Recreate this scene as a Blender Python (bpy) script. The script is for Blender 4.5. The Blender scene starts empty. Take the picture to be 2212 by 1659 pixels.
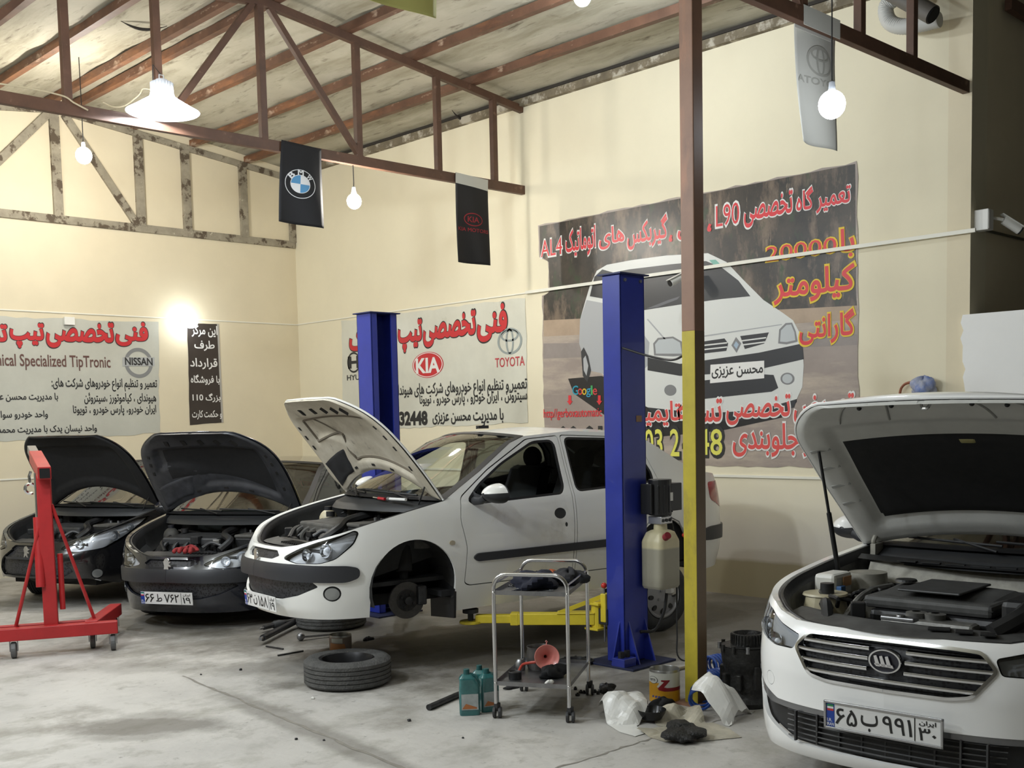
import bpy, bmesh, math, random
import numpy as np
from mathutils import Vector, Matrix
from mathutils.geometry import delaunay_2d_cdt
SC = bpy.context.scene
COL = SC.collection
PI = math.pi
R = math.radians
random.seed(7)
# ------------------------------------------------------------------ camera
FPX, PX, PY, CAMH = 2419.0, 1106.0, 1105.0, 1.78
def _cam_axes(y, p, r):
    f = np.array([math.sin(y) * math.cos(p), math.cos(y) * math.cos(p), math.sin(p)])
    rt = np.array([math.cos(y), -math.sin(y), 0.0]); up = np.cross(rt, f)
    return np.array([rt * math.cos(r) + up * math.sin(r), -rt * math.sin(r) + up * math.cos(r), f])
AX = _cam_axes(R(43.87), R(-4.6), R(-1.24))
cd = bpy.data.cameras.new('camera'); cd.sensor_width = 36.0
cd.lens = FPX / 2212 * 36.0
cd.shift_y = (PY - 829.5) / 2212
cd.clip_end = 200
co = bpy.data.objects.new('camera', cd); COL.objects.link(co)
M4 = Matrix.Identity(4)
for i in range(3):
    M4[i][0], M4[i][1], M4[i][2] = AX[0][i], AX[1][i], -AX[2][i]
M4[0][3], M4[1][3], M4[2][3] = 0, 0, CAMH
co.matrix_world = M4
SC.camera = co
# a measured point of the photograph carried to a real plane of the room
def on_plane(px, py, n, d):
    r = AX[0] * (px - PX) / FPX - AX[1] * (py - PY) / FPX + AX[2]
    n = np.array(n, float); c = np.array([0, 0, CAMH])
    t = (d - n @ c) / (n @ r)
    return Vector(c + t * r)
def floor_at(px, py, z=0.0): return on_plane(px, py, (0, 0, 1), z)
def right_at(px, py, X=9.31): return on_plane(px, py, (1, 0, 0), X)
def back_at(px, py, Y=14.14): return on_plane(px, py, (0, 1, 0), Y)
# ------------------------------------------------------------------ view and light
SC.view_settings.view_transform = 'Standard'
SC.view_settings.look = 'None'
SC.view_settings.gamma = 1.0
SC.view_settings.exposure = 0.12
SC.view_settings.use_curve_mapping = False
W = bpy.data.worlds.new('world'); SC.world = W; W.use_nodes = True
W.node_tree.nodes['Background'].inputs[0].default_value = (0.9, 0.95, 1.0, 1)
W.node_tree.nodes['Background'].inputs[1].default_value = 0.25
def lamp(kind, loc, power, color, size=0.1, rot=None, parent=None, spread=None):
    d = bpy.data.lights.new('unseen_lamp', kind); d.energy = power; d.color = color
    if kind == 'AREA':
        d.shape = 'DISK'; d.size = size
        if spread: d.spread = spread
    else: d.shadow_soft_size = size
    o = bpy.data.objects.new('unseen_lamp', d); COL.objects.link(o); o.location = loc
    if rot: o.rotation_euler = rot
    if parent: o.parent = parent
    return o
COOL = (0.87, 0.94, 1.0); WARM = (1.0, 0.95, 0.86)
# hall lamps outside the picture; the last two are added to brighten white cars
for x, y, z, pw in ((0.9, 6.1, 4.1, 250), (0.9, 9.4, 4.3, 250), (-1.4, 6.0, 4.0, 170), (2.0, 7.0, 4.0, 130), (1.8, 3.5, 3.9, 75)):
    lamp('POINT', (x, y, z), pw, COOL, 0.14)
# ------------------------------------------------------------------ helpers
def tag(o, label=None, cat=None, group=None, kind=None):
    if label: o['label'] = label
    if cat: o['category'] = cat
    if group: o['group'] = group
    if kind: o['kind'] = kind
    return o
def empty(name, loc=(0, 0, 0), rz=0.0, label=None, cat=None, group=None):
    o = bpy.data.objects.new(name, None); COL.objects.link(o)
    o.location = loc; o.rotation_euler = (0, 0, rz); o.empty_display_size = 0.1
    return tag(o, label, cat, group)
def link_mesh(name, verts, faces, mat, parent=None, smooth=False, bevel=0.0, normals=None):
    me = bpy.data.meshes.new(name)
    me.from_pydata([tuple(v) for v in verts], [], [tuple(f) for f in faces])
    me.materials.append(mat)
    if smooth: me.polygons.foreach_set('use_smooth', [True] * len(me.polygons))
    me.update()
    if normals is not None: me.normals_split_custom_set_from_vertices([tuple(n) for n in normals])
    o = bpy.data.objects.new(name, me); COL.objects.link(o)
    if parent: o.parent = parent
    if bevel:
        b = o.modifiers.new('bevel', 'BEVEL'); b.width = bevel; b.segments = 2; b.limit_method = 'ANGLE'; b.angle_limit = R(40)
    return o
def copy_tree(o, parent=None):
    c = o.copy(); COL.objects.link(c)
    if parent: c.parent = parent
    for ch in list(o.children): copy_tree(ch, c)
    return c
def frame_of(p, q):
    d = (Vector(q) - Vector(p)).normalized()
    a = Vector((0, 0, 1)) if abs(d.z) < 0.9 else Vector((1, 0, 0))
    x = d.cross(a).normalized(); y = x.cross(d).normalized()
    return d, x, y
def catmull(pts, n=8, closed=False):
    P = [np.array(p, float) for p in pts]; out = []
    N = len(P)
    for i in range(N if closed else N - 1):
        p1, p2 = P[i], P[(i + 1) % N]
        p0 = P[i - 1] if (closed or i > 0) else 2 * p1 - p2
        p3 = P[(i + 2) % N] if (closed or i + 2 < N) else 2 * p2 - p1
        for k in range(n):
            t = k / n
            out.append(0.5 * ((2 * p1) + (p2 - p0) * t + (2 * p0 - 5 * p1 + 4 * p2 - p3) * t * t + (3 * p1 - p0 - 3 * p2 + p3) * t ** 3))
    if not closed: out.append(P[-1])
    return out
class MB:
    def __init__(s): s.v = []; s.f = []
    def add(s, verts, faces):
        b = len(s.v); s.v += [tuple(v) for v in verts]; s.f += [tuple(i + b for i in f) for f in faces]; return s
    def box(s, c, size, rz=0.0, rot=None):
        m = rot if rot is not None else Matrix.Rotation(rz, 3, 'Z')
        h = [x / 2 for x in size]; vs = []
        for i in (-1, 1):
            for j in (-1, 1):
                for k in (-1, 1): vs.append(Vector(c) + m @ Vector((i * h[0], j * h[1], k * h[2])))
        return s.add(vs, [(0, 1, 3, 2), (4, 6, 7, 5), (0, 4, 5, 1), (2, 3, 7, 6), (0, 2, 6, 4), (1, 5, 7, 3)])
    def bar(s, p, q, w, h, up=(0, 0, 1)):
        d = (Vector(q) - Vector(p)); L = d.length; d.normalize()
        u = Vector(up); x = d.cross(u)
        if x.length < 1e-4: x = d.cross(Vector((1, 0, 0)))
        x.normalize(); y = x.cross(d)
        m = Matrix((x, d, y)).transposed()
        return s.box((Vector(p) + Vector(q)) / 2, (w, L, h), rot=m)
    def cyl(s, p, q, r0, r1=None, n=16, caps=True):
        r1 = r0 if r1 is None else r1
        d, x, y = frame_of(p, q); vs = []
        for c, r in ((Vector(p), r0), (Vector(q), r1)):
            for i in range(n):
                a = 2 * PI * i / n; vs.append(c + x * math.cos(a) * r + y * math.sin(a) * r)
        fs = [(i, (i + 1) % n, n + (i + 1) % n, n + i) for i in range(n)]
        if caps: fs += [tuple(range(n - 1, -1, -1)), tuple(range(n, 2 * n))]
        return s.add(vs, fs)
    def tube(s, pts, r, n=8, closed=False, caps=True):
        P = [Vector(p) for p in pts]; N = len(P); vs = []
        rr = r if isinstance(r, (list, tuple)) else [r] * N
        x = None
        for i in range(N):
            t = (P[(i + 1) % N] - P[i - 1]) if closed else (P[min(i + 1, N - 1)] - P[max(i - 1, 0)])
            t.normalize()
            if x is None:
                a = Vector((0, 0, 1)) if abs(t.z) < 0.9 else Vector((1, 0, 0)); x = t.cross(a).normalized()
            else:
                x = (x - t * x.dot(t))
                if x.length < 1e-6: x = t.orthogonal()
                x.normalize()
            y = t.cross(x)
            for k in range(n):
                a = 2 * PI * k / n; vs.append(P[i] + (x * math.cos(a) + y * math.sin(a)) * rr[i])
        fs = []
        for i in range(N if closed else N - 1):
            j = (i + 1) % N
            for k in range(n): fs.append((i * n + k, i * n + (k + 1) % n, j * n + (k + 1) % n, j * n + k))
        if not closed and caps: fs += [tuple(range(n - 1, -1, -1)), tuple(range((N - 1) * n, N * n))]
        return s.add(vs, fs)
    def lathe(s, prof, n=24, m=None, closed=False):
        # prof: (radius, height) about +Z, then matrix m
        m = m or Matrix.Identity(4); vs = []; N = len(prof)
        for r, z in prof:
            for i in range(n):
                a = 2 * PI * i / n; vs.append(m @ Vector((r * math.cos(a), r * math.sin(a), z)))
        fs = []
        for j in range(N if closed else N - 1):
            q = (j + 1) % N
            for i in range(n): fs.append((j * n + i, j * n + (i + 1) % n, q * n + (i + 1) % n, q * n + i))
        return s.add(vs, fs)
    def sphere(s, c, r, n=12, sc=(1, 1, 1)):
        prof = [(max(1e-4, math.sin(PI * i / n)), -math.cos(PI * i / n)) for i in range(n + 1)]
        m = Matrix.Translation(Vector(c)) @ Matrix.Diagonal((r * sc[0], r * sc[1], r * sc[2], 1))
        return s.lathe(prof, n * 2, m)
    def grid(s, fn, nu, nv):
        b = len(s.v)
        for i in range(nu + 1):
            for j in range(nv + 1): s.v.append(tuple(fn(i / nu, j / nv)))
        for i in range(nu):
            for j in range(nv):
                a = b + i * (nv + 1) + j; s.f.append((a, a + 1, a + nv + 2, a + nv + 1))
        return s
    def prism(s, poly, d):
        # poly: list of 3D points (planar), extruded by vector d
        n = len(poly); P = [Vector(p) for p in poly]; d = Vector(d)
        s.add(P + [p + d for p in P], [tuple(range(n - 1, -1, -1)), tuple(range(n, 2 * n))] + [(i, (i + 1) % n, n + (i + 1) % n, n + i) for i in range(n)])
        return s
    def build(s, name, mat, parent=None, smooth=False, bevel=0.0):
        o = link_mesh(name, s.v, s.f, mat, parent, smooth, bevel)
        if smooth:
            bm = bmesh.new(); bm.from_mesh(o.data); bmesh.ops.recalc_face_normals(bm, faces=bm.faces)
            for e in bm.edges:
                if len(e.link_faces) == 2 and e.calc_face_angle(0) > R(42): e.smooth = False
            bm.to_mesh(o.data); bm.free()
        else:
            bm = bmesh.new(); bm.from_mesh(o.data); bmesh.ops.recalc_face_normals(bm, faces=bm.faces); bm.to_mesh(o.data); bm.free()
        return o
def resample(poly, step, closed=True):
    out = []; P = [np.array(p, float) for p in poly]; N = len(P)
    for i in range(N if closed else N - 1):
        a, b = P[i], P[(i + 1) % N]; n = max(1, int(math.ceil(np.linalg.norm(b - a) / step)))
        for k in range(n): out.append(a + (b - a) * k / n)
    if not closed: out.append(P[-1])
    return out
def in_poly(pts, poly):
    pts = np.asarray(pts, float); P = np.asarray(poly, float)
    x, y = pts[:, 0], pts[:, 1]; ins = np.zeros(len(pts), bool)
    j = len(P) - 1
    for i in range(len(P)):
        xi, yi = P[i]; xj, yj = P[j]
        c = ((yi > y) != (yj > y))
        with np.errstate(divide='ignore', invalid='ignore'):
            c &= x < (xj - xi) * (y - yi) / (yj - yi + 1e-15) + xi
        ins ^= c; j = i
    return ins
# ------------------------------------------------------------------ materials
MATS = {}
def mat(name, col=(0.5, 0.5, 0.5), rough=0.5, metal=0.0, noise=0.0, nscale=8.0, col2=None, bump=0.0, bscale=40.0, coat=0.0, emis=0.0, spec=0.5, alpha=1.0, trans=0.0, rn=0.0):
    if name in MATS: return MATS[name]
    m = bpy.data.materials.new(name); m.use_nodes = True; nt = m.node_tree; b = nt.nodes['Principled BSDF']
    b.inputs['Base Color'].default_value = (*col, 1); b.inputs['Roughness'].default_value = rough; b.inputs['Metallic'].default_value = metal
    b.inputs['Coat Weight'].default_value = coat; b.inputs['Coat Roughness'].default_value = 0.05
    b.inputs['Specular IOR Level'].default_value = spec
    b.inputs['Alpha'].default_value = alpha; b.inputs['Transmission Weight'].default_value = trans
    if emis: b.inputs['Emission Color'].default_value = (*col, 1); b.inputs['Emission Strength'].default_value = emis
    tc = None
    if noise or bump or rn:
        tc = nt.nodes.new('ShaderNodeTexCoord')
    if noise or rn:
        n = nt.nodes.new('ShaderNodeTexNoise'); n.inputs['Scale'].default_value = nscale; n.inputs['Detail'].default_value = 6; n.inputs['Roughness'].default_value = 0.65
        nt.links.new(tc.outputs['Object'], n.inputs['Vector'])
        if noise:
            r = nt.nodes.new('ShaderNodeValToRGB'); c2 = col2 or tuple(max(0, c * (1 - noise)) for c in col)
            r.color_ramp.elements[0].position = 0.35; r.color_ramp.elements[1].position = 0.65
            r.color_ramp.elements[0].color = (*c2, 1); r.color_ramp.elements[1].color = (*col, 1)
            nt.links.new(n.outputs['Fac'], r.inputs['Fac']); nt.links.new(r.outputs['Color'], b.inputs['Base Color'])
        if rn:
            mr = nt.nodes.new('ShaderNodeMapRange'); mr.inputs['To Min'].default_value = max(0, rough - rn); mr.inputs['To Max'].default_value = rough + rn
            nt.links.new(n.outputs['Fac'], mr.inputs['Value']); nt.links.new(mr.outputs['Result'], b.inputs['Roughness'])
    if bump:
        n2 = nt.nodes.new('ShaderNodeTexNoise'); n2.inputs['Scale'].default_value = bscale; n2.inputs['Detail'].default_value = 5
        nt.links.new(tc.outputs['Object'], n2.inputs['Vector'])
        bp = nt.nodes.new('ShaderNodeBump'); bp.inputs['Strength'].default_value = bump; bp.inputs['Distance'].default_value = 0.02
        nt.links.new(n2.outputs['Fac'], bp.inputs['Height']); nt.links.new(bp.outputs['Normal'], b.inputs['Normal'])
    MATS[name] = m
    return m
def glass_mat(name, tint=(0.85, 0.92, 0.88), k=0.12):
    if name in MATS: return MATS[name]
    m = bpy.data.materials.new(name); m.use_nodes = True; nt = m.node_tree
    for n in list(nt.nodes):
        if n.type != 'OUTPUT_MATERIAL': nt.nodes.remove(n)
    out = nt.nodes[0]
    tr = nt.nodes.new('ShaderNodeBsdfTransparent'); tr.inputs[0].default_value = (*tint, 1)
    gl = nt.nodes.new('ShaderNodeBsdfGlossy'); gl.inputs['Roughness'].default_value = 0.03
    fr = nt.nodes.new('ShaderNodeFresnel'); fr.inputs[0].default_value = 1.5
    ad = nt.nodes.new('ShaderNodeMath'); ad.operation = 'ADD'; ad.inputs[1].default_value = k; ad.use_clamp = True
    mx = nt.nodes.new('ShaderNodeMixShader')
    nt.links.new(fr.outputs[0], ad.inputs[0]); nt.links.new(ad.outputs[0], mx.inputs[0]); nt.links.new(tr.outputs[0], mx.inputs[1]); nt.links.new(gl.outputs[0], mx.inputs[2]); nt.links.new(mx.outputs[0], out.inputs[0])
    MATS[name] = m; return m
def add_paint_layer(m, col, scale, lo, hi, rough=None, vec_scale=(1, 1, 1), detail=8, seed=0.0, coord='Object'):
    # wear, rust or dirt patches mixed over the base colour
    nt = m.node_tree; b = nt.nodes['Principled BSDF']; inp = b.inputs['Base Color']
    tc = nt.nodes.new('ShaderNodeTexCoord'); mp = nt.nodes.new('ShaderNodeMapping'); mp.inputs['Scale'].default_value = vec_scale; mp.inputs['Location'].default_value = (seed, seed * 1.7, seed * .6)
    n = nt.nodes.new('ShaderNodeTexNoise'); n.inputs['Scale'].default_value = scale; n.inputs['Detail'].default_value = detail; n.inputs['Roughness'].default_value = 0.68
    r = nt.nodes.new('ShaderNodeMapRange'); r.inputs['From Min'].default_value = lo; r.inputs['From Max'].default_value = hi
    mx = nt.nodes.new('ShaderNodeMix'); mx.data_type = 'RGBA'
    nt.links.new(tc.outputs[coord], mp.inputs[0]); nt.links.new(mp.outputs[0], n.inputs['Vector']); nt.links.new(n.outputs['Fac'], r.inputs['Value'])
    nt.links.new(r.outputs['Result'], mx.inputs['Factor'])
    if inp.is_linked: nt.links.new(inp.links[0].from_socket, mx.inputs[6])
    else: mx.inputs[6].default_value = inp.default_value
    mx.inputs[7].default_value = (*col, 1)
    nt.links.new(mx.outputs[2], inp)
    return m
DARKWALL = mat('darkened_wall_paint', (0.12, 0.11, 0.085), 0.75, noise=0.06, nscale=1.3, bump=0.10, bscale=9)  # unseen walls, darkened so that they bounce less light
CONC = mat('concrete_floor', (0.47, 0.45, 0.42), 0.62, noise=0.16, nscale=1.2, bump=0.25, bscale=14)
ROOFM = mat('roof_sheet_lining', (0.47, 0.44, 0.345), 0.8, noise=0.14, nscale=1.5, bump=0.3, bscale=3)
STEEL = mat('brown_primer_steel', (0.120, 0.058, 0.034), 0.55, noise=0.3, nscale=6)
add_paint_layer(STEEL, (0.26, 0.15, 0.10), 9, 0.62, 0.76, seed=3)
DARK = mat('black_plastic', (0.012, 0.012, 0.013), 0.5)
RUBBER = mat('tyre_rubber', (0.045, 0.046, 0.048), 0.72, noise=0.3, nscale=20)
CHROME = mat('chrome', (0.75, 0.76, 0.78), 0.12, 1.0)
STAINLESS = mat('stainless_tube', (0.62, 0.62, 0.63), 0.22, 1.0)
GREYMET = mat('bare_metal', (0.35, 0.35, 0.36), 0.4, 0.9, noise=0.3, nscale=25)
DARKMET = mat('oily_metal', (0.05, 0.05, 0.052), 0.42, 0.5, noise=0.5, nscale=18)
WHITEP = mat('white_plastic', (0.80, 0.79, 0.74), 0.4)
CABLE = mat('black_cable', (0.01, 0.01, 0.01), 0.5)
XW, YB = 9.31, 14.14
# ------------------------------------------------------------------ room shell
def slab(name, c, size, m, parent=None):
    o = MB().box(c, size).build(name, m, parent); return tag(o, kind='structure')
SLOPE, XR, ZR = 0.118, 5.89, 5.90
def roof_z(x): return ZR - SLOPE * abs(x - XR)
# floor material: joints, oil spots, dust and wide dark patches
def floor_marks():
    m = CONC; nt = m.node_tree; b = nt.nodes['Principled BSDF']
    add_paint_layer(m, (0.51, 0.49, 0.455), 0.55, 0.45, 0.62, seed=5)
    add_paint_layer(m, (0.33, 0.315, 0.28), 2.0, 0.50, 0.68, vec_scale=(1, 1.5, 1), seed=17)
    add_paint_layer(m, (0.21, 0.195, 0.165), 0.8, 0.53, 0.70, seed=11)
    add_paint_layer(m, (0.24, 0.225, 0.195), 3.0, 0.56, 0.74, seed=2)
    add_paint_layer(m, (0.20, 0.19, 0.17), 14.0, 0.62, 0.74, seed=6)
    tc = nt.nodes.new('ShaderNodeTexCoord')
    wob = nt.nodes.new('ShaderNodeTexNoise'); wob.inputs['Scale'].default_value = 1.8; wob.inputs['Detail'].default_value = 7; wob.inputs['Roughness'].default_value = 0.7
    nt.links.new(tc.outputs['Object'], wob.inputs['Vector'])
    # oil spots, joint dirt and wide dark patches under the cars: centre, radii, angle
    dark_marks = []
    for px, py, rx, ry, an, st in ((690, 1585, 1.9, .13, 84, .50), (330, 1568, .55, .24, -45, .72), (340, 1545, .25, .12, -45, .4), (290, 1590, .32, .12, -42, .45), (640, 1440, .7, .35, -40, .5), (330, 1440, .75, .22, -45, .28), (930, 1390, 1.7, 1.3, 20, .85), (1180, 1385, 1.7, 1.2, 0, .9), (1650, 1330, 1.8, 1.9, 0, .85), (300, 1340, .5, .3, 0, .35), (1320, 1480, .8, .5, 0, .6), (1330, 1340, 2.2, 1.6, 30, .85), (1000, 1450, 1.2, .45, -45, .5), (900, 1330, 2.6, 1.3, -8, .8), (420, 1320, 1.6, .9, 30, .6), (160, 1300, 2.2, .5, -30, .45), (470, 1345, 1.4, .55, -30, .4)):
        p = floor_at(px, py); dark_marks.append((p.x, p.y, rx, ry, R(an), st))
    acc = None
    for x, y, rx, ry, an, st in dark_marks:
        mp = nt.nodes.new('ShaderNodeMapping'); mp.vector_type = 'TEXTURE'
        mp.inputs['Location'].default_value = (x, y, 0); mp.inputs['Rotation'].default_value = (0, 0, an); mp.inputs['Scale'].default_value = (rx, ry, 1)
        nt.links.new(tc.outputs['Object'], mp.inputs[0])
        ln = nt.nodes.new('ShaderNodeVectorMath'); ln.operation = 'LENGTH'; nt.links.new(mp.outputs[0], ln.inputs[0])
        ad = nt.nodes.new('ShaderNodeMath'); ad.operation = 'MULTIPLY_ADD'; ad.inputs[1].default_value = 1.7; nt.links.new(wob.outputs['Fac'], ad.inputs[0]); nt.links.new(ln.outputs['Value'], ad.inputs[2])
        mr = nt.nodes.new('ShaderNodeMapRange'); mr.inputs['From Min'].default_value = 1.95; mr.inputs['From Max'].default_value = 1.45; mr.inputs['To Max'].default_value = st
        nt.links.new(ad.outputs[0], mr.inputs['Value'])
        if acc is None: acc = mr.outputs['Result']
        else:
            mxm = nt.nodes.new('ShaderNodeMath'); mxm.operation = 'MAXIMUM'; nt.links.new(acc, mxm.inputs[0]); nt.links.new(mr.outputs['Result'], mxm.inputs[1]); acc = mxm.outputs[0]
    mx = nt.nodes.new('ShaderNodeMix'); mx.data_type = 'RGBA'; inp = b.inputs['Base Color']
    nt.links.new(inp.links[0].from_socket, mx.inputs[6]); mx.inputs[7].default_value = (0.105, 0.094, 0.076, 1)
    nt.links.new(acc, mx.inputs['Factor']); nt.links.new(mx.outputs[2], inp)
floor_marks()
slab('floor', (3.5, 4.5, -0.06), (20, 24, 0.12), CONC)
# saw-cut joints in the concrete
JM = mat('joint_dirt', (0.27, 0.25, 0.215), 0.9, noise=0.3, nscale=9)
def floor_joint(name, a, b, w):
    p, q = floor_at(*a), floor_at(*b); d = (q - p); n = Vector((-d.y, d.x, 0)).normalized(); mb = MB(); N = 40
    pts = [(p + d * i / N + n * random.uniform(-.010, .010), w * random.uniform(.35, 1.1)) for i in range(N + 1)]
    vs = []
    for c, ww in pts: vs += [c + n * ww / 2 + Vector((0, 0, .0015)), c - n * ww / 2 + Vector((0, 0, .0015))]
    mb.add(vs, [(2 * i, 2 * i + 1, 2 * i + 3, 2 * i + 2) for i in range(N)])
    tag(mb.build(name, JM), kind='structure')
floor_joint('trim_1', (395, 1460), (1010, 1720), .030)
floor_joint('trim_2', (1010, 1720), (1440, 1585), .022)
floor_joint('trim_3', (1440, 1585), (1700, 1520), .012)
# right wall: cream paint, a whiter scuffed field below the lower conduit and a brown splash band at the foot
WR = mat('cream_wall_right', (0.80, 0.735, 0.55), 0.75, noise=0.05, nscale=1.1, bump=0.08, bscale=6)
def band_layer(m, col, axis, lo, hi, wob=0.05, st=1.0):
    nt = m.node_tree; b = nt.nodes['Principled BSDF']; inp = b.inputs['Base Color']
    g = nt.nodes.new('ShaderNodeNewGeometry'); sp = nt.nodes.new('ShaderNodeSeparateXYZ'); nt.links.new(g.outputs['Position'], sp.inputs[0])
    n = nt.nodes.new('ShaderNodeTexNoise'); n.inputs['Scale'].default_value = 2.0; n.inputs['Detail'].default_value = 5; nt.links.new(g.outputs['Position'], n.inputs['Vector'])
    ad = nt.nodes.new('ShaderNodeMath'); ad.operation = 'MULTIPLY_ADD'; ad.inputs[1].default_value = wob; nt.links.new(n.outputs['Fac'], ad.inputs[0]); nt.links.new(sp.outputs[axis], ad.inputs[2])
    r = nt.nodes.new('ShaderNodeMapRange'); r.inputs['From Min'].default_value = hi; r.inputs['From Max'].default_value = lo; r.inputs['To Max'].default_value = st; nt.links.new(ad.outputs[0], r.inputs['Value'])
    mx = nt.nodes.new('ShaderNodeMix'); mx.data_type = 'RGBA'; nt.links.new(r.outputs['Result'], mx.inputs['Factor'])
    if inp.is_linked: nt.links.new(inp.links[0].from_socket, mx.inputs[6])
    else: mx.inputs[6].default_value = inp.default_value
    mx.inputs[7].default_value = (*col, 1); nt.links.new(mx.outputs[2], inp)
band_layer(WR, (0.66, 0.625, 0.54), 2, 0.75, 1.35, 0.25)
band_layer(WR, (0.50, 0.455, 0.40), 2, 0.30, 1.10, 0.55, .75)
band_layer(WR, (0.33, 0.285, 0.17), 2, 0.37, 0.41, 0.06, 0.9)
def wall_right():
    mb = MB(); mb.box((XW + .15, (4.13 + YB) / 2 + .1, 2.75), (.3, YB - 4.13 + .2, 5.5)); return mb.build('wall_right', WR)
tag(wall_right(), kind='structure')
WB = mat('cream_wall_back', (0.76, 0.675, 0.49), 0.75, noise=0.06, nscale=1.1, bump=0.08, bscale=6)
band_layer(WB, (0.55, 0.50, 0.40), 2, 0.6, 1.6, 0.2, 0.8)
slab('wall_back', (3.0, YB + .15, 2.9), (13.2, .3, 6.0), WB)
slab('wall_left', (-3.65, 4.5, 2.8), (.3, 20, 5.6), DARKWALL)
slab('wall_front', (3.5, -5.15, 2.8), (17, .3, 5.6), DARKWALL)
# the bay on the right: a return wall and a low white wall in line with the right wall
slab('wall_return', (11.0, 4.13 + .1, 2.75), (3.38, .2, 5.5), WB)
LW = mat('white_plaster', (0.88, 0.88, 0.86), 0.7, noise=0.03, nscale=2, bump=0.1, bscale=14)
def low_wall():
    mb = MB(); y0, y1, zt = 4.165, -5.0, 2.585
    N = 40; poly = [(XW - .035, y1, 0), (XW - .035, y1, zt), (XW - .035, y0 - .04, zt)]
    for i in range(N + 1):
        poly.append((XW - .035, y0 + random.uniform(-.02, .03), zt - (zt) * i / N * .999))
    mb.prism(poly, (.18, 0, 0)); return mb.build('wall_low', LW)
tag(low_wall(), kind='structure')
slab('wall_bay', (12.6, -.4, 2.75), (.2, 9.4, 5.5), DARKWALL)
# roof lining sheets, one slope on each side of the ridge
def roof():
    mb = MB()
    def side(x0, x1):
        n = 60
        def f(u, v):
            x = x0 + (x1 - x0) * u; y = -5 + 20 * v
            return (x, y, roof_z(x) + .012 * math.sin(y * 7.3) * math.sin(x * 3.1 + y) + .010 * math.sin(y * 2.1 + x * 1.3))
        mb.grid(f, 40, 160)
    side(-3.6, XR); side(XR, 12.7)
    nb = len(mb.v); mb.add([(v[0], v[1], v[2] + .1) for v in mb.v[:nb]], [tuple(reversed(f)) for f in mb.f]); return mb.build('ceiling', ROOFM, smooth=True)
RM = ROOFM
add_paint_layer(RM, (0.25, 0.225, 0.155), 1.6, 0.46, 0.70, vec_scale=(2.2, .35, 1), seed=8)
add_paint_layer(RM, (0.13, 0.11, 0.075), 4.5, 0.56, 0.72, vec_scale=(2.5, .5, 1), seed=3)
tag(roof(), kind='structure')
# sagging gap edges of the lining
for px, py, dx in ((310, 25, .5), (1000, 245, .35)):
    p = on_plane(px, py, (SLOPE, 0, 1), ZR + SLOPE * XR)
    mb = MB(); mb.tube([(p.x + dx * (t - .5), p.y + .03 * math.sin(3 * t), roof_z(p.x + dx * (t - .5)) - .012 - .05 * math.sin(PI * t)) for t in [i / 12 for i in range(13)]], [max(.003, .016 * math.sin(PI * i / 12)) for i in range(13)], 6)
    tag(mb.build('roof_lining_flap', mat('lining_gap', (0.03, 0.025, 0.02), 0.9), smooth=True), 'dark sagging lining flap %s' % ('near the ridge at the upper left' if dx > .4 else 'above the truss end at the right wall'), 'roof flap')
# eave beam smeared with plaster on the right wall
EAVE = mat('plastered_beam', (0.20, 0.165, 0.11), 0.85, noise=0.3, nscale=7)
add_paint_layer(EAVE, (0.45, 0.41, 0.33), 5, 0.50, 0.60, seed=6)
o = MB().box((XW - .03, (4.13 + YB) / 2, 5.415), (.07, YB - 4.13, .085)).build('trim_4', EAVE); tag(o, kind='structure')
o = MB().box((XW - .05, (4.13 + YB) / 2, 5.475), (.05, YB - 4.13, .03)).build('trim_5', mat('lining_gap', (0.03, 0.025, 0.02), 0.9)); tag(o, kind='structure')
# ------------------------------------------------------------------ roof steel
RUST = mat('rusty_purlin', (0.145, 0.068, 0.038), 0.6, noise=0.35, nscale=4)
add_paint_layer(RUST, (0.27, 0.115, 0.05), 2.0, 0.52, 0.66, vec_scale=(1, .25, 1), seed=9)
add_paint_layer(RUST, (0.45, 0.33, 0.24), 6.0, 0.60, 0.70, vec_scale=(1, .4, 1), seed=1)
PW = (('brown roof purlin farthest left of the ridge', 3.30), ('brown roof purlin second to the left of the ridge, over the upper left corner', 4.10), ('brown roof purlin next to the ridge on its left', 4.92),
      ('left one of the two close ridge purlins', 5.77), ('right one of the two close ridge purlins', 6.06), ('brown roof purlin first to the right of the ridge pair', 6.89),
      ('orange rusty roof purlin second to the right of the ridge pair', 7.72), ('brown roof purlin nearest the right wall with the hanging bulb below', 8.55))
for lab, x in PW:
    mb = MB(); mb.box((0, 0, 0), (.075, YB + 4.9, .085)); o = mb.build('roof_purlin', RUST)
    o.location = (x, (YB - 4.9) / 2, roof_z(x) - .06); tag(o, lab, 'purlin', 'roof purlins along the hall')
def truss(y, x0, x1, label, posts, diags, pm=STEEL, w=.06, zc=4.44, zend=None, ypl=0.0, wide=1.0):
    t = empty('roof_truss', (XR, y, 0), 0, label, 'truss', 'steel roof trusses')
    L = lambda x, z: Vector((x - XR, ypl, z))
    zt = lambda x: roof_z(x) - .145
    mb = MB(); mb.bar(L(x0, zc), L(x1, zc), w, .10); mb.build('bottom_chord', pm, t, bevel=.004)
    mb = MB(); mb.bar(L(XR, zt(XR)), L(x1, zt(x1)), w, .08); mb.bar(L(x0, zt(x0)), L(XR, zt(XR)), w, .08); mb.build('top_chord', pm, t, bevel=.004)
    for x in posts:
        MB().bar(L(x, zc + .03), L(x, zt(x) - .03), .068 * wide, .062, up=(0, 1, 0)).build('post', pm, t, bevel=.003)
    for xa, xb in diags:
        MB().bar(L(xa, zc + .03), L(xb, zt(xb) - .03), .056 * wide, .055, up=(0, 1, 0)).build('diagonal', pm, t, bevel=.003)
    return t
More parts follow.
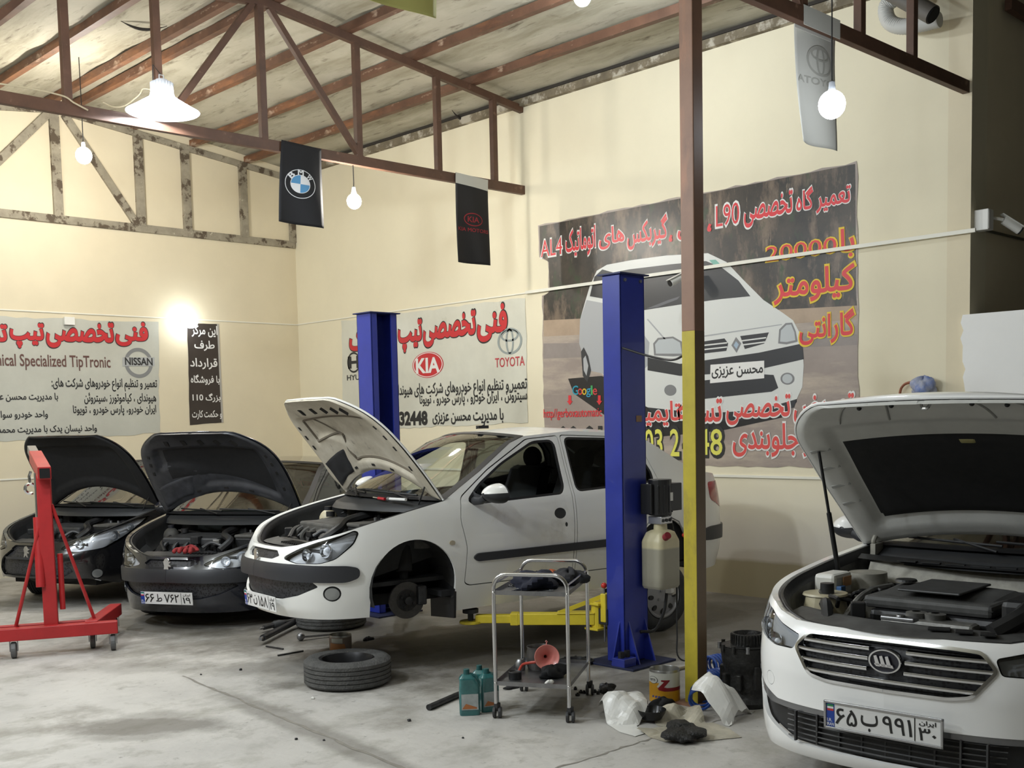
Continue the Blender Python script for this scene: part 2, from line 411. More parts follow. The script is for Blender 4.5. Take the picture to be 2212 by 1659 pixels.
PX1 = [back_at(px, py, 9.38).x for px, py in ((144, 190), (343, 230), (569, 280), (775, 335), (947, 360), (1068, 385))]
truss(9.38, .4, XW, 'brown steel roof truss over the cars, carrying the two black flags', PX1 + [1.6, 2.9], [(4.86, 5.80), (7.0, 5.98), (2.9, 3.9)])
truss(4.18, .4, XW, 'brown steel roof truss nearest the camera, carrying the white flag', [back_at(1857, 60, 4.18).x, back_at(1970, 110, 4.18).x, 5.6, 6.8, 4.6], [(6.8, 5.98), (4.6, 5.80)])
PLS = mat('plastered_truss', (0.36, 0.32, 0.24), 0.85, noise=0.3, nscale=6)
add_paint_layer(PLS, (0.10, 0.075, 0.05), 7, 0.52, 0.58, seed=2)
add_paint_layer(PLS, (0.62, 0.56, 0.43), 9, 0.62, 0.68, seed=7)
PB = [back_at(px, py).x for px, py in ((121, 380), (300, 400), (401, 420), (525, 450), (632, 510))]
truss(YB - .012, .4, XW - .02, 'plaster-smeared steel truss set into the back wall', PB + [3.9], [(6.88, 5.98), (4.6, 5.80)], PLS, .05, 4.415, wide=1.75)
# ------------------------------------------------------------------ post
def post():
    t = empty('roof_post', (5.58, 4.18, 0), 0, 'square steel roof post painted yellow below and brown above', 'post')
    brown = mat('post_brown', (0.28, 0.150, 0.092), 0.5, noise=0.25, nscale=3); add_paint_layer(brown, (0.42, 0.19, 0.10), 2.2, .55, .7, vec_scale=(1, 1, .3), seed=5)
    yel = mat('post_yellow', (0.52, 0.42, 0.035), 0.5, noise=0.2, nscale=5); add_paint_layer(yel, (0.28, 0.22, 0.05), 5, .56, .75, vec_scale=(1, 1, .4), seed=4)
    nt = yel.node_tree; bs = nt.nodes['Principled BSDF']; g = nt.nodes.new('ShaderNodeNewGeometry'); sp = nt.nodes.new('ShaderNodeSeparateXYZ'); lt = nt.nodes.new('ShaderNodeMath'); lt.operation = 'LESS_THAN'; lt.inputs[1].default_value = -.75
    mx = nt.nodes.new('ShaderNodeMix'); mx.data_type = 'RGBA'; mx.inputs[7].default_value = (.13, .085, .045, 1)   # the side facing -Y is mixed to brown
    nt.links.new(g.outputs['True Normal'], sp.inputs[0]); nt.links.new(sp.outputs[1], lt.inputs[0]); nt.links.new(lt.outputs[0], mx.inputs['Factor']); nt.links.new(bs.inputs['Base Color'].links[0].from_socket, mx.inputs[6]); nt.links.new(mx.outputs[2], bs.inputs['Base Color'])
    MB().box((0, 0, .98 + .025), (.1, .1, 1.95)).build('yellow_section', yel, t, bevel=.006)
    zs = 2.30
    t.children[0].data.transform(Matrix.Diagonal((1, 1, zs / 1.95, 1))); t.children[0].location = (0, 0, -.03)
    MB().box((0, 0, (zs + 4.41) / 2), (.1, .1, 4.41 - zs)).build('brown_section', brown, t, bevel=.006)
    MB().box((0, 0, .006), (.2, .2, .012)).build('base_plate', brown, t)
post()
# ------------------------------------------------------------------ cars: surfaces
def sstep(x, a, b):
    t = np.clip((np.asarray(x, float) - a) / (b - a), 0, 1); return t * t * (3 - 2 * t)
def smooth_table(tab, lo, hi, n=400, w=9):
    # table resampled and softened so the panels have no creases
    x = np.linspace(lo, hi, n); y = np.interp(x, [p[0] for p in tab], [p[1] for p in tab])
    k = np.ones(w) / w; y2 = np.convolve(np.pad(y, w // 2, mode='edge'), k, 'valid'); y2 = np.convolve(np.pad(y2, w // 2, mode='edge'), k, 'valid')
    return lambda z: np.interp(z, x, y2)
def poly_area(P):
    P = np.asarray(P); x, y = P[:, 0], P[:, 1]; return 0.5 * np.sum(x * np.roll(y, -1) - y * np.roll(x, -1))
def grow(poly, d):
    P = np.asarray(poly, float); s = 1.0 if poly_area(P) > 0 else -1.0; out = []; N = len(P)
    for i in range(N):
        e1 = P[i] - P[i - 1]; e2 = P[(i + 1) % N] - P[i]
        e1 /= np.linalg.norm(e1) + 1e-12; e2 /= np.linalg.norm(e2) + 1e-12
        n1 = np.array([e1[1], -e1[0]]) * s; n2 = np.array([e2[1], -e2[0]]) * s
        b = n1 + n2; L = np.linalg.norm(b)
        if L < 1e-6: out.append(P[i] + n1 * d); continue
        b /= L; out.append(P[i] + b * d / max(0.5, b @ n1))
    return out
def rounded(poly, r=0.03, n=4):
    P = [np.array(p, float) for p in poly]; N = len(P); out = []
    for i in range(N):
        a, b, c = P[i - 1], P[i], P[(i + 1) % N]; u = a - b; v = c - b; lu, lv = np.linalg.norm(u), np.linalg.norm(v)
        rr = min(r, lu * .45, lv * .45); p = b + u / lu * rr; q = b + v / lv * rr
        for k in range(n + 1):
            t = k / n; out.append((1 - t) ** 2 * p + 2 * t * (1 - t) * b + t * t * q)
    return out
def circle2(c, r, n=28, ry=None):
    return [(c[0] + r * math.cos(2 * PI * i / n), c[1] + (ry or r) * math.sin(2 * PI * i / n)) for i in range(n)]
def arch2(c, r, zb=.02, n=24):
    return [(c[0] + r * math.cos(PI * i / n), c[1] + r * math.sin(PI * i / n)) for i in range(n + 1)] + [(c[0] - r * .985, zb), (c[0] + r * .985, zb)]
class Shape:
    def __init__(s, ref, nz, tz, kz, wn, wt, refpow=14):
        c = np.array(catmull(ref, refpow)); s.U, s.V = c[:, 0], np.maximum(c[:, 1], 0)
        d = np.hypot(np.diff(s.U), np.diff(s.V)); s.A = np.concatenate([[0], np.cumsum(d)]); s.L = s.A[-1]
        s.nz = smooth_table(nz, 0, 1.7); s.tz = smooth_table(tz, 0, 1.7); s.kz = smooth_table(kz, 0, 1.7)
        s.wn, s.wt = wn, wt
        s.iw = int(np.argmax(s.V))
    def AU(s, u):    # arc position of a side feature at length u
        return float(np.interp(-u, -s.U, s.A))
    def AV(s, v): return float(np.interp(v, s.V[:s.iw], s.A[:s.iw]))
    def TV(s, v): return float(np.interp(-v, -s.V[s.iw:], s.A[s.iw:]))
    def P(s, a, z):
        a = np.asarray(a, float); z = np.asarray(z, float)
        u = np.interp(a, s.A, s.U); v = np.interp(a, s.A, s.V)
        u = u + s.nz(z) * (1 - sstep(a, *s.wn)) + s.tz(z) * (1 - sstep(s.L - a, *s.wt))
        return np.stack([u, v * s.kz(z), z], -1)
    def N(s, a, z):
        e = 0.012
        da = s.P(np.minimum(a + e, s.L), z) - s.P(np.maximum(a - e, 0), z); dz = s.P(a, z + e) - s.P(a, z - e)
        n = np.cross(da, dz); n = -n
        n /= np.linalg.norm(n, axis=-1, keepdims=True) + 1e-12
        # outward on the left half
        ref = np.stack([np.interp(a, s.A, s.U) + 1.3, np.interp(a, s.A, s.V) * 1.5, np.zeros_like(a)], -1)
        sg = np.sign(np.sum(n * ref, -1, keepdims=True)); sg[sg == 0] = 1
        return n * sg
def skin(shape, outer, feats, step=0.04):
    """Triangulate the unrolled half body with all feature outlines as edges; return {feature: triangles}."""
    pts = []; edges = []
    def addp(poly, st):
        P = resample(poly, st); b = len(pts); pts.extend([tuple(p) for p in P]); n = len(P); edges.extend([(b + i, b + (i + 1) % n) for i in range(n)])
    addp(outer, step)
    for k, P in feats: addp(P, step * .7)
    O = np.array(outer); lo, hi = O.min(0), O.max(0)
    gx = np.arange(lo[0] + step * .5, hi[0], step); gz = np.arange(lo[1] + step * .5, hi[1], step)
    G = np.array([(x + (step / 2 if j % 2 else 0), z) for j, z in enumerate(gz) for x in gx]); G = G[in_poly(G, outer)]
    B = np.array(pts)
    keep = []
    for i in range(0, len(G), 500):
        g = G[i:i + 500]; d = np.min(np.hypot(g[:, None, 0] - B[None, :, 0], g[:, None, 1] - B[None, :, 1]), 1); keep.append(d > step * .45)
    G = G[np.concatenate(keep)]
    allp = [Vector(p) for p in pts] + [Vector(g) for g in G]
    r = delaunay_2d_cdt(allp, edges, [], 0, 1e-6)
    V = np.array([tuple(v) for v in r[0]]); F = np.array([f for f in r[2] if len(f) == 3]); cen = V[F].mean(1)
    free = in_poly(cen, outer); out = {}
    for k, P in feats:
        m = free & in_poly(cen, P)
        if k not in out: out[k] = []
        out[k].append(F[m]); free &= ~m
    out['body'] = [F[free]]
    return V, {k: np.concatenate(v) if len(v) else np.zeros((0, 3), int) for k, v in out.items()}
def piece(shape, V, F, name, mat_, parent, off=0.0, rim=0.0, sides='both', in_off=None):
    """Lift triangles to the body surface; rim folds the border inward so panels have thickness."""
    if len(F) == 0: return []
    idx, inv = np.unique(F, return_inverse=True); f = inv.reshape(-1, 3); a, z = V[idx, 0], V[idx, 1]
    p = shape.P(a, z); n = shape.N(a, z); q = p + n * off
    nn = n.copy(); verts = q; faces = [tuple(t) for t in f]
    # orient triangles outward
    t0 = f[0]; fn = np.cross(verts[f[:, 1]] - verts[f[:, 0]], verts[f[:, 2]] - verts[f[:, 0]]); flip = np.sum(fn * n[f[:, 0]], 1) < 0
    faces = [tuple(t[::-1]) if fl else tuple(t) for t, fl in zip(f.tolist(), flip)]
    if rim:
        cnt = {}
        for t in faces:
            for i in range(3): e = (t[i], t[(i + 1) % 3]); cnt[e] = 1
        bd = [e for e in cnt if (e[1], e[0]) not in cnt and not (verts[e[0]][1] < 1e-4 and verts[e[1]][1] < 1e-4)]
        ex = []; exn = []; b = len(verts)
        for i, j in bd:
            d = verts[j] - verts[i]; sn = np.cross(d, n[i]); sn /= np.linalg.norm(sn) + 1e-9
            k = b + len(ex); ex += [verts[i], verts[j], verts[j] - n[j] * rim, verts[i] - n[i] * rim]; exn += [sn] * 4
            faces.append((k + 1, k, k + 3, k + 2))
        if ex: verts = np.concatenate([verts, np.array(ex)]); nn = np.concatenate([nn, np.array(exn)])
    objs = []
    def mirrored(): return verts * np.array([1, -1, 1]), [tuple(reversed(t)) for t in faces], nn * np.array([1, -1, 1])
    if sides == 'both':
        v2, f2, n2 = mirrored(); b = len(verts)
        objs.append(link_mesh(name, np.concatenate([verts, v2]), faces + [tuple(i + b for i in t) for t in f2], mat_, parent, True, 0, np.concatenate([nn, n2])))
    else:
        if 'L' in sides: objs.append(link_mesh(name, verts, faces, mat_, parent, True, 0, nn))
        if 'R' in sides:
            v2, f2, n2 = mirrored(); objs.append(link_mesh(name, v2, f2, mat_, parent, True, 0, n2))
    return objs
def span(name, E, bul, mat_, parent, nq=16, q0=-1, q1=1, off=0.0):
    """Panel across the car between the left edge points E and their mirror; bul(t) -> (du, dz) at the centre."""
    mb = MB(); N = len(E)
    def f(i, j):
        t = i; k = t * (N - 1); i0 = min(int(k), N - 2); w = k - i0; e = np.array(E[i0]) * (1 - w) + np.array(E[i0 + 1]) * w
        q = q0 + (q1 - q0) * j; du, dz = bul(t); c = 1 - q * q
        return (e[0] + du * c, e[1] * q, e[2] + dz * c + off)
    mb.grid(f, N - 1, nq)
    return mb.build(name, mat_, parent, smooth=True)
# ------------------------------------------------------------------ wheels
def wheel(parent, loc, r=.29, w=.185, cover='holes', rz=0.0, rimr=.185, name='wheel', side=1):
    t = empty(name, loc, rz); t.parent = parent
    Mx = Matrix.Rotation(-side * PI / 2, 4, 'X')   # axle along Y, outer face towards +Y*side
    tyre_mesh(r, w, rimr).build('tyre', RUBBER, t, smooth=True).data.transform(Mx)
    silver = mat('wheel_cover_grey', (0.34, 0.34, 0.35), 0.45, 0.3)
    h = w / 2
    mb = MB(); mb.lathe([(rimr, -h * .8), (rimr, h * .86), (rimr - .012, h * .9), (rimr - .03, h * .62), (rimr * .45, h * .86), (.03, h * .80), (.001, h * .80)], 32)
    o = mb.build('rim', silver, t, smooth=True); o.data.transform(Mx)
    if cover == 'holes':
        mb = MB()
        for i in range(8):
            a = 2 * PI * i / 8; c = Vector((math.cos(a) * rimr * .68, math.sin(a) * rimr * .68, h * .745))
            mb.lathe([(.001, .006), (.026, .006), (.026, -.01)], 12, Matrix.Translation(c) @ Matrix.Rotation(a, 4, 'Z') @ Matrix.Diagonal((1.0, .75, 1, 1)))
        o = mb.build('vent_hole', DARK, t); o.data.transform(Mx)
        mb = MB()
        for i in range(4):
            a = 2 * PI * i / 4 + .4; c = Vector((math.cos(a) * .055, math.sin(a) * .055, h * .82)); mb.cyl(c, c + Vector((0, 0, .015)), .012, n=8)
        o = mb.build('wheel_bolt', GREYMET, t); o.data.transform(Mx)
    return t
def tyre_mesh(r, w, ri):
    h = w / 2; mb = MB(); s = []
    s += [(ri, -h * .72), (ri + .012, -h * .92), (ri + (r - ri) * .45, -h * 1.02), (r - .022, -h * .93), (r - .006, -h * .78)]
    g = []
    for k in range(5):
        c = -h * .62 + k * h * .31
        g += [(r, c - h * .115), (r, c + h * .115)]
        if k < 4: g += [(r - .007, c + h * .125), (r - .007, c + h * .185)]
    s += g + [(r - .006, h * .78), (r - .022, h * .93), (r - (r - ri) * .55, h * 1.02), (ri + .012, h * .92), (ri, h * .72)]
    mb.lathe(s, 48); return mb
# ------------------------------------------------------------------ generic car
def seat(parent, u, v, m, wd=.5):
    mb = MB()
    mb.grid(lambda i, j: (u - .25 + .5 * i, v + wd * (j - .5), .46 + .05 * math.sin(PI * j) ** .3 * math.sin(PI * min(1, i * 1.1)) + .05 * i), 10, 10)
    mb.box((u, v, .40), (.5, wd, .12))
    def back(i, j):
        wv = wd * (1 - .25 * max(0, i - .6)); th = .06 * math.sin(PI * j) ** .4
        return (u - .20 - .22 * i + th, v + wv * (j - .5), .47 + .62 * i)
    mb.grid(back, 12, 10); mb.grid(lambda i, j: (back(i, j)[0] - .10 - .12 * math.sin(PI * j) ** .5 * .5, back(i, j)[1], back(i, j)[2]), 12, 10)
    mb.grid(lambda i, j: (back(1, j)[0] - .16 * i, back(1, j)[1], back(1, j)[2] + .03 * math.sin(PI * i)), 4, 10)
    for sv in (0, 1): mb.grid(lambda i, j, sv=sv: (back(i, sv)[0] - .11 * j, back(i, sv)[1], back(i, sv)[2]), 8, 2)
    hr = MB(); hr.sphere((u - .50, v, 1.19), .12, 8, (.5, 1.0, .8)); hr.cyl((u - .46, v - .05, 1.05), (u - .48, v - .05, 1.2), .008); hr.cyl((u - .46, v + .05, 1.05), (u - .48, v + .05, 1.2), .008)
    o = mb.build('seat', m, parent, smooth=True); hr.build('headrest', m, o, smooth=True)
class Car: pass
def glassy_lamp(car, V, F, kind='clear', depth=.05):
    sh, t = car.sh, car.t
    bowl = mat('lamp_bowl_%s' % kind, (0.90, 0.91, 0.94) if kind == 'clear' else (0.42, 0.43, 0.45), 0.25, 0.12)
    out = piece(sh, V, F, 'headlight', glass_mat('lamp_glass', (0.93, 0.95, 0.97), .03), t, off=.004, sides='LR')
    for o, sd in zip(out, (1, -1)):
        b = piece(sh, V, F, 'reflector', bowl, o, off=-depth, sides='L' if sd > 0 else 'R')[0]
        for a, z, r in car.spec.get('lamp_discs', ()):
            p = sh.P(np.array([a]), np.array([z]))[0]; n = sh.N(np.array([a]), np.array([z]))[0]; p = p * [1, sd, 1]; n = n * [1, sd, 1]
            d = Vector(n); d = (d * .5 + Vector((1, 0, 0)) * .6).normalized(); c = Vector(p) - Vector(n) * (depth - .012)
            m = d.to_track_quat('Z', 'Y').to_matrix().to_4x4(); m.translation = c
            MB().lathe([(r, .02), (r * .96, .026), (r * .88, .01), (r * .5, -.02), (.001, -.028)], 24, m).build('lamp_cup', CHROME, o, smooth=True)
            MB().sphere(c, r * .3, 8).build('lamp_bulb_lens', mat('lens_white', (.9, .92, .95), .08, 0.0), o, smooth=True)
    return out
def build_car(name, label, cat, loc, yaw, spec, lift=0.0):
    car = Car(); car.spec = spec; sh = spec['shape']; car.sh = sh
    t = empty(name, (loc[0], loc[1], lift), yaw, label, cat); car.t = t
    paint = spec['paint']
    AU, AV, TV = sh.AU, sh.AV, sh.TV
    V, T = skin(sh, spec['outer'], spec['feats'], spec.get('step', .045)); car.V, car.T = V, T
    piece(sh, V, T['body'], 'body_shell', paint, t, rim=.02)
    for k, kw in spec['pieces'].items():
        if k not in T: continue
        nm, m, off, rim, sides = kw
        o = piece(sh, V, T[k], nm, m, t, off=off, rim=rim, sides=sides)
        car.__dict__.setdefault('obj', {})[k] = o
    if 'headlight' in T: car.lamps = glassy_lamp(car, V, T['headlight'], spec.get('lampkind', 'clear'), spec.get('lampdepth', .05))
    # glass in the sides
    gm = spec['glass']
    for k in ('win_f', 'win_r', 'win_q'):
        if k in T and k not in spec.get('open_windows', ()): piece(sh, V, T[k], 'side_window', gm, t, off=-.01, sides='LR')
    # top panels
    top = spec['top']; ta = np.array(top)
    def edge(i0, i1, n):
        a0, a1 = ta[i0][0], ta[i1][0]; aa = np.linspace(a0, a1, n); zz = np.interp(aa, ta[:, 0], ta[:, 1]); return sh.P(aa, zz)
    car.edge = edge; ih, iw, ir, ig, itr = spec['idx']   # hood end, windscreen top, roof end, rear glass end, boot end
    b = spec['bulge']
    lerp = lambda p, q: (lambda s: (p[0] + (q[0] - p[0]) * s, p[1] + (q[1] - p[1]) * s))
    Ew = edge(ih, iw, 14)
    w = span('windscreen', Ew, lerp(b['cowl'], b['scr']), spec['screen'], t, 20)
    car.Ew = Ew
    fr = MB(); fl = lerp(b['cowl'], b['scr'])
    for s_, q_, ww in ((0.0, None, .05), (1.0, None, .05)):
        e = Ew[0] if s_ == 0 else Ew[-1]; e2 = Ew[1] if s_ == 0 else Ew[-2]; du, dz = fl(s_); d = np.array(e2) - np.array(e); d = d / np.linalg.norm(d) * ww
        fr.grid(lambda i, j: (e[0] + d[0] * i + du * (1 - (2 * j - 1) ** 2), e[1] * (2 * j - 1), e[2] + d[2] * i + dz * (1 - (2 * j - 1) ** 2) + .004), 2, 20)
    for sd in (1, -1):
        fr.grid(lambda i, j: (lambda e, f: (e[0] + f[0] * (1 - (1 - .07 * j) ** 2), sd * e[1] * (1 - .07 * j), e[2] + f[1] * (1 - (1 - .07 * j) ** 2) + .004))(np.array(Ew[int(i * (len(Ew) - 1) + .5)]), fl(i)), 13, 2)
    fr.build('screen_border', DARK, w, smooth=True)
    span('roof', edge(iw, ir, 14), lerp(b['scr'], b['roof']), paint, t, 16)
    span('rear_window', edge(ir, ig, 10), lerp(b['roof'], b['rg']), gm, t, 14)
    if itr is not None: span('boot_lid', np.concatenate([edge(ig, itr, 8), edge(itr, len(top) - 1, 10)[1:]]), (lambda s: (b['rg'][0] * (1 - s), b['rg'][1] * (1 - s) + .012 * math.sin(PI * s))), paint, t, 14)
    # cabin: floor pan, inner door skins, headlining, dashboard, seats
    cab = mat('cabin_black', (0.014, 0.014, 0.016), 0.8); u0, u1 = spec['cabin']
    aa = np.linspace(AU(u0), AU(u1), 20); zz = np.linspace(.30, spec['belt'] - .03, 6); mb = MB()
    for sd in (1, -1):
        mb.grid(lambda i, j: tuple(sh.P(np.array(aa[0] + (aa[-1] - aa[0]) * i), np.array(zz[0] + (zz[-1] - zz[0]) * j)) * [1, sd * .93, 1]), 18, 5)
    mb.box(((u0 + u1) / 2, 0, .27), (abs(u1 - u0) + .3, sh.V.max() * 1.8, .04)); mb.box((u1 - .1, 0, .62), (.06, sh.V.max() * 1.72, .62))
    mb.build('cabin_lining', cab, t)
    span('headlining', edge(iw, ir, 8), (lambda s: (0, b['roof'][1])), mat('headlining', (.16, .155, .14), .9), t, 8, off=-.035)
    mb = MB(); bl = spec['belt']
    mb.grid(lambda i, j: (u0 + .06 - .40 * i, (2 * j - 1) * sh.V.max() * .88, bl - .015 + .03 * math.sin(PI * i) - .10 * max(0, i - .6) * 2.5), 10, 12)
    mb.grid(lambda i, j: (u0 - .34 + .10 * i, (2 * j - 1) * sh.V.max() * .88, bl - .10 - .42 * i), 3, 12)
    mb.build('dashboard', cab, t, smooth=True)
    mb = MB(); c = Vector((u0 - .52, .36, bl - .07)); rot = Matrix.Rotation(R(-62), 4, 'Y'); rot.translation = c
    mb.tube([rot @ Vector((.185 * math.cos(a), .185 * math.sin(a), 0)) for a in np.linspace(0, 2 * PI, 28)[:-1]], .016, 8, closed=True)
    mb.tube([rot @ Vector((-.18, 0, 0)), rot @ Vector((.0, 0, -.03)), rot @ Vector((.18, 0, 0))], .02, 6); mb.cyl(c, c + Vector((.22, 0, -.12)), .035)
    mb.build('steering_wheel', cab, t, smooth=True)
    for v in (.36, -.36): seat(t, u0 - 1.02, v, mat('seat_cloth', (0.035, 0.036, 0.04), .9))
    MB().box((u0 - 1.85, 0, .5), (.5, 1.2, .24)).box((u0 - 2.12, 0, .78), (.16, 1.2, .6)).build('rear_seat', mat('seat_cloth', (0.035, 0.036, 0.04), .9), t, bevel=.05)
    mb = MB(); m = Ew[-1]; du, dz = fl(1.0); mb.box((m[0] + du - .06, 0, m[2] + dz - .10), (.03, .20, .07)); mb.cyl((m[0] + du - .05, 0, m[2] + dz - .07), (m[0] + du - .03, 0, m[2] + dz - .01), .008); mb.build('rear_view_mirror', DARK, t, bevel=.01)
    # wheel wells
    for uc, rr in spec['wells']:
        for sd in (1, -1):
            wl = MB(); zc = spec['wz']; vm = sh.V.max() * .93
            wl.grid(lambda i, j: (uc - rr * 1.02 * math.cos(-.35 + (PI + .7) * i), sd * (vm - .34 * j), zc + rr * 1.02 * math.sin(-.35 + (PI + .7) * i)), 18, 2)
            wl.add([(uc, sd * (vm - .34), zc)] + [(uc - rr * 1.02 * math.cos(-.35 + (PI + .7) * i / 18), sd * (vm - .34), zc + rr * 1.02 * math.sin(-.35 + (PI + .7) * i / 18)) for i in range(19)], [(0, i + 1, i + 2) for i in range(18)])
            wl.build('wheel_well', mat('well_black', (.016, .015, .014), .9, noise=.4, nscale=8), t)
    # underside
    MB().box(((spec['under'][0] + spec['under'][1]) / 2, 0, .25), (spec['under'][0] - spec['under'][1], 1.1, .08)).build('underbody', mat('well_black'), t)
    return car
def nearest_top(top, a):
    ta = np.array(top); return float(np.interp(a, ta[:, 0], ta[:, 1]))
# ------------------------------------------------------------------ bonnet
def bonnet(car, angle, inner_mat, style):
    sh, spec, t = car.sh, car.spec, car.t; top = np.array(spec['top']); ih = spec['idx'][0]
    aend = top[ih][0]; n = 26
    aa = np.array([0.02, .06, .12, .2, .28, .36, .44] + list(np.linspace(.5, aend, n))); zz = np.interp(aa, top[:, 0], top[:, 1])
    E = sh.P(aa, zz); um = spec.get('hood_front', 9); E[:, 0] = np.minimum(E[:, 0], um + .02 * (1 - (np.minimum(E[:, 1], .5) / .5) ** 2)); N = len(E); du1, dz1 = spec['bulge']['cowl']
    hu, hz = E[-1][0], E[-1][2]
    piv = Vector((hu, 0, hz))
    def bul(s):
        g = sstep(s, .3, 1.0); return (du1 * float(g) * .9, spec.get('hoodz', .035) * float(sstep(s, -.05, .35)) + (dz1 - spec.get('hoodz', .035)) * float(sstep(s, .5, 1)))
    def pt(s, q, d=0.0, mg=0.0):
        k = s * (N - 1); i0 = min(int(k), N - 2); w = k - i0; e = E[i0] * (1 - w) + E[i0 + 1] * w
        du, dz = bul(s); c = 1 - q * q
        return Vector((e[0] + du * c, (e[1] - .004) * q, e[2] + dz * c - d + .012)) - piv
    S = lambda i: i ** .8
    mb = MB(); mb.grid(lambda i, j: pt(i, 2 * j - 1), 44, 24)
    h = mb.build('bonnet', spec['paint'], t, smooth=True); h.location = piv; h.rotation_euler = (0, R(-angle), 0)
    # hem round the border
    path = [pt(s, 1, .004) for s in np.linspace(1, 0, 34)] + [pt(s, -1, .004) for s in np.linspace(0, 1, 34)]
    MB().tube(path + [pt(1, q, .004) for q in np.linspace(-1, 1, 14)[1:-1]], .008, 6, closed=True).build('bonnet_hem', spec['paint'], h, smooth=True)
    def thick(s, q):
        aq = abs(q)
        rim = max(float(sstep(aq, .76, .82)), 1 - float(sstep(s, .40, .47)), float(sstep(s, .90, .94)))
        rim *= 1 - .75 * float(sstep(aq, .95, .99)) ; rim *= 1 - .6 * float(sstep(s, .985, 1.0))
        d = .012 + .032 * rim
        if style == 'cross':
            for k in (-1, 1):
                d = max(d, .012 + .022 * math.exp(-((q - k * (.15 + .55 * (s - .4))) / .05) ** 2))
        if style == 'panel':
            d = max(d, .012 + .03 * float(sstep(.24 - math.hypot((s - .86) * 1.0, (q + .62) * .55), 0, .05)))
        return d
    mb = MB(); mb.grid(lambda i, j: pt(i, (2 * j - 1) * .985, thick(i, 2 * j - 1)), 70, 60)
    inn = mb.build('bonnet_inner_panel', inner_mat, h, smooth=True)
    car.hood = h; car.hpt = pt; car.hthick = thick
    return h
def hood_patch(car, name, m, quad, off=.006, nu=14, nv=14, parent=None, wob=0.0):
    # patch on the inner face: quad of (s,q) corners, bilinear
    pt, th = car.hpt, car.hthick; (s0, q0), (s1, q1), (s2, q2), (s3, q3) = quad; mb = MB()
    def f(i, j):
        s = (s0 * (1 - i) + s1 * i) * (1 - j) + (s3 * (1 - i) + s2 * i) * j; q = (q0 * (1 - i) + q1 * i) * (1 - j) + (q3 * (1 - i) + q2 * i) * j
        e = min(i, 1 - i, j, 1 - j)
        return pt(s, q, th(s, q) + off * float(sstep(e, 0, .06)) + wob * math.sin(s * 31) * math.sin(q * 17))
    mb.grid(f, nu, nv); return mb.build(name, m, parent or car.hood, smooth=True)
# ------------------------------------------------------------------ car data
GLASS = glass_mat('car_glass', (0.62, 0.68, 0.64), .05)
GLASSD = glass_mat('car_glass_dark', (0.22, 0.24, 0.23), .06)
SCREEN = glass_mat('windscreen_glass', (0.72, 0.80, 0.74), .12)
def paint(name, col, rough=.35, coat=.7, dirt=None):
    m = mat(name, col, rough, 0.0, coat=coat)
    if dirt: add_paint_layer(m, dirt[0], dirt[1], dirt[2], dirt[3], seed=dirt[4])
    return m
PWHITE = paint('white_car_paint', (0.88, 0.875, 0.84), .32, .6, ((0.52, 0.48, 0.40), 1.6, .60, .85, 3))
PWHITE2 = paint('clean_white_car_paint', (0.90, 0.90, 0.89), .28, .8)
PBLUE = paint('blue_black_paint', (0.012, 0.014, 0.022), .25, .9)
PBLACK = paint('black_car_paint', (0.006, 0.006, 0.007), .2, 1.0)
BUMP = mat('dark_grey_bumper_plastic', (0.028, 0.029, 0.034), .48)
MESHM = mat('grille_mesh', (0.018, 0.018, 0.020), .5)
def mesh_pattern(m, sc):
    nt = m.node_tree; b = nt.nodes['Principled BSDF']; tc = nt.nodes.new('ShaderNodeTexCoord'); v = nt.nodes.new('ShaderNodeTexVoronoi'); v.inputs['Scale'].default_value = sc
    nt.links.new(tc.outputs['Object'], v.inputs['Vector']); r = nt.nodes.new('ShaderNodeValToRGB'); r.color_ramp.elements[0].position = .25; r.color_ramp.elements[1].position = .5
    r.color_ramp.elements[0].color = (.004, .004, .004, 1); r.color_ramp.elements[1].color = (.035, .035, .04, 1); nt.links.new(v.outputs['Distance'], r.inputs['Fac']); nt.links.new(r.outputs['Color'], b.inputs['Base Color'])
mesh_pattern(MESHM, 55)
SEAM = mat('panel_gap', (0.006, 0.006, 0.006), .9)
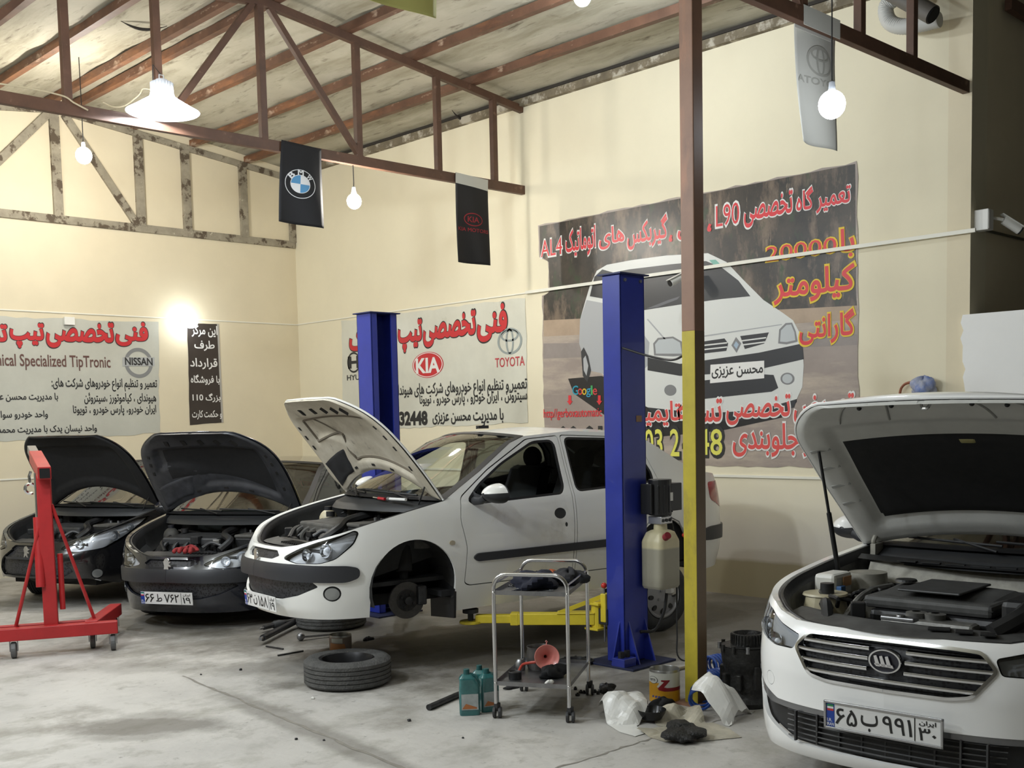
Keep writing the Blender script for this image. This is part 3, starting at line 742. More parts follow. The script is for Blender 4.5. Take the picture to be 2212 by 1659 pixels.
def spec206(pm, kind):
    ref = [(0.850, 0), (0.835, .22), (0.775, .42), (0.645, .60), (0.45, .715), (0.15, .785), (-.3, .815), (-1.2, .828), (-2.2, .822), (-2.8, .79), (-3.15, .70), (-3.32, .55), (-3.39, .3), (-3.405, 0)]
    nz = [(0, -.14), (.12, -.10), (.22, -.03), (.34, 0), (.48, .012), (.54, 0), (.585, -.03), (.64, -.055), (.70, -.10), (.78, -.18), (.9, -.36)]
    tz = [(0, .16), (.22, .14), (.34, .03), (.45, 0), (.55, 0), (.62, .03), (.80, .05), (.95, .07), (1.0, .09), (1.1, .15)]
    kz = [(0, .89), (.14, .92), (.30, .965), (.45, .99), (.58, 1.0), (.70, .995), (.82, .975), (.92, .945), (1.0, .90), (1.15, .83), (1.30, .765), (1.40, .715), (1.5, .66)]
    s = Shape(ref, nz, tz, kz, (.28, 1.0), (.3, .9)); AU, AV, TV = s.AU, s.AV, s.TV; L = s.L
    hs = kind == '207'
    top = [(0, .655), (AV(.25), .657), (AV(.40), .678), (AV(.55), .722), (AU(.45), .785), (AU(.20), .848), (AU(-.02), .895), (AU(-.28), .945),
           (AU(-.66), 1.15), (AU(-.98), 1.345), (AU(-1.13), 1.395), (AU(-1.6), 1.425), (AU(-2.15), 1.395), (AU(-2.36), 1.345), (AU(-2.72), 1.14), (AU(-2.95), 1.04), (AU(-3.25), 1.01), (TV(.45), .99), (L, .97)]
    idx = (7, 10, 13, 15, 16)
    bot = [(L, .24), (TV(.5), .22), (AU(-2.85), .19), (AU(-2.05), .165), (AU(-.36), .135)] + ([(AU(.34), .22), (AV(.60), .30), (AV(.4), .31), (0, .31)] if hs else [(AU(.34), .16), (AV(.5), .16), (0, .165)])
    outer = top + bot
    arch_f = arch2((AU(-.01), .355), .335); arch_r = arch2((AU(-2.39), .345), .335)
    if hs: head = rounded([(AV(.36), .605), (AV(.50), .575), (AU(.50), .60), (AU(.28), .69), (AU(.04), .81), (AU(-.08), .870), (AU(.08), .855), (AU(.40), .785), (AV(.56), .718), (AV(.45), .672)], .03)
    else: head = rounded([(AV(.32), .590), (AV(.46), .560), (AV(.60), .562), (AU(.56), .590), (AU(.44), .690), (AU(.40), .765), (AU(.43), .775), (AU(.52), .748), (AV(.56), .700), (AV(.44), .655)], .03)
    strip = rounded([(-.05, .445), (AU(.48), .425), (AU(.40), .455), (AU(.40), .520), (AU(.48), .540), (AV(.45), .548), (-.05, .548)], .035)
    if hs: strip = rounded([(-.05, .50), (AV(.3), .50), (AV(.3), .52), (-.05, .52)], .004)
    grille = rounded([(-.05, .285), (AV(.30), .290), (AV(.46), .325), (AV(.60), .395), (AV(.56), .436), (-.05, .436)], .02)
    if hs: grille = rounded([(-.05, .33), (AV(.42), .33), (AV(.50), .38), (AV(.40), .50), (AV(.25), .60), (-.05, .61)], .03)
    slot = rounded([(-.05, .572), (AV(.20), .575), (AV(.27), .60), (AV(.22), .636), (-.05, .636)], .012)
    fog = circle2((AV(.645) + .02, .345), .052, 24, .043)
    dfront = rounded([(AU(-.42), .34), (AU(-.46), .318), (AU(-1.42), .318), (AU(-1.455), .95), (AU(-1.455), 1.392), (AU(-1.14), 1.372), (AU(-.72), 1.155), (AU(-.43), .965), (AU(-.40), .80), (AU(-.44), .60)], .03)
    drear = rounded([(AU(-1.445), .318), (AU(-1.96), .318), (AU(-2.06), .48), (AU(-2.22), .66), (AU(-2.38), .76), (AU(-2.42), .97), (AU(-2.33), 1.22), (AU(-2.18), 1.362), (AU(-1.48), 1.395), (AU(-1.48), .95)], .03)
    wf = rounded([(AU(-.50), .935), (AU(-.56), .925), (AU(-1.35), .955), (AU(-1.385), 1.0), (AU(-1.395), 1.345), (AU(-1.20), 1.340), (AU(-.86), 1.185), (AU(-.62), 1.04)], .05)
    wr = rounded([(AU(-1.525), .965), (AU(-2.34), 1.0), (AU(-2.34), 1.06), (AU(-2.25), 1.24), (AU(-2.14), 1.335), (AU(-1.525), 1.36)], .04)
    mould = rounded([(AU(-.52), .492), (AU(-2.02), .500), (AU(-2.09), .535), (AU(-2.02), .560), (AU(-.52), .552), (AU(-.485), .522)], .02)
    tail = rounded([(AU(-3.02), .95), (AU(-3.02), .80), (AU(-3.22), .72), (TV(.52), .73), (TV(.45), .87), (TV(.5), .95)], .04)
    bstrip = rounded([(AU(-2.82), .54), (AU(-2.82), .46), (AU(-3.0), .45), (L + .05, .45), (L + .05, .57), (AU(-3.0), .57)], .03)
    repe = circle2((AU(-.31), .645), .024, 14, .017)
    handle = circle2((AU(-1.31), .795), .058, 20, .042); lock = circle2((AU(-1.36), .705), .014, 12, .018)
    feats = [('arch', arch_f), ('arch', arch_r), ('headlight', head), ('lamp_gap', grow(head, .006)), ('fog', fog), ('fogsur', grow(fog, .012)), ('strip', strip), ('slot', slot), ('grille', grille), ('repe', repe), ('handle', handle), ('handle', lock),
             ('win_f', wf), ('gasket', grow(wf, .018)), ('win_r', wr), ('gasket', grow(wr, .018)), ('mouldR', mould), ('tail', tail), ('bstrip', bstrip),
             ('door_f', grow(dfront, -.004)), ('gap', grow(dfront, .004)), ('door_r', grow(drear, -.004)), ('gap', grow(drear, .004))]
    bumpm = BUMP
    pieces = {'strip': ('bumper_strip', bumpm, .018, .04, 'both'), 'grille': ('lower_grille', MESHM, -.03, 0, 'both'), 'slot': ('upper_grille', MESHM, -.025, 0, 'both'), 'lamp_gap': ('headlight_surround', SEAM, -.010, 0, 'LR'),
              'fog': ('fog_lamp', mat('fog_glass', (.30, .31, .31), .10, .6), .004, .02, 'LR'), 'fogsur': ('fog_lamp_ring', DARK, -.012, 0, 'LR'),
              'door_f': ('front_door', pm, 0, .02, 'LR'), 'door_r': ('rear_door', pm, 0, .02, 'LR'), 'gap': ('door_gap', SEAM, -.014, 0, 'LR'), 'gasket': ('window_gasket', DARK, -.002, .012, 'LR'),
              'mouldR': ('side_moulding', bumpm, .016, .03, 'LR'), 'tail': ('tail_light', mat('red_lamp', (.35, .02, .02), .15, coat=.5), .004, .015, 'LR'), 'bstrip': ('rear_bumper_strip', bumpm, .016, .04, 'both'),
              'repe': ('side_repeater', mat('repeater_glass', (.42, .36, .26), .2), .008, .012, 'LR'), 'handle': ('door_handle', mat('handle_recess', (.03, .03, .03), .5), -.004, 0, 'LR')}
    discs = ((AV(.50), .622, .045), (AV(.60) + .03, .650, .052)) if not hs else ((AV(.52), .655, .045), (AU(.38), .712, .055), (AU(.18), .785, .04))
    return dict(shape=s, outer=outer, feats=feats, pieces=pieces, paint=pm, glass=GLASSD, screen=SCREEN, top=top, idx=idx, cabin=(-.40, -2.75), belt=.95, wells=((-.01, .335), (-2.39, .335)), wz=.35, under=(.5, -3.2),
                bulge=dict(cowl=(.27, .015), scr=(.10, .035), roof=(-.05, .04), rg=(-.12, .02)), lamp_discs=discs, hoodz=.055, hood_front=.66 if hs else .70)
# ------------------------------------------------------------------ engine bay
def hose(t, pts, r, m=None, name='hose', n=8):
    P = catmull(pts, 6); return MB().tube(P, r, n).build(name, m or DARK, t, smooth=True)
def bay(car, inner, u0=.52, u1=-.44, dark=None, support=True):
    sh, t, top = car.sh, car.t, np.array(car.spec['top']); ih = car.spec['idx'][0]
    aa = np.concatenate([np.linspace(0.0, .5, 8), np.linspace(.55, top[ih][0], 24)]); E = sh.P(aa, np.interp(aa, top[:, 0], top[:, 1])); N = sh.N(aa, np.interp(aa, top[:, 0], top[:, 1]))
    IN = np.stack([-N[:, 0], -N[:, 1], 0 * N[:, 0]], -1); IN /= np.linalg.norm(IN, axis=1, keepdims=True)
    mb = MB()
    prof = [(0, 0), (.030, -.004), (.038, -.014)]
    seal = [(.038, -.014), (.045, -.004), (.056, -.002), (.065, -.014), (.078, -.022), (.088, -.05)]
    deep = [(.088, -.05), (.10, -.14), (.17, -.20), (.18, -.42)]
    def rows(prof, mb, sd):
        for i in range(len(aa) - 1):
            vs = []
            for k in (i, i + 1):
                for d, h in prof: p = E[k] + IN[k] * d + np.array([0, 0, h]); vs.append((p[0], p[1] * sd, p[2]))
            n = len(prof); mb.add(vs, [(j, j + 1, n + j + 1, n + j) for j in range(n - 1)])
    for sd in (1, -1): rows(prof, mb, sd)
    mb.build('wing_flange', inner, t, smooth=True)
    mb = MB()
    for sd in (1, -1): rows(seal, mb, sd)
    mb.build('bonnet_seal', DARK, t, smooth=True)
    mb = MB()
    for sd in (1, -1): rows(deep, mb, sd)
    mb.box((.02, 0, .37), (1.1, 1.25, .03)); mb.box((u1 - .02, 0, .66), (.04, 1.30, .5))
    mb.build('inner_wing', dark or mat('bay_dark', (0.02, 0.02, 0.02), .7, noise=.4, nscale=10), t, smooth=True)
def cowl(car, m=None):
    # scuttle panel with the wipers, from the bonnet line to the screen
    t = car.t; e = car.Ew[0]; du, dz = car.spec['bulge']['cowl']; mb = MB()
    def f(i, j):
        q = 2 * j - 1; c = 1 - q * q
        return (e[0] + du * c + .17 * i * (1 - .5 * q * q) - .02, e[1] * .97 * q, e[2] + dz * c - .008 - .045 * i - .03 * float(sstep(i, .75, 1)))
    mb.grid(f, 8, 24); mb.build('scuttle_panel', m or mat('scuttle_grey', (.03, .031, .033), .55), t, smooth=True)
    for v0, v1 in ((.55, -.02), (.02, -.52)):
        def w(v, up): q = v / e[1]; return Vector((e[0] + du * (1 - q * q) - .015 - up * .9, v, e[2] + dz * (1 - q * q) + .022 + up * .6))
        mb = MB(); mb.tube([w(v0 + (v1 - v0) * k / 10, .02 + .03 * k / 10) for k in range(11)], .008, 6); mb.tube([w(v0, 0) + Vector((.06, 0, -.01)), w(v0 + (v1 - v0) * .5, .055)], .007, 6)
        mb.build('wiper', DARK, t, smooth=True)
def plate(parent, c, nrm_yaw, text, w=.52, h=.11, tilt=0.0, frame=True, name='number_plate'):
    # Iranian number plate, built flat in its own frame then set on the bumper
    g = empty(name, c, nrm_yaw); g.parent = parent; g.rotation_euler = (0, R(tilt), nrm_yaw)
    MB().box((0.006, 0, 0), (.006, w, h)).build('plate_board', mat('plate_white', (.72, .72, .71), .35), g, bevel=.002)
    if frame:
        mb = MB()
        for s_ in (1, -1): mb.box((.008, 0, s_ * (h / 2 + .004)), (.014, w + .024, .012)); mb.box((.008, s_ * (w / 2 + .006), 0), (.014, .012, h + .02))
        mb.build('plate_frame', mat('plate_frame_chrome', (.42, .42, .43), .25, .9), g, bevel=.003)
    MB().box((.0095, -w / 2 + .02 + w - .04 - .0, 0), (.001, .038, h * .96)).build('blue_band', mat('plate_blue', (.012, .05, .30), .4), g).data.transform(Matrix.Diagonal((1, -1, 1, 1)))
    return g
# ------------------------------------------------------------------ lettering
AR = {'ا': (0xFE8D, 2), 'آ': (0xFE81, 2), 'ب': (0xFE8F, 4), 'پ': (0xFB56, 4), 'ت': (0xFE95, 4), 'ث': (0xFE99, 4), 'ج': (0xFE9D, 4), 'چ': (0xFB7A, 4), 'ح': (0xFEA1, 4), 'خ': (0xFEA5, 4), 'د': (0xFEA9, 2), 'ذ': (0xFEAB, 2), 'ر': (0xFEAD, 2), 'ز': (0xFEAF, 2), 'س': (0xFEB1, 4), 'ش': (0xFEB5, 4), 'ص': (0xFEB9, 4), 'ض': (0xFEBD, 4), 'ط': (0xFEC1, 4), 'ظ': (0xFEC5, 4), 'ع': (0xFEC9, 4), 'غ': (0xFECD, 4), 'ف': (0xFED1, 4), 'ق': (0xFED5, 4), 'ک': (0xFB8E, 4), 'گ': (0xFB92, 4), 'ل': (0xFEDD, 4), 'م': (0xFEE1, 4), 'ن': (0xFEE5, 4), 'و': (0xFEED, 2), 'ه': (0xFEE9, 4), 'ی': (0xFBFC, 4), 'ئ': (0xFE89, 4)}
def shape_rtl(s):
    import re
    out = []
    for i, c in enumerate(s):
        if c not in AR: out.append(c); continue
        b, n = AR[c]; p = i > 0 and s[i - 1] in AR and AR[s[i - 1]][1] == 4; q = n == 4 and i < len(s) - 1 and s[i + 1] in AR
        out.append(chr(b + {(0, 0): 0, (1, 0): 1, (0, 1): 2, (1, 1): 3}[(int(p), int(q))]))
    res = []; i = 0
    for tk in re.findall(r'[A-Za-z0-9/:.۰-۹]+|.', s):
        res.append(''.join(out[i:i + len(tk)])); i += len(tk)
    return ''.join(reversed(res))
_tc = {}
def text_loops(s, rtl=True):
    key = (s, rtl)
    if key in _tc: return _tc[key]
    c = bpy.data.curves.new('lettering', 'FONT'); c.body = shape_rtl(s) if rtl else s; c.fill_mode = 'NONE'; c.resolution_u = 3
    o = bpy.data.objects.new('lettering', c); COL.objects.link(o)
    dg = bpy.context.evaluated_depsgraph_get(); ev = o.evaluated_get(dg); me = ev.to_mesh()
    co_ = [(v.co.x, v.co.y) for v in me.vertices]; nx = {}
    for e in me.edges: nx.setdefault(e.vertices[0], []).append(e.vertices[1]); nx.setdefault(e.vertices[1], []).append(e.vertices[0])
    seen = set(); loops = []
    for v in range(len(co_)):
        if v in seen or v not in nx: continue
        lp = [v]; seen.add(v); cur = v
        while True:
            nb = [w for w in sorted(nx[cur]) if w not in seen] if cur != v else [min(nx[cur])]
            if not nb: break
            cur = nb[0]
            if cur in seen: break
            seen.add(cur); lp.append(cur)
        P = [co_[i] for i in lp]; Q = []
        for p in P:
            if not Q or math.hypot(p[0] - Q[-1][0], p[1] - Q[-1][1]) > 1e-4: Q.append(p)
        if len(Q) > 2: loops.append(np.array(Q))
    ev.to_mesh_clear(); bpy.data.objects.remove(o); bpy.data.curves.remove(c)
    fixed = []          # the fonts wind their contours differently: make every outer contour positive
    for P in loops:
        root = P
        for Q in loops:
            if Q is not P and abs(poly_area(Q)) > abs(poly_area(root)) and in_poly(P[:1], Q)[0]: root = Q
        fixed.append(P if poly_area(root) > 0 else P[::-1])
    loops = fixed
    _tc[key] = loops; return loops
def winding(pts, loops):
    w = np.zeros(len(pts), int); x, y = pts[:, 0], pts[:, 1]
    for P in loops:
        Q = np.roll(P, -1, 0)
        for (x0, y0), (x1, y1) in zip(P, Q):
            if y0 == y1: continue
            c = (x1 - x0) * (y - y0) - (x - x0) * (y1 - y0)
            w += ((y0 <= y) & (y1 > y) & (c > 0)).astype(int) - ((y1 <= y) & (y0 > y) & (c < 0)).astype(int)
    return w
def text_mesh(s, box, bold=0.0, rtl=True, keep=False, align='c'):
    """2D triangles of a text fitted in box (x0,y0,x1,y1); bold in em."""
    L0 = text_loops(s, rtl); allp = np.concatenate(L0); lo, hi = allp.min(0), allp.max(0)
    L = list(L0)
    if bold:
        G = []
        for P in L:
            N = len(P); Q = np.array(grow(P, bold if poly_area(P) > 0 else -bold))
            if poly_area(P) * poly_area(Q) > 0: G.append(Q)
        L = G
    # nonzero union
    vs = []; es = []
    for P in L:
        b = len(vs); vs += [Vector(p) for p in P]; es += [(b + i, b + (i + 1) % len(P)) for i in range(len(P))]
    r = delaunay_2d_cdt(vs, es, [], 0, 1e-6); V = np.array([tuple(v) for v in r[0]]); F = np.array([f for f in r[2] if len(f) == 3]); cen = V[F].mean(1)
    F = F[winding(cen, L) > 0]
    w, h = hi - lo; bw, bh = box[2] - box[0], box[3] - box[1]
    sx, sy = bw / w, bh / h
    if keep: sx = sy = min(sx, sy)
    ox = box[0] + (bw - w * sx) * {'c': .5, 'l': 0, 'r': 1}[align]; oy = box[1] + (bh - h * sy) / 2
    return np.stack([ox + (V[:, 0] - lo[0]) * sx, oy + (V[:, 1] - lo[1]) * sy], 1), F
def put2d(name, V, F, m, parent, to3, d):
    """2D triangles carried on a surface: to3(x, y, d)."""
    verts = [to3(x, y, d) for x, y in V]
    o = link_mesh(name, verts, [tuple(f) for f in F.tolist()], m, parent)
    return o
def poly2(P, st=None):
    P = [tuple(p) for p in (resample(P, st) if st else P)]; n = len(P)
    r = delaunay_2d_cdt([Vector(p) for p in P], [(i, (i + 1) % n) for i in range(n)], [], 0, 1e-7)
    V = np.array([tuple(v) for v in r[0]]); F = np.array([f for f in r[2] if len(f) == 3]); return V, F[in_poly(V[F].mean(1), P)]
def ring2(P, Q):
    n = len(P); return np.array(list(P) + list(Q)), np.array([t for i in range(n) for t in ((i, (i + 1) % n, n + (i + 1) % n), (i, n + (i + 1) % n, n + i))])
def join2(*parts):
    V = []; F = []; b = 0
    for v, f in parts: V.append(np.asarray(v)); F.append(np.asarray(f) + b); b += len(v)
    return np.concatenate(V), np.concatenate(F)

def poly2g(P, st=.06):
    P = [tuple(p) for p in resample(P, st)]; n = len(P); A = np.array(P); lo, hi = A.min(0), A.max(0)
    G = np.array([(x, y) for x in np.arange(lo[0] + st / 2, hi[0], st) for y in np.arange(lo[1] + st / 2, hi[1], st)]).reshape(-1, 2); G = G[in_poly(G, P)] if len(G) else G
    r = delaunay_2d_cdt([Vector(p) for p in P] + [Vector(g) for g in G], [(i, (i + 1) % n) for i in range(n)], [], 0, 1e-7); V = np.array([tuple(v) for v in r[0]]); F = np.array([f for f in r[2] if len(f) == 3]); return V, F[in_poly(V[F].mean(1), P)]
def bx(t, name, c, s, m, rz=0.0, bev=.012, par=None):
    return MB().box(c, s, rz).build(name, m, par or t, bevel=bev)
BAYG = mat('bay_grey_plastic', (0.060, 0.060, 0.062), .45, noise=.4, nscale=14)
BAYD = mat('bay_dark_plastic', (0.016, 0.016, 0.017), .5, noise=.3, nscale=12)
ALU = mat('dusty_aluminium', (0.26, 0.255, 0.24), .5, .6, noise=.4, nscale=16)
DUST = mat('dusty_plastic', (0.11, 0.105, 0.095), .7, noise=.5, nscale=9)
TANKW = mat('yellowed_tank', (0.55, 0.49, 0.33), .4, noise=.15, nscale=6)
def engine206(t, seed, dark=False):
    rnd = random.Random(seed); A = BAYG if dark else DUST
    # radiator carrier across the nose
    pts = [(.74 - .16 * (v / .55) ** 2, v, .63) for v in np.linspace(-.55, .55, 15)]
    mb = MB(); mb.tube(pts, .022, 6); mb.build('radiator_carrier', BAYD, t, smooth=True)
    sh = MB(); sh.grid(lambda i, j: (.70 - .13 * i - .10 * (2 * j - 1) ** 2, .46 * (2 * j - 1), .655 + .02 * i - .01 * (2 * j - 1) ** 2), 4, 12)
    sh.box((.55, 0, .55), (.05, .86, .20)); sh.build('radiator_shroud', A, t, bevel=.004)
    rib = MB()
    for k in range(9): rib.box((.63, .06 + k * .035, .674), (.10, .008, .012))
    rib.build('shroud_rib', BAYD, t)
    bx(t, 'radiator', (.50, 0, .52), (.04, .70, .30), DARKMET)
    for v in (.18, -.18): MB().cyl((.46, v, .53), (.49, v, .53), .15, n=20).build('radiator_fan', BAYD, t)
    # engine and gearbox
    bx(t, 'engine_block', (.16, -.12, .58), (.30, .56, .30), DARKMET, bev=.03)
    ec = MB(); ec.grid(lambda i, j: (.02 + .30 * i, -.40 + .58 * j, .785 + .03 * math.sin(PI * i) ** .4 * math.sin(PI * j) ** .3 - .05 * i), 10, 14); ec.box((.17, -.11, .74), (.30, .58, .07)); eco = ec.build('engine_cover', A, t, bevel=.015)
    MB().cyl((.10, -.30, .80), (.10, -.30, .84), .035, n=14).build('oil_filler_cap', BAYD, eco, smooth=True)
    for k in range(5): hose(t, [(.34, -.36 + .11 * k, .60), (.37, -.36 + .11 * k, .67), (.33, -.35 + .11 * k, .72), (.22, -.34 + .11 * k, .745)], .020, BAYD if dark else DUST, 'intake_runner')
    # battery and its tray, fuse box, air filter
    b = bx(t, 'battery', (.16, .44, .68), (.26, .19, .19), BAYD)
    bx(t, 'battery_cover', (.16, .44, .79), (.27, .20, .03), DUST, par=b)
    for v in (.39, .49): MB().cyl((.08, v, .80), (.08, v, .83), .012, n=8).build('battery_terminal', GREYMET, b)
    bx(t, 'fuse_box', (-.10, .50, .77), (.16, .16, .10), BAYD); bx(t, 'air_filter_box', (-.12, .16, .80), (.24, .28, .11), BAYD, bev=.025)
    MB().cyl((-.20, -.44, .60), (-.20, -.44, .865), .085, .075, n=20).build('strut_tower', A, t, smooth=True)
    MB().cyl((-.20, .56, .60), (-.20, .56, .87), .085, .075, n=20).build('strut_tower', A, t, smooth=True)
    MB().sphere((.02, -.50, .76), .075, 10, (1, 1, 1.1)).build('coolant_tank', TANKW if not dark else DUST, t, smooth=True)
    bx(t, 'brake_fluid_tank', (-.28, .38, .86), (.10, .08, .07), TANKW, bev=.02)
    MB().cyl((-.30, .36, .76), (-.18, .36, .76), .11, n=20).build('brake_servo', BAYD, t, smooth=True)
    MB().cyl((.02, -.50, .83), (.02, -.50, .865), .03, n=12).build('coolant_cap', mat('cap_dark', (.02, .02, .025), .4), t, smooth=True)
    hose(t, [(.48, .30, .68), (.36, .34, .76), (.22, .20, .80), (.02, .20, .84), (-.06, .16, .84)], .034, BAYD, 'air_hose')
    hose(t, [(.46, -.28, .66), (.36, -.38, .72), (.20, -.44, .74), (.06, -.48, .76)], .020, BAYD, 'coolant_hose')
    hose(t, [(.44, .10, .70), (.38, .16, .74), (.36, .26, .70), (.44, .34, .64)], .016, BAYG, 'coolant_hose')
    for k in range(9):
        y0 = rnd.uniform(-.5, .45); x0 = rnd.uniform(-.15, .40); z = lambda u: .64 + (.5 - u) * .26 + rnd.uniform(-.02, .03)
        hose(t, [(x0, y0, z(x0)), (x0 - .08, y0 + rnd.uniform(-.1, .1), z(x0 - .08)), (x0 - .05, y0 + rnd.uniform(.1, .25), z(x0)), (x0 + .06, y0 + rnd.uniform(.1, .35), z(x0) - .03)], rnd.uniform(.006, .012), rnd.choice([DARK, BAYG, DUST]), 'wiring', 6)
    for k in range(7):
        bx(t, 'engine_bracket', (rnd.uniform(-.1, .42), rnd.uniform(-.45, .35), rnd.uniform(.66, .76)), (rnd.uniform(.04, .10), rnd.uniform(.04, .10), rnd.uniform(.03, .08)), rnd.choice([ALU, DARKMET, BAYD, DUST]), rnd.uniform(0, 3), .006)
    hose(t, [(-.30, -.52, .86), (-.26, -.2, .90), (-.22, .2, .90), (-.30, .52, .88)], .016, BAYG, 'bulkhead_seal')
def lion(t, c, k=1.0, m=CHROME):
    # rearing animal badge of the grille, as an outline solid
    P = [(-.012, .052), (.010, .056), (.022, .044), (.016, .030), (.030, .034), (.034, .024), (.016, .014), (.032, .004), (.034, -.008), (.012, -.004), (.016, -.030), (.030, -.044), (.026, -.054), (.006, -.044), (-.004, -.022), (-.014, -.030), (-.022, -.054), (-.034, -.052), (-.026, -.030), (-.020, .0), (-.026, .030)]
    mb = MB(); mb.prism([(c[0], c[1] + p[0] * k, c[2] + p[1] * k) for p in P], (.012, 0, 0)); return mb.build('badge', m, t, bevel=.002)
def door_mirror(car, sd, u=-.56, v=.86, z=.955, dark=BUMP):
    t = car.t; mb = MB()
    mb.grid(lambda i, j: (u + .02 + .02 * math.sin(PI * i), sd * (v - .10 + .12 * i), z - .04 + .10 * j * (1 - .4 * i)), 6, 4)
    mb.tube([(u + .02, sd * (v - .08), z - .02), (u + .03, sd * (v + .02), z - .015), (u + .02, sd * (v + .06), z + .01)], [.035, .028, .035], 10)
    o = mb.build('mirror_foot', dark, t, smooth=True)
    m2 = MB()
    def shell(i, j):
        a = 2 * PI * j; k = i ** .5 if i < 1 else 1; r = math.sin(PI / 2 * min(1, i * 1.0))
        return (u + .075 - .15 * i ** 1.6 + .0, sd * (v + .115 + .115 * r * math.cos(a) * (1 - .10 * math.sin(a))), z + .035 + .072 * r * math.sin(a))
    m2.grid(shell, 10, 28)
    o2 = m2.build('mirror_housing', dark, o, smooth=True)
    m3 = MB()
    def cap(i, j):
        a = PI * (.03 + .94 * j); r = math.sin(PI / 2 * i) * 1.015
        return (u + .080 - .15 * i ** 1.6, sd * (v + .115 + .115 * r * math.cos(a) * (1 - .10 * math.sin(a))), z + .038 + .072 * r * math.sin(a))
    m3.grid(lambda i, j: cap(.08 + .88 * i, j), 10, 16); m3.build('mirror_cap', car.spec['paint'], o, smooth=True)
    m4 = MB(); m4.grid(lambda i, j: (u - .062, sd * (v + .115 + .105 * i * math.cos(2 * PI * j)), z + .035 + .064 * i * math.sin(2 * PI * j)), 4, 24); m4.build('mirror_glass', mat('mirror_silver', (.6, .62, .64), .04, 1.0), o, smooth=True)
def iran_plate(car, c, yaw, parts, tilt=0.0, frame=False, country=True):
    g = plate(car.t, c, yaw, None, frame=frame, tilt=tilt)
    # local: +X out of the plate, +Y to the reader's left... seen from the front, left is -Y of the plate, so x2d maps to -(-y)
    blk = mat('plate_black', (.012, .012, .012), .5)
    to3 = lambda x, y, d: (.0097 + d, x, y)
    allp = []
    for s, b in parts: allp.append(text_mesh(s, b, .012, rtl=False))
    V, F = join2(*allp); put2d('plate_characters', V, F, blk, g, to3, .0005)
    ln = MB().box((.0102, .148, 0), (.0006, .004, .1)).build('divider', blk, g)
    wt = mat('plate_lettering_white', (.75, .75, .75), .5)
    V, F = join2(text_mesh('I.R.', (-.256, -.030, -.232, -.016), .01, False), text_mesh('IRAN', (-.257, -.049, -.224, -.035), .01, False)); put2d('country_code', V, F, wt, g, to3, .0012)
    for k, col in enumerate(((.02, .22, .07), (.75, .75, .75), (.55, .03, .03))):
        MB().box((.0105, -.24, .044 - .010 * k), (.0006, .030, .009)).build('flag_band', mat('flag_%d' % k, col, .5), g)
    if country:
        V, F = text_mesh('ایران', (.168, .020, .240, .044), .02); put2d('country_name', V, F, blk, g, to3, .0008)
    return g
# ------------------------------------------------------------------ white saloon on the lift
W1 = spec206(PWHITE, '206'); W1['open_windows'] = ('win_f',)
c1 = build_car('car', 'white saloon car raised on the blue lift, front wheel taken off', 'car', (5.078, 6.96), R(171.6), W1, .27)
bay(c1, PWHITE); cowl(c1); engine206(c1.t, 3)
CREAMIN = mat('bonnet_inner_white', (.66, .61, .50), .5, noise=.22, nscale=5, col2=(.50, .45, .35))
add_paint_layer(CREAMIN, (.20, .17, .13), 7, .60, .74, seed=2)
h1 = bonnet(c1, 63, CREAMIN, 'panel')
def hood_details(car, slot_m, patch_m, line_m, rodside=1):
    pt, th, h = car.hpt, car.hthick, car.hood
    if patch_m: hood_patch(car, 'sound_pad', patch_m, ((.80, -.90), (.968, -.90), (.968, -.46), (.80, -.36)), .010, wob=.004)
    for q in (-.62, -.32, -.02, .28, .58):
        mb = MB(); c0 = pt(.30, q, th(.30, q) + .003); c1_ = pt(.38, q * .96 + .03, th(.38, q) + .003); mb.bar(c0, c1_, .045, .008, up=c0 - pt(.30, q, 0)); mb.build('latch_slot', slot_m, h, bevel=.003)
    for s in (.50, .58, .66, .80):
        for sd in (-1, 1):
            mb = MB(); c0 = pt(s, sd * .875, th(s, sd * .875) + .001); c1_ = pt(s + .03, sd * .875, th(s + .03, sd * .875) + .001); mb.bar(c0, c1_, .025, .006, up=c0 - pt(s, sd * .875, 0)); mb.build('frame_hole', slot_m, h, bevel=.002)
    for q in (-.4, .0, .35):
        mb = MB(); c0 = pt(.955, q, th(.955, q) + .001); c1_ = pt(.955, q + .06, th(.955, q + .06) + .001); mb.bar(c0, c1_, .02, .006, up=c0 - pt(.955, q, 0)); mb.build('frame_hole', slot_m, h, bevel=.002)
    if line_m:
        P = [pt(s, .77, th(s, .77) + .001) for s in np.linspace(.46, .90, 16)] + [pt(.905, q, th(.905, q) + .001) for q in np.linspace(.75, -.25, 14)] + [pt(s, -.22 - .06 * math.sin((s - .66) * 12), th(s, -.25) + .001) for s in np.linspace(.88, .68, 8)] + [pt(.66, q, th(.66, q) + .001) for q in np.linspace(-.28, -.74, 8)] + [pt(s, -.77, th(s, -.77) + .001) for s in np.linspace(.64, .46, 8)] + [pt(.455, q, th(.455, q) + .001) for q in np.linspace(-.75, .75, 24)]
        MB().tube(P, .011, 6, closed=True).build('pressing_crease', line_m, h, smooth=True)
        MB().tube([pt(s, -.56 + (s - .46) * 1.4, .014) for s in np.linspace(.46, .70, 10)], .007, 6).build('pressing_rib', line_m, h, smooth=True)
def prop_rod(car, foot, s, q, m=DARK, r=.006, name='prop_rod'):
    bpy.context.view_layer.update()
    tip = car.hood.matrix_basis @ car.hpt(s, q, car.hthick(s, q))
    f = Vector(foot); MB().tube([f, f + Vector((0, 0, .01)), tip - (tip - f) * .03, tip], r, 8).build(name, m, car.t, smooth=True)
hood_details(c1, mat('dark_slot', (.012, .011, .010), .8), mat('sound_pad_black', (.022, .023, .027), .7, noise=.4, nscale=12), mat('crease_dark', (.16, .135, .10), .8))  # crease lines are drawn darker than the bonnet panel
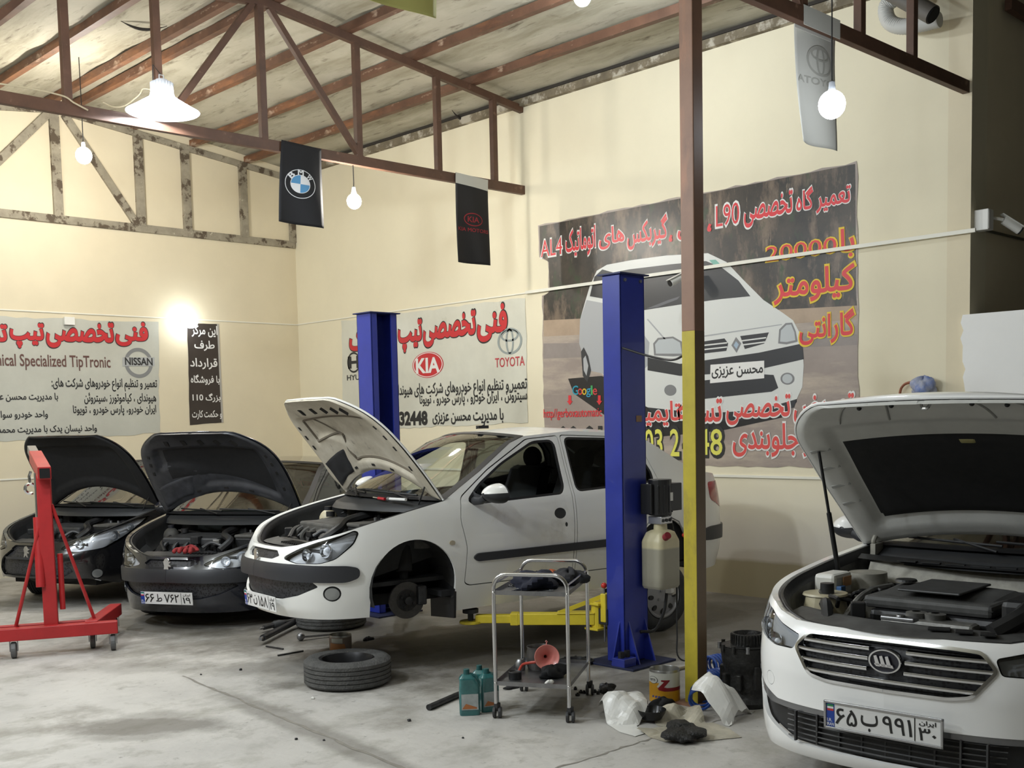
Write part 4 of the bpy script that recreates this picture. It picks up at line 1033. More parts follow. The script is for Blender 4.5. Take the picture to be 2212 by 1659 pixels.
prop_rod(c1, (-.16, .60, .90), .93, .90)
for sd, zz_ in ((1, .025), (-1, .15)): wheel(c1.t, (-2.39, sd * .72, zz_), side=sd)
door_mirror(c1, 1); door_mirror(c1, -1)
lion(c1.t, (.845, 0, .575), 1.15)
iran_plate(c1, (.858, .075, .265), 0.03, (('۶۳', (-.215, -.036, -.125, .036)), ('ﻥ', (-.105, -.036, -.045, .036)), ('۱۵۸', (-.02, -.036, .125, .036)), ('۱۹', (.165, -.040, .240, .012))), tilt=4)
MB().tube([(-1.02, .10, 1.46), (-1.10, .10, 1.485), (-1.10, .10, 1.50)], .007, 6).box((-1.08, .10, 1.47), (.10, .04, .025)).build('aerial_foot', DARK, c1.t, bevel=.006)
# bare brake of the missing wheel
def brake(car, u, v, z, sd=1):
    t = car.t; e = empty('brake_assembly', (u, v * sd, z)); e.parent = t; e.rotation_euler = (0, 0, R(-8 * sd)); M = Matrix.Rotation(-sd * PI / 2, 4, 'X')
    disc = mat('brake_disc', (.085, .08, .075), .5, .5, noise=.3, nscale=30)
    mb = MB(); mb.lathe([(.001, .012), (.075, .012), (.08, .0), (.134, .0), (.134, -.022), (.08, -.022), (.03, -.03)], 40, M); mb.build('brake_disc', disc, e, smooth=True)
    mb = MB(); mb.lathe([(.001, .035), (.028, .035), (.03, .012), (.074, .012), (.074, .014)], 28, M); mb.build('hub', DARKMET, e, smooth=True)
    for k in range(4): a = k * PI / 2 + .5; c = Vector((math.cos(a) * .05, sd * .012, math.sin(a) * .05)); MB().cyl(c, c + Vector((0, sd * .008, 0)), .008, n=8).build('bolt_hole', BAYD, e)
    MB().box((-.11, -.01 * sd, .03), (.07, .09, .14)).build('caliper', DARKMET, e, bevel=.012)
    MB().tube([(0, -.05 * sd, -.02), (-.02, -.10 * sd, .12), (-.05, -.16 * sd, .45)], .032, 12).tube([(-.02, -.09 * sd, .20), (-.05, -.16 * sd, .50)], .06, 12).build('suspension_strut', mat('well_black'), e, smooth=True)
    MB().bar((0, -.04 * sd, -.08), (-.05, -.42 * sd, .02), .07, .04).bar((.02, -.04 * sd, 0), (0, -.45 * sd, .06), .05, .05).build('wishbone', DARKMET, e, bevel=.008)
brake(c1, -.01, .66, .24); brake(c1, -.01, .66, .24, -1)
for sd in (1, -1): MB().prism([(-.335, sd * .45, .06), (-.335, sd * .77, .085), (-.335, sd * .785, .30), (-.335, sd * .45, .40)], (-.02, 0, 0)).build('mud_flap', DARK, c1.t)
# tools left on the scuttle
tm_ = c1.t.matrix_basis
for nm, p, q, r0, m, lab, cat in (('screwdriver', (-.02, .36, .958), (-.01, .20, .965), .011, mat('red_handle', (.45, .02, .03), .4), 'red-handled screwdriver lying on the scuttle of the white saloon', 'screwdriver'), ('torch', (-.06, .60, .962), (-.03, .42, .962), .011, mat('torch_white', (.8, .8, .78), .3), 'slim white torch beside the screwdriver on the scuttle', 'torch')):
    P_, Q_ = tm_ @ Vector(p), tm_ @ Vector(q); d_ = Q_ - P_; g = empty(nm, P_, 0, lab, cat)
    if nm == 'torch':
        MB().cyl((0, 0, 0), tuple(d_), r0, n=14).build('barrel', m, g, smooth=True); MB().cyl(tuple(d_), tuple(d_ * 1.15), r0 * 1.25, n=14).build('head', mat('torch_grey', (.3, .3, .3), .3, .6), g)
    else:
        MB().cyl((0, 0, 0), tuple(d_ * .55), r0, n=12).build('handle', m, g, smooth=True); MB().cyl(tuple(d_ * .55), tuple(d_), .005, n=8).build('blade', CHROME, g)
# ------------------------------------------------------------------ dark hatchback in the middle
W2 = spec206(PBLUE, '206')
c2 = build_car('car', 'blue-black hatchback with its bonnet up, between the black car and the white one', 'car', (5.30, 9.52), R(209), W2, 0.0)
bay(c2, PBLUE); cowl(c2); engine206(c2.t, 8, True)
h2 = bonnet(c2, 66, mat('bonnet_inner_black', (.055, .057, .064), .42, noise=.5, nscale=6), 'panel')
hood_details(c2, mat('dark_slot'), mat('sound_pad_grey', (.05, .052, .06), .6, noise=.4, nscale=14), None)
hood_patch(c2, 'insulation_mat', mat('bonnet_felt', (.014, .014, .015), .9, noise=.3, nscale=20), ((.46, -.68), (.78, -.66), (.90, .72), (.46, .72)), .006)
prop_rod(c2, (-.16, .60, .90), .93, .90)
for u, v in ((-.01, .72), (-.01, -.72), (-2.39, .72), (-2.39, -.72)): wheel(c2.t, (u, v, .29), side=1 if v > 0 else -1)
door_mirror(c2, 1); door_mirror(c2, -1)
lion(c2.t, (.842, 0, .585), 1.25)
iran_plate(c2, (.868, 0, .305), 0.0, (('۶۶', (-.215, -.036, -.125, .036)), ('ﻁ', (-.105, -.030, -.045, .036)), ('۷۶۲', (-.02, -.036, .125, .036)), ('۱۹', (.165, -.040, .240, .012))), tilt=4)
gc = c2.t.matrix_basis @ Vector((.80, .20, .70)); gm = MB(); rnd = random.Random(4)
gm.grid(lambda i, j: (.07 * math.cos(2 * PI * j) * math.sin(PI * i) * (1 + .2 * math.sin(6 * PI * j)), .09 * math.sin(2 * PI * j) * math.sin(PI * i), .028 * (1 - math.cos(PI * i)) * (1 + .3 * math.sin(9 * j + 4 * i))), 10, 24)
for k in range(4): gm.tube(catmull([(.03, -.06 + .04 * k, .03), (.09, -.075 + .05 * k, .035 + .01 * (k % 2)), (.12, -.08 + .055 * k, .012)], 5), [.018] * 10 + [.012], 8)
g_ = tag(gm.build('work_glove', mat('red_cloth', (.28, .02, .022), .85, noise=.3, nscale=20), smooth=True), 'crumpled red work glove on the nose of the blue-black hatchback', 'glove'); g_.location = gc; g_.rotation_euler = (0, 0, R(209))
# ------------------------------------------------------------------ black car at the left
W3 = spec206(PBLACK, '207')
c3 = build_car('car', 'glossy black car with swept headlights and raised bonnet behind the red hoist', 'car', (5.02, 11.79), R(203), W3, 0.0)
bay(c3, PBLACK); cowl(c3); engine206(c3.t, 15, True)
h3 = bonnet(c3, 68, mat('bonnet_felt', (.014, .014, .015), .9), 'none')
prop_rod(c3, (-.16, .60, .90), .93, .90)
for u, v in ((-.01, .72), (-.01, -.72), (-2.39, .72), (-2.39, -.72)): wheel(c3.t, (u, v, .29), side=1 if v > 0 else -1, rz=R(26) if u > -1 else 0)
door_mirror(c3, 1); door_mirror(c3, -1)
lion(c3.t, (.850, 0, .57), 1.2)
for sd in (1, -1): MB().tube([(.70, sd * .52, .47), (.72, sd * .42, .36), (.55, sd * .66, .27)], .006, 6).build('fog_trim', mat('trim_grey', (.20, .20, .20), .3, .5), c3.t, smooth=True)
# ------------------------------------------------------------------ large white saloon at the right
def spec_big(pm):
    ref = [(.985, 0), (.970, .29), (.915, .53), (.795, .715), (.56, .828), (.2, .870), (-.4, .880), (-2.0, .880), (-3.1, .84), (-3.6, .73), (-3.82, .47), (-3.88, 0)]
    nz = [(0, -.12), (.14, -.06), (.22, 0), (.30, .012), (.42, -.005), (.52, -.005), (.60, 0), (.68, -.015), (.76, -.04), (.82, -.075), (.88, -.16), (1.0, -.4)]
    tz = [(0, .15), (.3, .02), (.5, 0), (.7, .03), (.95, .07), (1.1, .15)]
    kz = [(0, .92), (.16, .945), (.30, .975), (.45, .992), (.60, 1.0), (.75, .995), (.88, .975), (.98, .945), (1.06, .91), (1.20, .835), (1.35, .76), (1.45, .71), (1.5, .66)]
    s = Shape(ref, nz, tz, kz, (.42, 1.25), (.3, 1.0)); AU, AV, TV = s.AU, s.AV, s.TV; L = s.L
    top = [(0, .812), (AV(.30), .812), (AV(.50), .815), (AV(.62), .840), (AV(.70), .868), (AU(.58), .905), (AU(.30), .950), (AU(-.1), .995), (AU(-.50), 1.03),
           (AU(-.95), 1.25), (AU(-1.28), 1.40), (AU(-1.42), 1.435), (AU(-1.95), 1.455), (AU(-2.5), 1.42), (AU(-2.75), 1.36), (AU(-3.15), 1.15), (AU(-3.35), 1.08), (AU(-3.7), 1.06), (TV(.45), 1.05), (L, 1.04)]
    idx = (8, 11, 14, 16, 17)
    bot = [(L, .26), (TV(.5), .24), (AU(-3.2), .20), (AU(-2.4), .19), (AU(-.4), .18), (AU(.36), .19), (AV(.5), .185), (0, .19)]
    outer = top + bot
    archf = circle2((AU(0), .33), .365, 36); archr = circle2((AU(-2.775), .33), .365, 36)
    grille = rounded([(-.05, .788), (AV(.28), .786), (AV(.40), .780), (AV(.47), .705), (AV(.375), .585), (AV(.28), .568), (-.05, .565)], .025)
    head = rounded([(AV(.482), .692), (AV(.60), .690), (AU(.78), .725), (AU(.60), .750), (AU(.55), .80), (AU(.56), .868), (AU(.68), .858), (AV(.68), .830), (AV(.58), .785), (AV(.455), .752)], .015)
    vent = rounded([(-.05, .245), (AV(.48), .250), (AU(.84), .330), (AU(.74), .42), (AU(.72), .455), (AU(.80), .445), (AV(.62), .405), (AV(.48), .405), (-.05, .408)], .02)
    fogv = rounded([(-.05, .405), (AV(.48), .402), (AV(.64), .405), (AU(.78), .450), (AU(.70), .475), (AU(.66), .55), (AU(.72), .545), (AV(.68), .475), (AV(.58), .432), (-.05, .426)], .012)
    fogb = rounded([(AV(.68), .215 + .08), (AU(.82), .30), (AU(.70), .40), (AV(.71), .36)], .02)
    tow = circle2((AV(.63), .520), .036, 24, .034)
    dfront = rounded([(AU(-.56), .36), (AU(-.60), .27), (AU(-1.62), .27), (AU(-1.66), 1.0), (AU(-1.66), 1.43), (AU(-1.40), 1.41), (AU(-.9), 1.19), (AU(-.58), 1.0)], .03)
    drear = rounded([(AU(-1.65), .27), (AU(-2.32), .27), (AU(-2.45), .5), (AU(-2.72), .74), (AU(-2.78), 1.0), (AU(-2.62), 1.36), (AU(-1.69), 1.43), (AU(-1.69), 1.0)], .03)
    wf = rounded([(AU(-.78), 1.03), (AU(-1.56), 1.04), (AU(-1.60), 1.39), (AU(-1.42), 1.375), (AU(-1.05), 1.20)], .05); wr = rounded([(AU(-1.73), 1.04), (AU(-2.66), 1.06), (AU(-2.52), 1.34), (AU(-1.73), 1.39)], .05)
    tail = rounded([(AU(-3.5), .98), (AU(-3.5), .82), (TV(.4), .82), (TV(.4), .96)], .04)
    feats = [('arch', archf), ('arch', archr), ('tow', grow(tow, -.002)), ('tow_gap', tow), ('headlight', head), ('lamp_gap', grow(head, .005)), ('grille', grow(grille, -.014)), ('gframe', grille), ('fogb', fogv), ('vent', vent),
             ('win_f', wf), ('gasket', grow(wf, .02)), ('win_r', wr), ('gasket', grow(wr, .02)), ('tail', tail), ('door_f', grow(dfront, -.004)), ('gap', grow(dfront, .004)), ('door_r', grow(drear, -.004)), ('gap', grow(drear, .004))]
    pieces = {'grille': ('grille_back', MESHM, -.035, 0, 'both'), 'gframe': ('grille_frame', CHROME, .008, .03, 'both'), 'tow': ('tow_eye_cover', pm, 0, .01, 'R'), 'tow_gap': ('tow_eye_gap', SEAM, -.002, 0, 'LR'), 'lamp_gap': ('headlight_surround', SEAM, -.010, 0, 'LR'),
              'vent': ('lower_grille', BAYD, -.03, 0, 'both'), 'fogb': ('fog_lamp', mat('fog_smoked', (.20, .20, .205), .2, .5), -.004, .015, 'LR'), 'gasket': ('window_gasket', DARK, -.002, .012, 'LR'),
              'tail': ('tail_light', mat('red_lamp', (.35, .02, .02), .15, coat=.5), .004, .015, 'LR'), 'door_f': ('front_door', pm, 0, .02, 'LR'), 'door_r': ('rear_door', pm, 0, .02, 'LR'), 'gap': ('door_gap', SEAM, -.014, 0, 'LR')}
    return dict(shape=s, outer=outer, feats=feats, pieces=pieces, paint=pm, glass=GLASSD, screen=glass_mat('windscreen_dark', (.40, .42, .42), .10), top=top, idx=idx, cabin=(-.62, -3.1), belt=1.03, wells=((0, .365), (-2.775, .365)), wz=.33, under=(.6, -3.5),
                bulge=dict(cowl=(.16, .012), scr=(.10, .035), roof=(-.05, .04), rg=(-.12, .02)), lamp_discs=((AV(.64), .70, .045), (AU(.68), .735, .045)), lampkind='smoked', hood_front=.835, hoodz=.06, grille=grille)
W4 = spec_big(PWHITE2)
c4 = build_car('car', 'large white saloon car at the right with chrome hexagonal grille and raised bonnet', 'car', (5.48, 2.41), R(183), W4, 0.0)
# grille bars and badge of the large saloon
bay(c4, PWHITE2, dark=mat('bay_grey_paint', (.16, .16, .155), .6, noise=.5, nscale=7)); cowl(c4, mat('scuttle_dark', (.035, .036, .038), .5))
sh4, t4 = c4.sh, c4.t
gp = W4['grille']
def grille_span(z):
    aa = np.linspace(0, 1.2, 400); m = in_poly(np.stack([aa, np.full(400, z)], 1), grow(gp, -.01)); return aa[m].max() if m.any() else 0
for z in (.742, .700, .656, .612):
    am = grille_span(z)
    for sd in (1, -1):
        lo = .085 if abs(z - .70) < .05 else 0.0
        aa = np.linspace(lo, am, 14); P = sh4.P(aa, np.full(14, z)); Nn = sh4.N(aa, np.full(14, z)); mb = MB(); vs = []
        for p, n in zip(P, Nn):
            for dn, dz in ((-.03, -.010), (.001, -.008), (.004, .0), (.001, .008), (-.03, .010)): vs.append(((p + n * dn)[0], (p + n * dn)[1] * sd, p[2] + dz))
        fs = [(5 * i + k, 5 * i + k + 1, 5 * i + k + 6, 5 * i + k + 5) for i in range(13) for k in range(4)]
        mb.add(vs, fs); mb.build('grille_bar', CHROME, t4, smooth=True)
c = sh4.P(np.array([0.]), np.array([.700]))[0]
bm_ = empty('badge', (c[0] - .004, 0, .700)); bm_.parent = t4; bm_.rotation_euler = (0, R(3), 0)
Mx = Matrix.Rotation(PI / 2, 4, 'Y') @ Matrix.Diagonal((.72, 1, 1, 1))
MB().lathe([(.001, .010), (.066, .010), (.067, .0)], 40, Mx).build('badge_field', mat('badge_dark', (.02, .02, .03), .3), bm_)
MB().lathe([(.064, .008), (.066, .018), (.074, .018), (.078, .004), (.076, -.01)], 40, Mx).build('badge_ring', CHROME, bm_, smooth=True)
mb = MB()
for k in range(3):   # three slanted sails of the emblem
    x = -.030 + .026 * k; mb.prism([(.012, -x - .016, -.024), (.012, -x + .006, -.024), (.012, -x - .012, .026), (.012, -x - .026, .022)], (.010, 0, 0))
mb.prism([(.012, .044, -.026), (.012, -.042, -.020), (.012, -.046, -.010), (.012, .038, -.012)], (.010, 0, 0))
mb.build('emblem', mat('emblem_silver', (.85, .85, .88), .1, 1.0), bm_, bevel=.001)
iran_plate(c4, (1.014, .01, .435), 0.0, (('۶۵', (-.215, -.036, -.115, .036)), ('ﺏ', (-.095, -.046, -.018, .030)), ('۹۹۱', (.005, -.036, .135, .036)), ('۳۰', (.165, -.042, .240, .012))), tilt=2, frame=True)
mb = MB()
for k in range(6):
    z = .275 + .024 * k; aa = np.linspace(0, .52, 12); P = sh4.P(aa, np.full(12, z))
    for sd in (1, -1): mb.tube([(p[0] - .012, p[1] * sd, p[2]) for p in P], .004, 4)
for k in range(-4, 5): mb.box((.955, k * .11, .335), (.02, .008, .14))
mb.build('grille_slats', BAYG, t4)
# ------ engine bay
AG = mat('dusty_grey_cover', (.085, .085, .083), .6, noise=.45, nscale=8)
mb = MB()
mb.grid(lambda i, j: (lambda v: (.93 - .20 * (v / .62) ** 2 - .26 * i * (1 - .25 * abs(v)), v, .812 + .022 * i - .03 * max(0, i - .75) * 4 * .5))(-.62 + 1.24 * j), 8, 26)
mb.build('radiator_cover', AG, t4, smooth=True)
for k, (v, w_) in enumerate(((.16, .09), (.27, .07), (.37, .06))):
    MB().box((.78, v, .832), (.07, w_, .006), R(20)).build('cover_slot', BAYD, t4)
MB().box((.69, -.06, .842), (.06, .16, .02)).cyl((.70, -.05, .85), (.70, -.05, .862), .02).build('bonnet_latch', GREYMET, t4, bevel=.006)
ec = MB(); ec.grid(lambda i, j: (.02 + .46 * i, -.34 + .62 * j, .905 + .03 * math.sin(PI * i) ** .3 * math.sin(PI * j) ** .3 - .03 * i), 12, 14); ec.box((.25, -.03, .87), (.46, .62, .06)); e4 = ec.build('engine_cover', AG, t4, bevel=.02)
MB().box((.25, -.03, .935), (.40, .30, .012)).build('cover_panel', BAYG, e4, bevel=.006)
MB().lathe([(.001, .0), (.05, .0), (.055, -.01)], 20, Matrix.Translation((.14, -.27, .942))).build('filler_ring', BAYD, e4)
bx(t4, 'engine_block', (.28, 0, .70), (.42, .62, .28), DARKMET, bev=.03)
for v in (-.05, .04): MB().lathe([(.02, 0), (.045, .0), (.048, .03), (.02, .035)], 18, Matrix.Translation((.53, v, .82))).build('inlet_flange', ALU, t4, smooth=True)
bx(t4, 'inlet_manifold', (.55, .02, .80), (.10, .44, .05), ALU, bev=.02)
bx(t4, 'battery', (.40, .58, .82), (.24, .19, .18), BAYD); bx(t4, 'fuse_box', (.12, .62, .88), (.24, .17, .10), BAYG, bev=.02)
bx(t4, 'air_filter_box', (.34, .40, .88), (.34, .16, .12), BAYD, bev=.03)
MB().cyl((-.08, -.58, .60), (-.08, -.58, .93), .12, .10, 24).build('strut_tower', mat('dusty_white_metal', (.42, .40, .34), .5, noise=.4, nscale=8), t4, smooth=True)
MB().cyl((-.08, .60, .60), (-.08, .60, .93), .12, .10, 24).build('strut_tower', mat('dusty_white_metal'), t4, smooth=True)
mb = MB(); mb.grid(lambda i, j: (.36 + .19 * math.cos(2 * PI * j) * (1 - .2 * i) * .7, -.60 + .15 * math.sin(2 * PI * j) * (1 - .25 * i) * .8, .74 + .13 * i), 4, 20); mb.lathe([(.001, 0), (.11, 0), (.115, -.01)], 20, Matrix.Translation((.36, -.60, .872)))
ct = mb.build('coolant_tank', TANKW, t4, smooth=True); MB().cyl((.38, -.58, .86), (.38, -.58, .925), .036, .034, 16).build('tank_cap', BAYD, ct, smooth=True)
bx(t4, 'washer_bottle', (.16, -.66, .89), (.20, .12, .12), mat('white_tank', (.70, .69, .64), .4), bev=.02)
bx(t4, 'warning_sticker', (.13, -.595, .905), (.09, .004, .05), mat('orange_sticker', (.62, .32, .14), .6), bev=0); bx(t4, 'relay', (.22, -.585, .865), (.05, .03, .05), mat('blue_relay', (.05, .13, .30), .5), bev=.004)
hose(t4, [(.72, -.40, .80), (.62, -.46, .86), (.52, -.52, .84), (.42, -.55, .80)], .028, BAYD, 'coolant_hose')
hose(t4, [(.50, -.42, .78), (.40, -.40, .86), (.20, -.42, .88), (.02, -.40, .88)], .018, ALU, 'coolant_pipe')
hose(t4, [(.70, .36, .82), (.60, .44, .88), (.50, .44, .90)], .045, BAYD, 'air_duct')
for k in range(12):
    rnd = random.Random(40 + k); x0, y0 = rnd.uniform(.0, .55), rnd.choice([rnd.uniform(-.55, -.35), rnd.uniform(.30, .6)])
    hose(t4, [(x0, y0, .83), (x0 + .06, y0 + rnd.uniform(-.08, .1), .88), (x0 - .05, y0 + rnd.uniform(-.1, .15), .87), (x0 - .14, y0 + rnd.uniform(-.1, .1), .84)], rnd.uniform(.006, .012), rnd.choice([DARK, BAYG, DUST]), 'wiring', 6)
for k in range(8):
    rnd = random.Random(60 + k); bx(t4, 'engine_bracket', (rnd.uniform(.0, .6), rnd.uniform(-.5, .5), rnd.uniform(.78, .84)), (rnd.uniform(.04, .1), rnd.uniform(.04, .1), rnd.uniform(.03, .08)), rnd.choice([ALU, DARKMET, BAYD, DUST]), rnd.uniform(0, 3), .006)
# bulkhead: pale metal strip and cowl grille in front of the screen
mb = MB(); mb.grid(lambda i, j: (-.22 - .06 * i, -.66 + 1.32 * j, .86 + .10 * i), 3, 10); mb.build('bulkhead', mat('dusty_white_metal'), t4)
mb = MB(); mb.grid(lambda i, j: (lambda q: (-.28 - .06 * i + .10 * (1 - q * q), .76 * q, .975 + .02 * i))(2 * j - 1), 3, 20)
for k in range(7): mb.box((-.215, -.42 + .13 * k, .985), (.03, .10, .006))
mb.build('scuttle_grille', BAYD, t4)
# ------ bonnet
HI = mat('bonnet_inner_grey', (.60, .60, .57), .45, noise=.12, nscale=5)
h4 = bonnet(c4, 45.3, HI, 'none')
pt4, th4 = c4.hpt, c4.hthick
hood_patch(c4, 'insulation_mat', mat('bonnet_felt'), ((.55, -.72), (.90, -.74), (.90, .74), (.55, .72)), .016, 20, 20)
mb = MB(); mb.tube(catmull([pt4(.24, -.03, .05), pt4(.25, 0, .10), pt4(.25, .05, .10), pt4(.24, .07, .05)], 6), .007, 8); mb.build('bonnet_striker', CHROME, h4, smooth=True)
hood_patch(c4, 'striker_plate', mat('dark_slot'), ((.21, -.06), (.28, -.06), (.28, .08), (.21, .08)), .004, 6, 6)
for q in (-.55, -.3, .3, .55): MB().sphere(pt4(.30, q, th4(.30, q) + .002), .012, 6).build('rubber_buffer', DARK, h4, smooth=True)
for q0 in (-.7, -.35, .35, .7):
    MB().tube([pt4(s, q0 * (1 - .2 * (s - .2)), th4(s, q0) + .001) for s in np.linspace(.16, .40, 8)], .006, 6).build('pressing_rib', mat('crease_grey', (.33, .33, .31), .6), h4, smooth=True)
MB().tube([pt4(.28 - .06 * q * q, q, th4(.25, q) + .001) for q in np.linspace(-.7, .7, 24)], .006, 6).build('pressing_rib', mat('crease_grey'), h4, smooth=True)
for sd in (1, -1):
    for s in (.56, .64, .72, .80): MB().bar(pt4(s, sd * .80, th4(s, sd * .8) + .002), pt4(s, sd * .93, th4(s, sd * .93) + .002), .02, .006, up=pt4(s, .8, .2) - pt4(s, .8, 0)).build('pressing_step', mat('crease_grey'), h4, bevel=.002)
for q in (-.02,): hood_patch(c4, 'felt_label', mat('yellow_label', (.32, .29, .12), .7), ((.565, -.02), (.59, -.02), (.59, .12), (.565, .12)), .022, 4, 4)
bpy.context.view_layer.update()
tip = h4.matrix_basis @ pt4(.55, -.86, .06); foot = Vector((.02, -.70, .93))
mid = foot.lerp(tip, .5); MB().tube([foot, mid], .013, 10).tube([mid, tip], .008, 10).build('gas_strut', DARK, t4, smooth=True)
for sd in (1, -1): MB().tube(catmull([(-.45, sd * .70, 1.02), (-.38, sd * .69, 1.06), (-.42, sd * .68, 1.12)], 6), .014, 8).box((-.40, sd * .68, 1.02), (.10, .03, .06)).build('bonnet_hinge', mat('dusty_white_metal'), t4, bevel=.004)
for u, v in ((0, .76), (0, -.76), (-2.775, .76), (-2.775, -.76)): wheel(t4, (u, v, .33), .33, .21, 'holes', rimr=.215, side=1 if v > 0 else -1)
door_mirror(c4, 1, u=-.72, v=.90, z=1.06); door_mirror(c4, -1, u=-.72, v=.90, z=1.06)
# ------------------------------------------------------------------ two-post lift
LBLUE = mat('lift_blue', (0.022, 0.038, 0.31), .33, coat=.3, noise=.15, nscale=5)
LYEL = mat('lift_yellow', (0.78, 0.62, 0.045), .38, noise=.12, nscale=8)
def lift_arm(t, p, q, par_name='lift_arm'):
    p, q = Vector(p), Vector(q); d = (q - p); L = d.length; d.normalize(); n = Vector((-d.y, d.x, 0))
    a = MB(); a.bar(p + d * .02, p + d * L * .62, .095, .085); a.bar(p + d * .02 + Vector((0, 0, .045)), p + d * .30 + Vector((0, 0, .045)), .11, .012)
    o = a.build(par_name, LYEL, t, bevel=.006)
    MB().bar(p + d * L * .60, p + d * L * .93, .072, .060).bar(p + d * L * .60, p + d * L * .66, .10, .09).build('arm_extension', LYEL, o, bevel=.005)
    MB().bar(p + d * .28 + n * .045 + Vector((0, 0, .05)), p - d * .04 + n * .03 + Vector((0, 0, .17)), .012, .03).build('arm_brace', LYEL, o)
    MB().cyl(p + d * L * .97 - Vector((0, 0, .035)), p + d * L * .97 - Vector((0, 0, .015)), .085, n=20).build('pad_plate', LYEL, o, bevel=.004)
    MB().cyl(p + d * L * .97 - Vector((0, 0, .015)), p + d * L * .97 + Vector((0, 0, .045)), .022, n=12).cyl(p + d * L * .97 + Vector((0, 0, .045)), p + d * L * .97 + Vector((0, 0, .075)), .06, n=20).build('rubber_pad', RUBBER, o)
    return o
def lift_column(cx, cy, w, dp, od, label, arms, unit=False):
    t = empty('lift_column', (cx, cy, 0), 0, label, 'car lift', 'posts of the two-post lift'); H = 2.80; th = .012
    mb = MB(); y0 = -od * (dp / 2 - th / 2)
    mb.box((0, y0, H / 2 + .01), (w, th, H - .02))
    for s_ in (1, -1):
        mb.box((s_ * (w / 2 - th / 2), 0, H / 2 + .01), (th, dp, H - .02)); mb.box((s_ * (w / 2 - .035), od * (dp / 2 - th / 2), H / 2 + .01), (.07, th, H - .02))
    mb.build('post', LBLUE, t, bevel=.004)
    MB().box((0, 0, H + .004), (w + .05, dp + .05, .010)).build('top_plate', mat('lift_blue_dark', (.012, .018, .09), .5), t)
    for s_ in (1, -1): MB().cyl((s_ * (w / 2 - .05), -od * dp / 2, H - .04), (s_ * (w / 2 - .05), -od * (dp / 2 + .012), H - .04), .012, n=10).build('bolt', GREYMET, t)
    MB().box((0, -od * .02, .008), (w + .22, dp + .30, .016)).build('base_plate', mat('lift_base', (.018, .024, .075), .6, noise=.4, nscale=8), t, bevel=.003)
    for s_ in (1, -1):
        MB().prism([(s_ * (w / 2), -od * dp * .25, .016), (s_ * (w / 2 + .09), -od * dp * .25, .016), (s_ * (w / 2), -od * dp * .25, .32)], (0, .010, 0)).build('gusset', LBLUE, t)
        MB().prism([(s_ * w * .33, -od * dp / 2, .016), (s_ * w * .33, -od * (dp / 2 + .10), .016), (s_ * w * .33, -od * dp / 2, .32)], (.010, 0, 0)).build('gusset', LBLUE, t)
    MB().box((-w / 2 - .045, -od * (dp / 2 + .03), .045), (.13, .12, .06)).build('anchor_block', LBLUE, t, bevel=.004)
    for k in (0, 1): MB().cyl((-w / 2 - .075 + .065 * k, -od * (dp / 2 + .03), .07), (-w / 2 - .075 + .065 * k, -od * (dp / 2 + .03), .12), .024, n=6).build('anchor_nut', DARKMET, t)
    c = MB(); c.box((0, od * .01, .62), (w - .06, dp - .04, .75)); c.box((0, od * (dp / 2 + .04), .34), (w + .02, .10, .12)); car_ = c.build('carriage', mat('carriage_dark', (.02, .022, .03), .5), t, bevel=.006)
    for (ax, ay) in arms:
        sx = 1 if ax > 0 else -1; p = Vector((sx * (w / 2 - .02), od * (dp / 2 + .11), .315))
        o = lift_arm(t, p, (ax, ay, .315))
        MB().cyl(p + Vector((0, 0, -.085)), p + Vector((0, 0, .13)), .048, n=16).box(p + Vector((0, 0, .115)), (.13, .13, .018)).box(p + Vector((0, 0, -.07)), (.15, .13, .018)).build('arm_pivot', LYEL, o, bevel=.004)
        b = MB(); b.box(p + Vector((sx * .0, -od * .085, .09)), (.075, .05, .21)); b.build('lock_block', LYEL, o, bevel=.006)
        MB().cyl(p + Vector((-.02, -od * .085, .19)), p + Vector((-.02, -od * .085, .245)), .007, n=8).cyl(p + Vector((-.02, -od * .085, -.16)), p + Vector((-.02, -od * .085, 0)), .006, n=8).build('lock_pin', GREYMET, o)
        MB().sphere(p + Vector((-.02, -od * .085, .255)), .022, 8).build('lock_knob', mat('red_knob', (.55, .03, .02), .35), o, smooth=True)
    if unit:
        ux, uy = .155, -.19
        m = MB(); m.cyl((ux, uy, 1.08), (ux, uy, 1.34), .085, n=24); m.box((ux + .09, uy - .02, 1.21), (.13, .12, .20)); m.box((ux - .10, uy + .04, 1.20), (.03, .10, .22))
        for k in range(12): a = 2 * PI * k / 12; m.box((ux + .086 * math.cos(a), uy + .086 * math.sin(a), 1.20), (.012, .012, .20), a)
        pu = m.build('pump_motor', mat('motor_black', (.012, .012, .013), .4), t, bevel=.006)
        MB().box((ux + .02, uy - .085, 1.215), (.04, .004, .06)).build('rating_plate', WHITEP, pu)
        MB().box((ux, uy, 1.045), (.13, .12, .055)).build('valve_block', mat('valve_alu', (.55, .55, .55), .35, .8), pu, bevel=.005)
        for k in range(3): MB().cyl((ux - .045 + .04 * k, uy - .06, 1.045), (ux - .045 + .04 * k, uy - .068, 1.045), .012, n=10).build('valve_port', DARK, pu)
        tk = MB(); prof = [(.052, 1.02), (.055, .975), (.09, .955), (.115, .90), (.118, .885), (.118, .57), (.108, .55), (.001, .55)]
        def tank(i, j):
            k = i * (len(prof) - 1); i0 = min(int(k), len(prof) - 2); w_ = k - i0; r = prof[i0][0] * (1 - w_) + prof[i0 + 1][0] * w_; z = prof[i0][1] * (1 - w_) + prof[i0 + 1][1] * w_
            a = 2 * PI * j; c_, s_ = math.cos(a), math.sin(a); k2 = 1 / max(abs(c_), abs(s_)) if r > .06 else 1; k2 = min(k2, 1.26)
            return (ux + r * k2 * c_, uy + r * k2 * s_ * .85, z)
        tk.grid(tank, 28, 64)
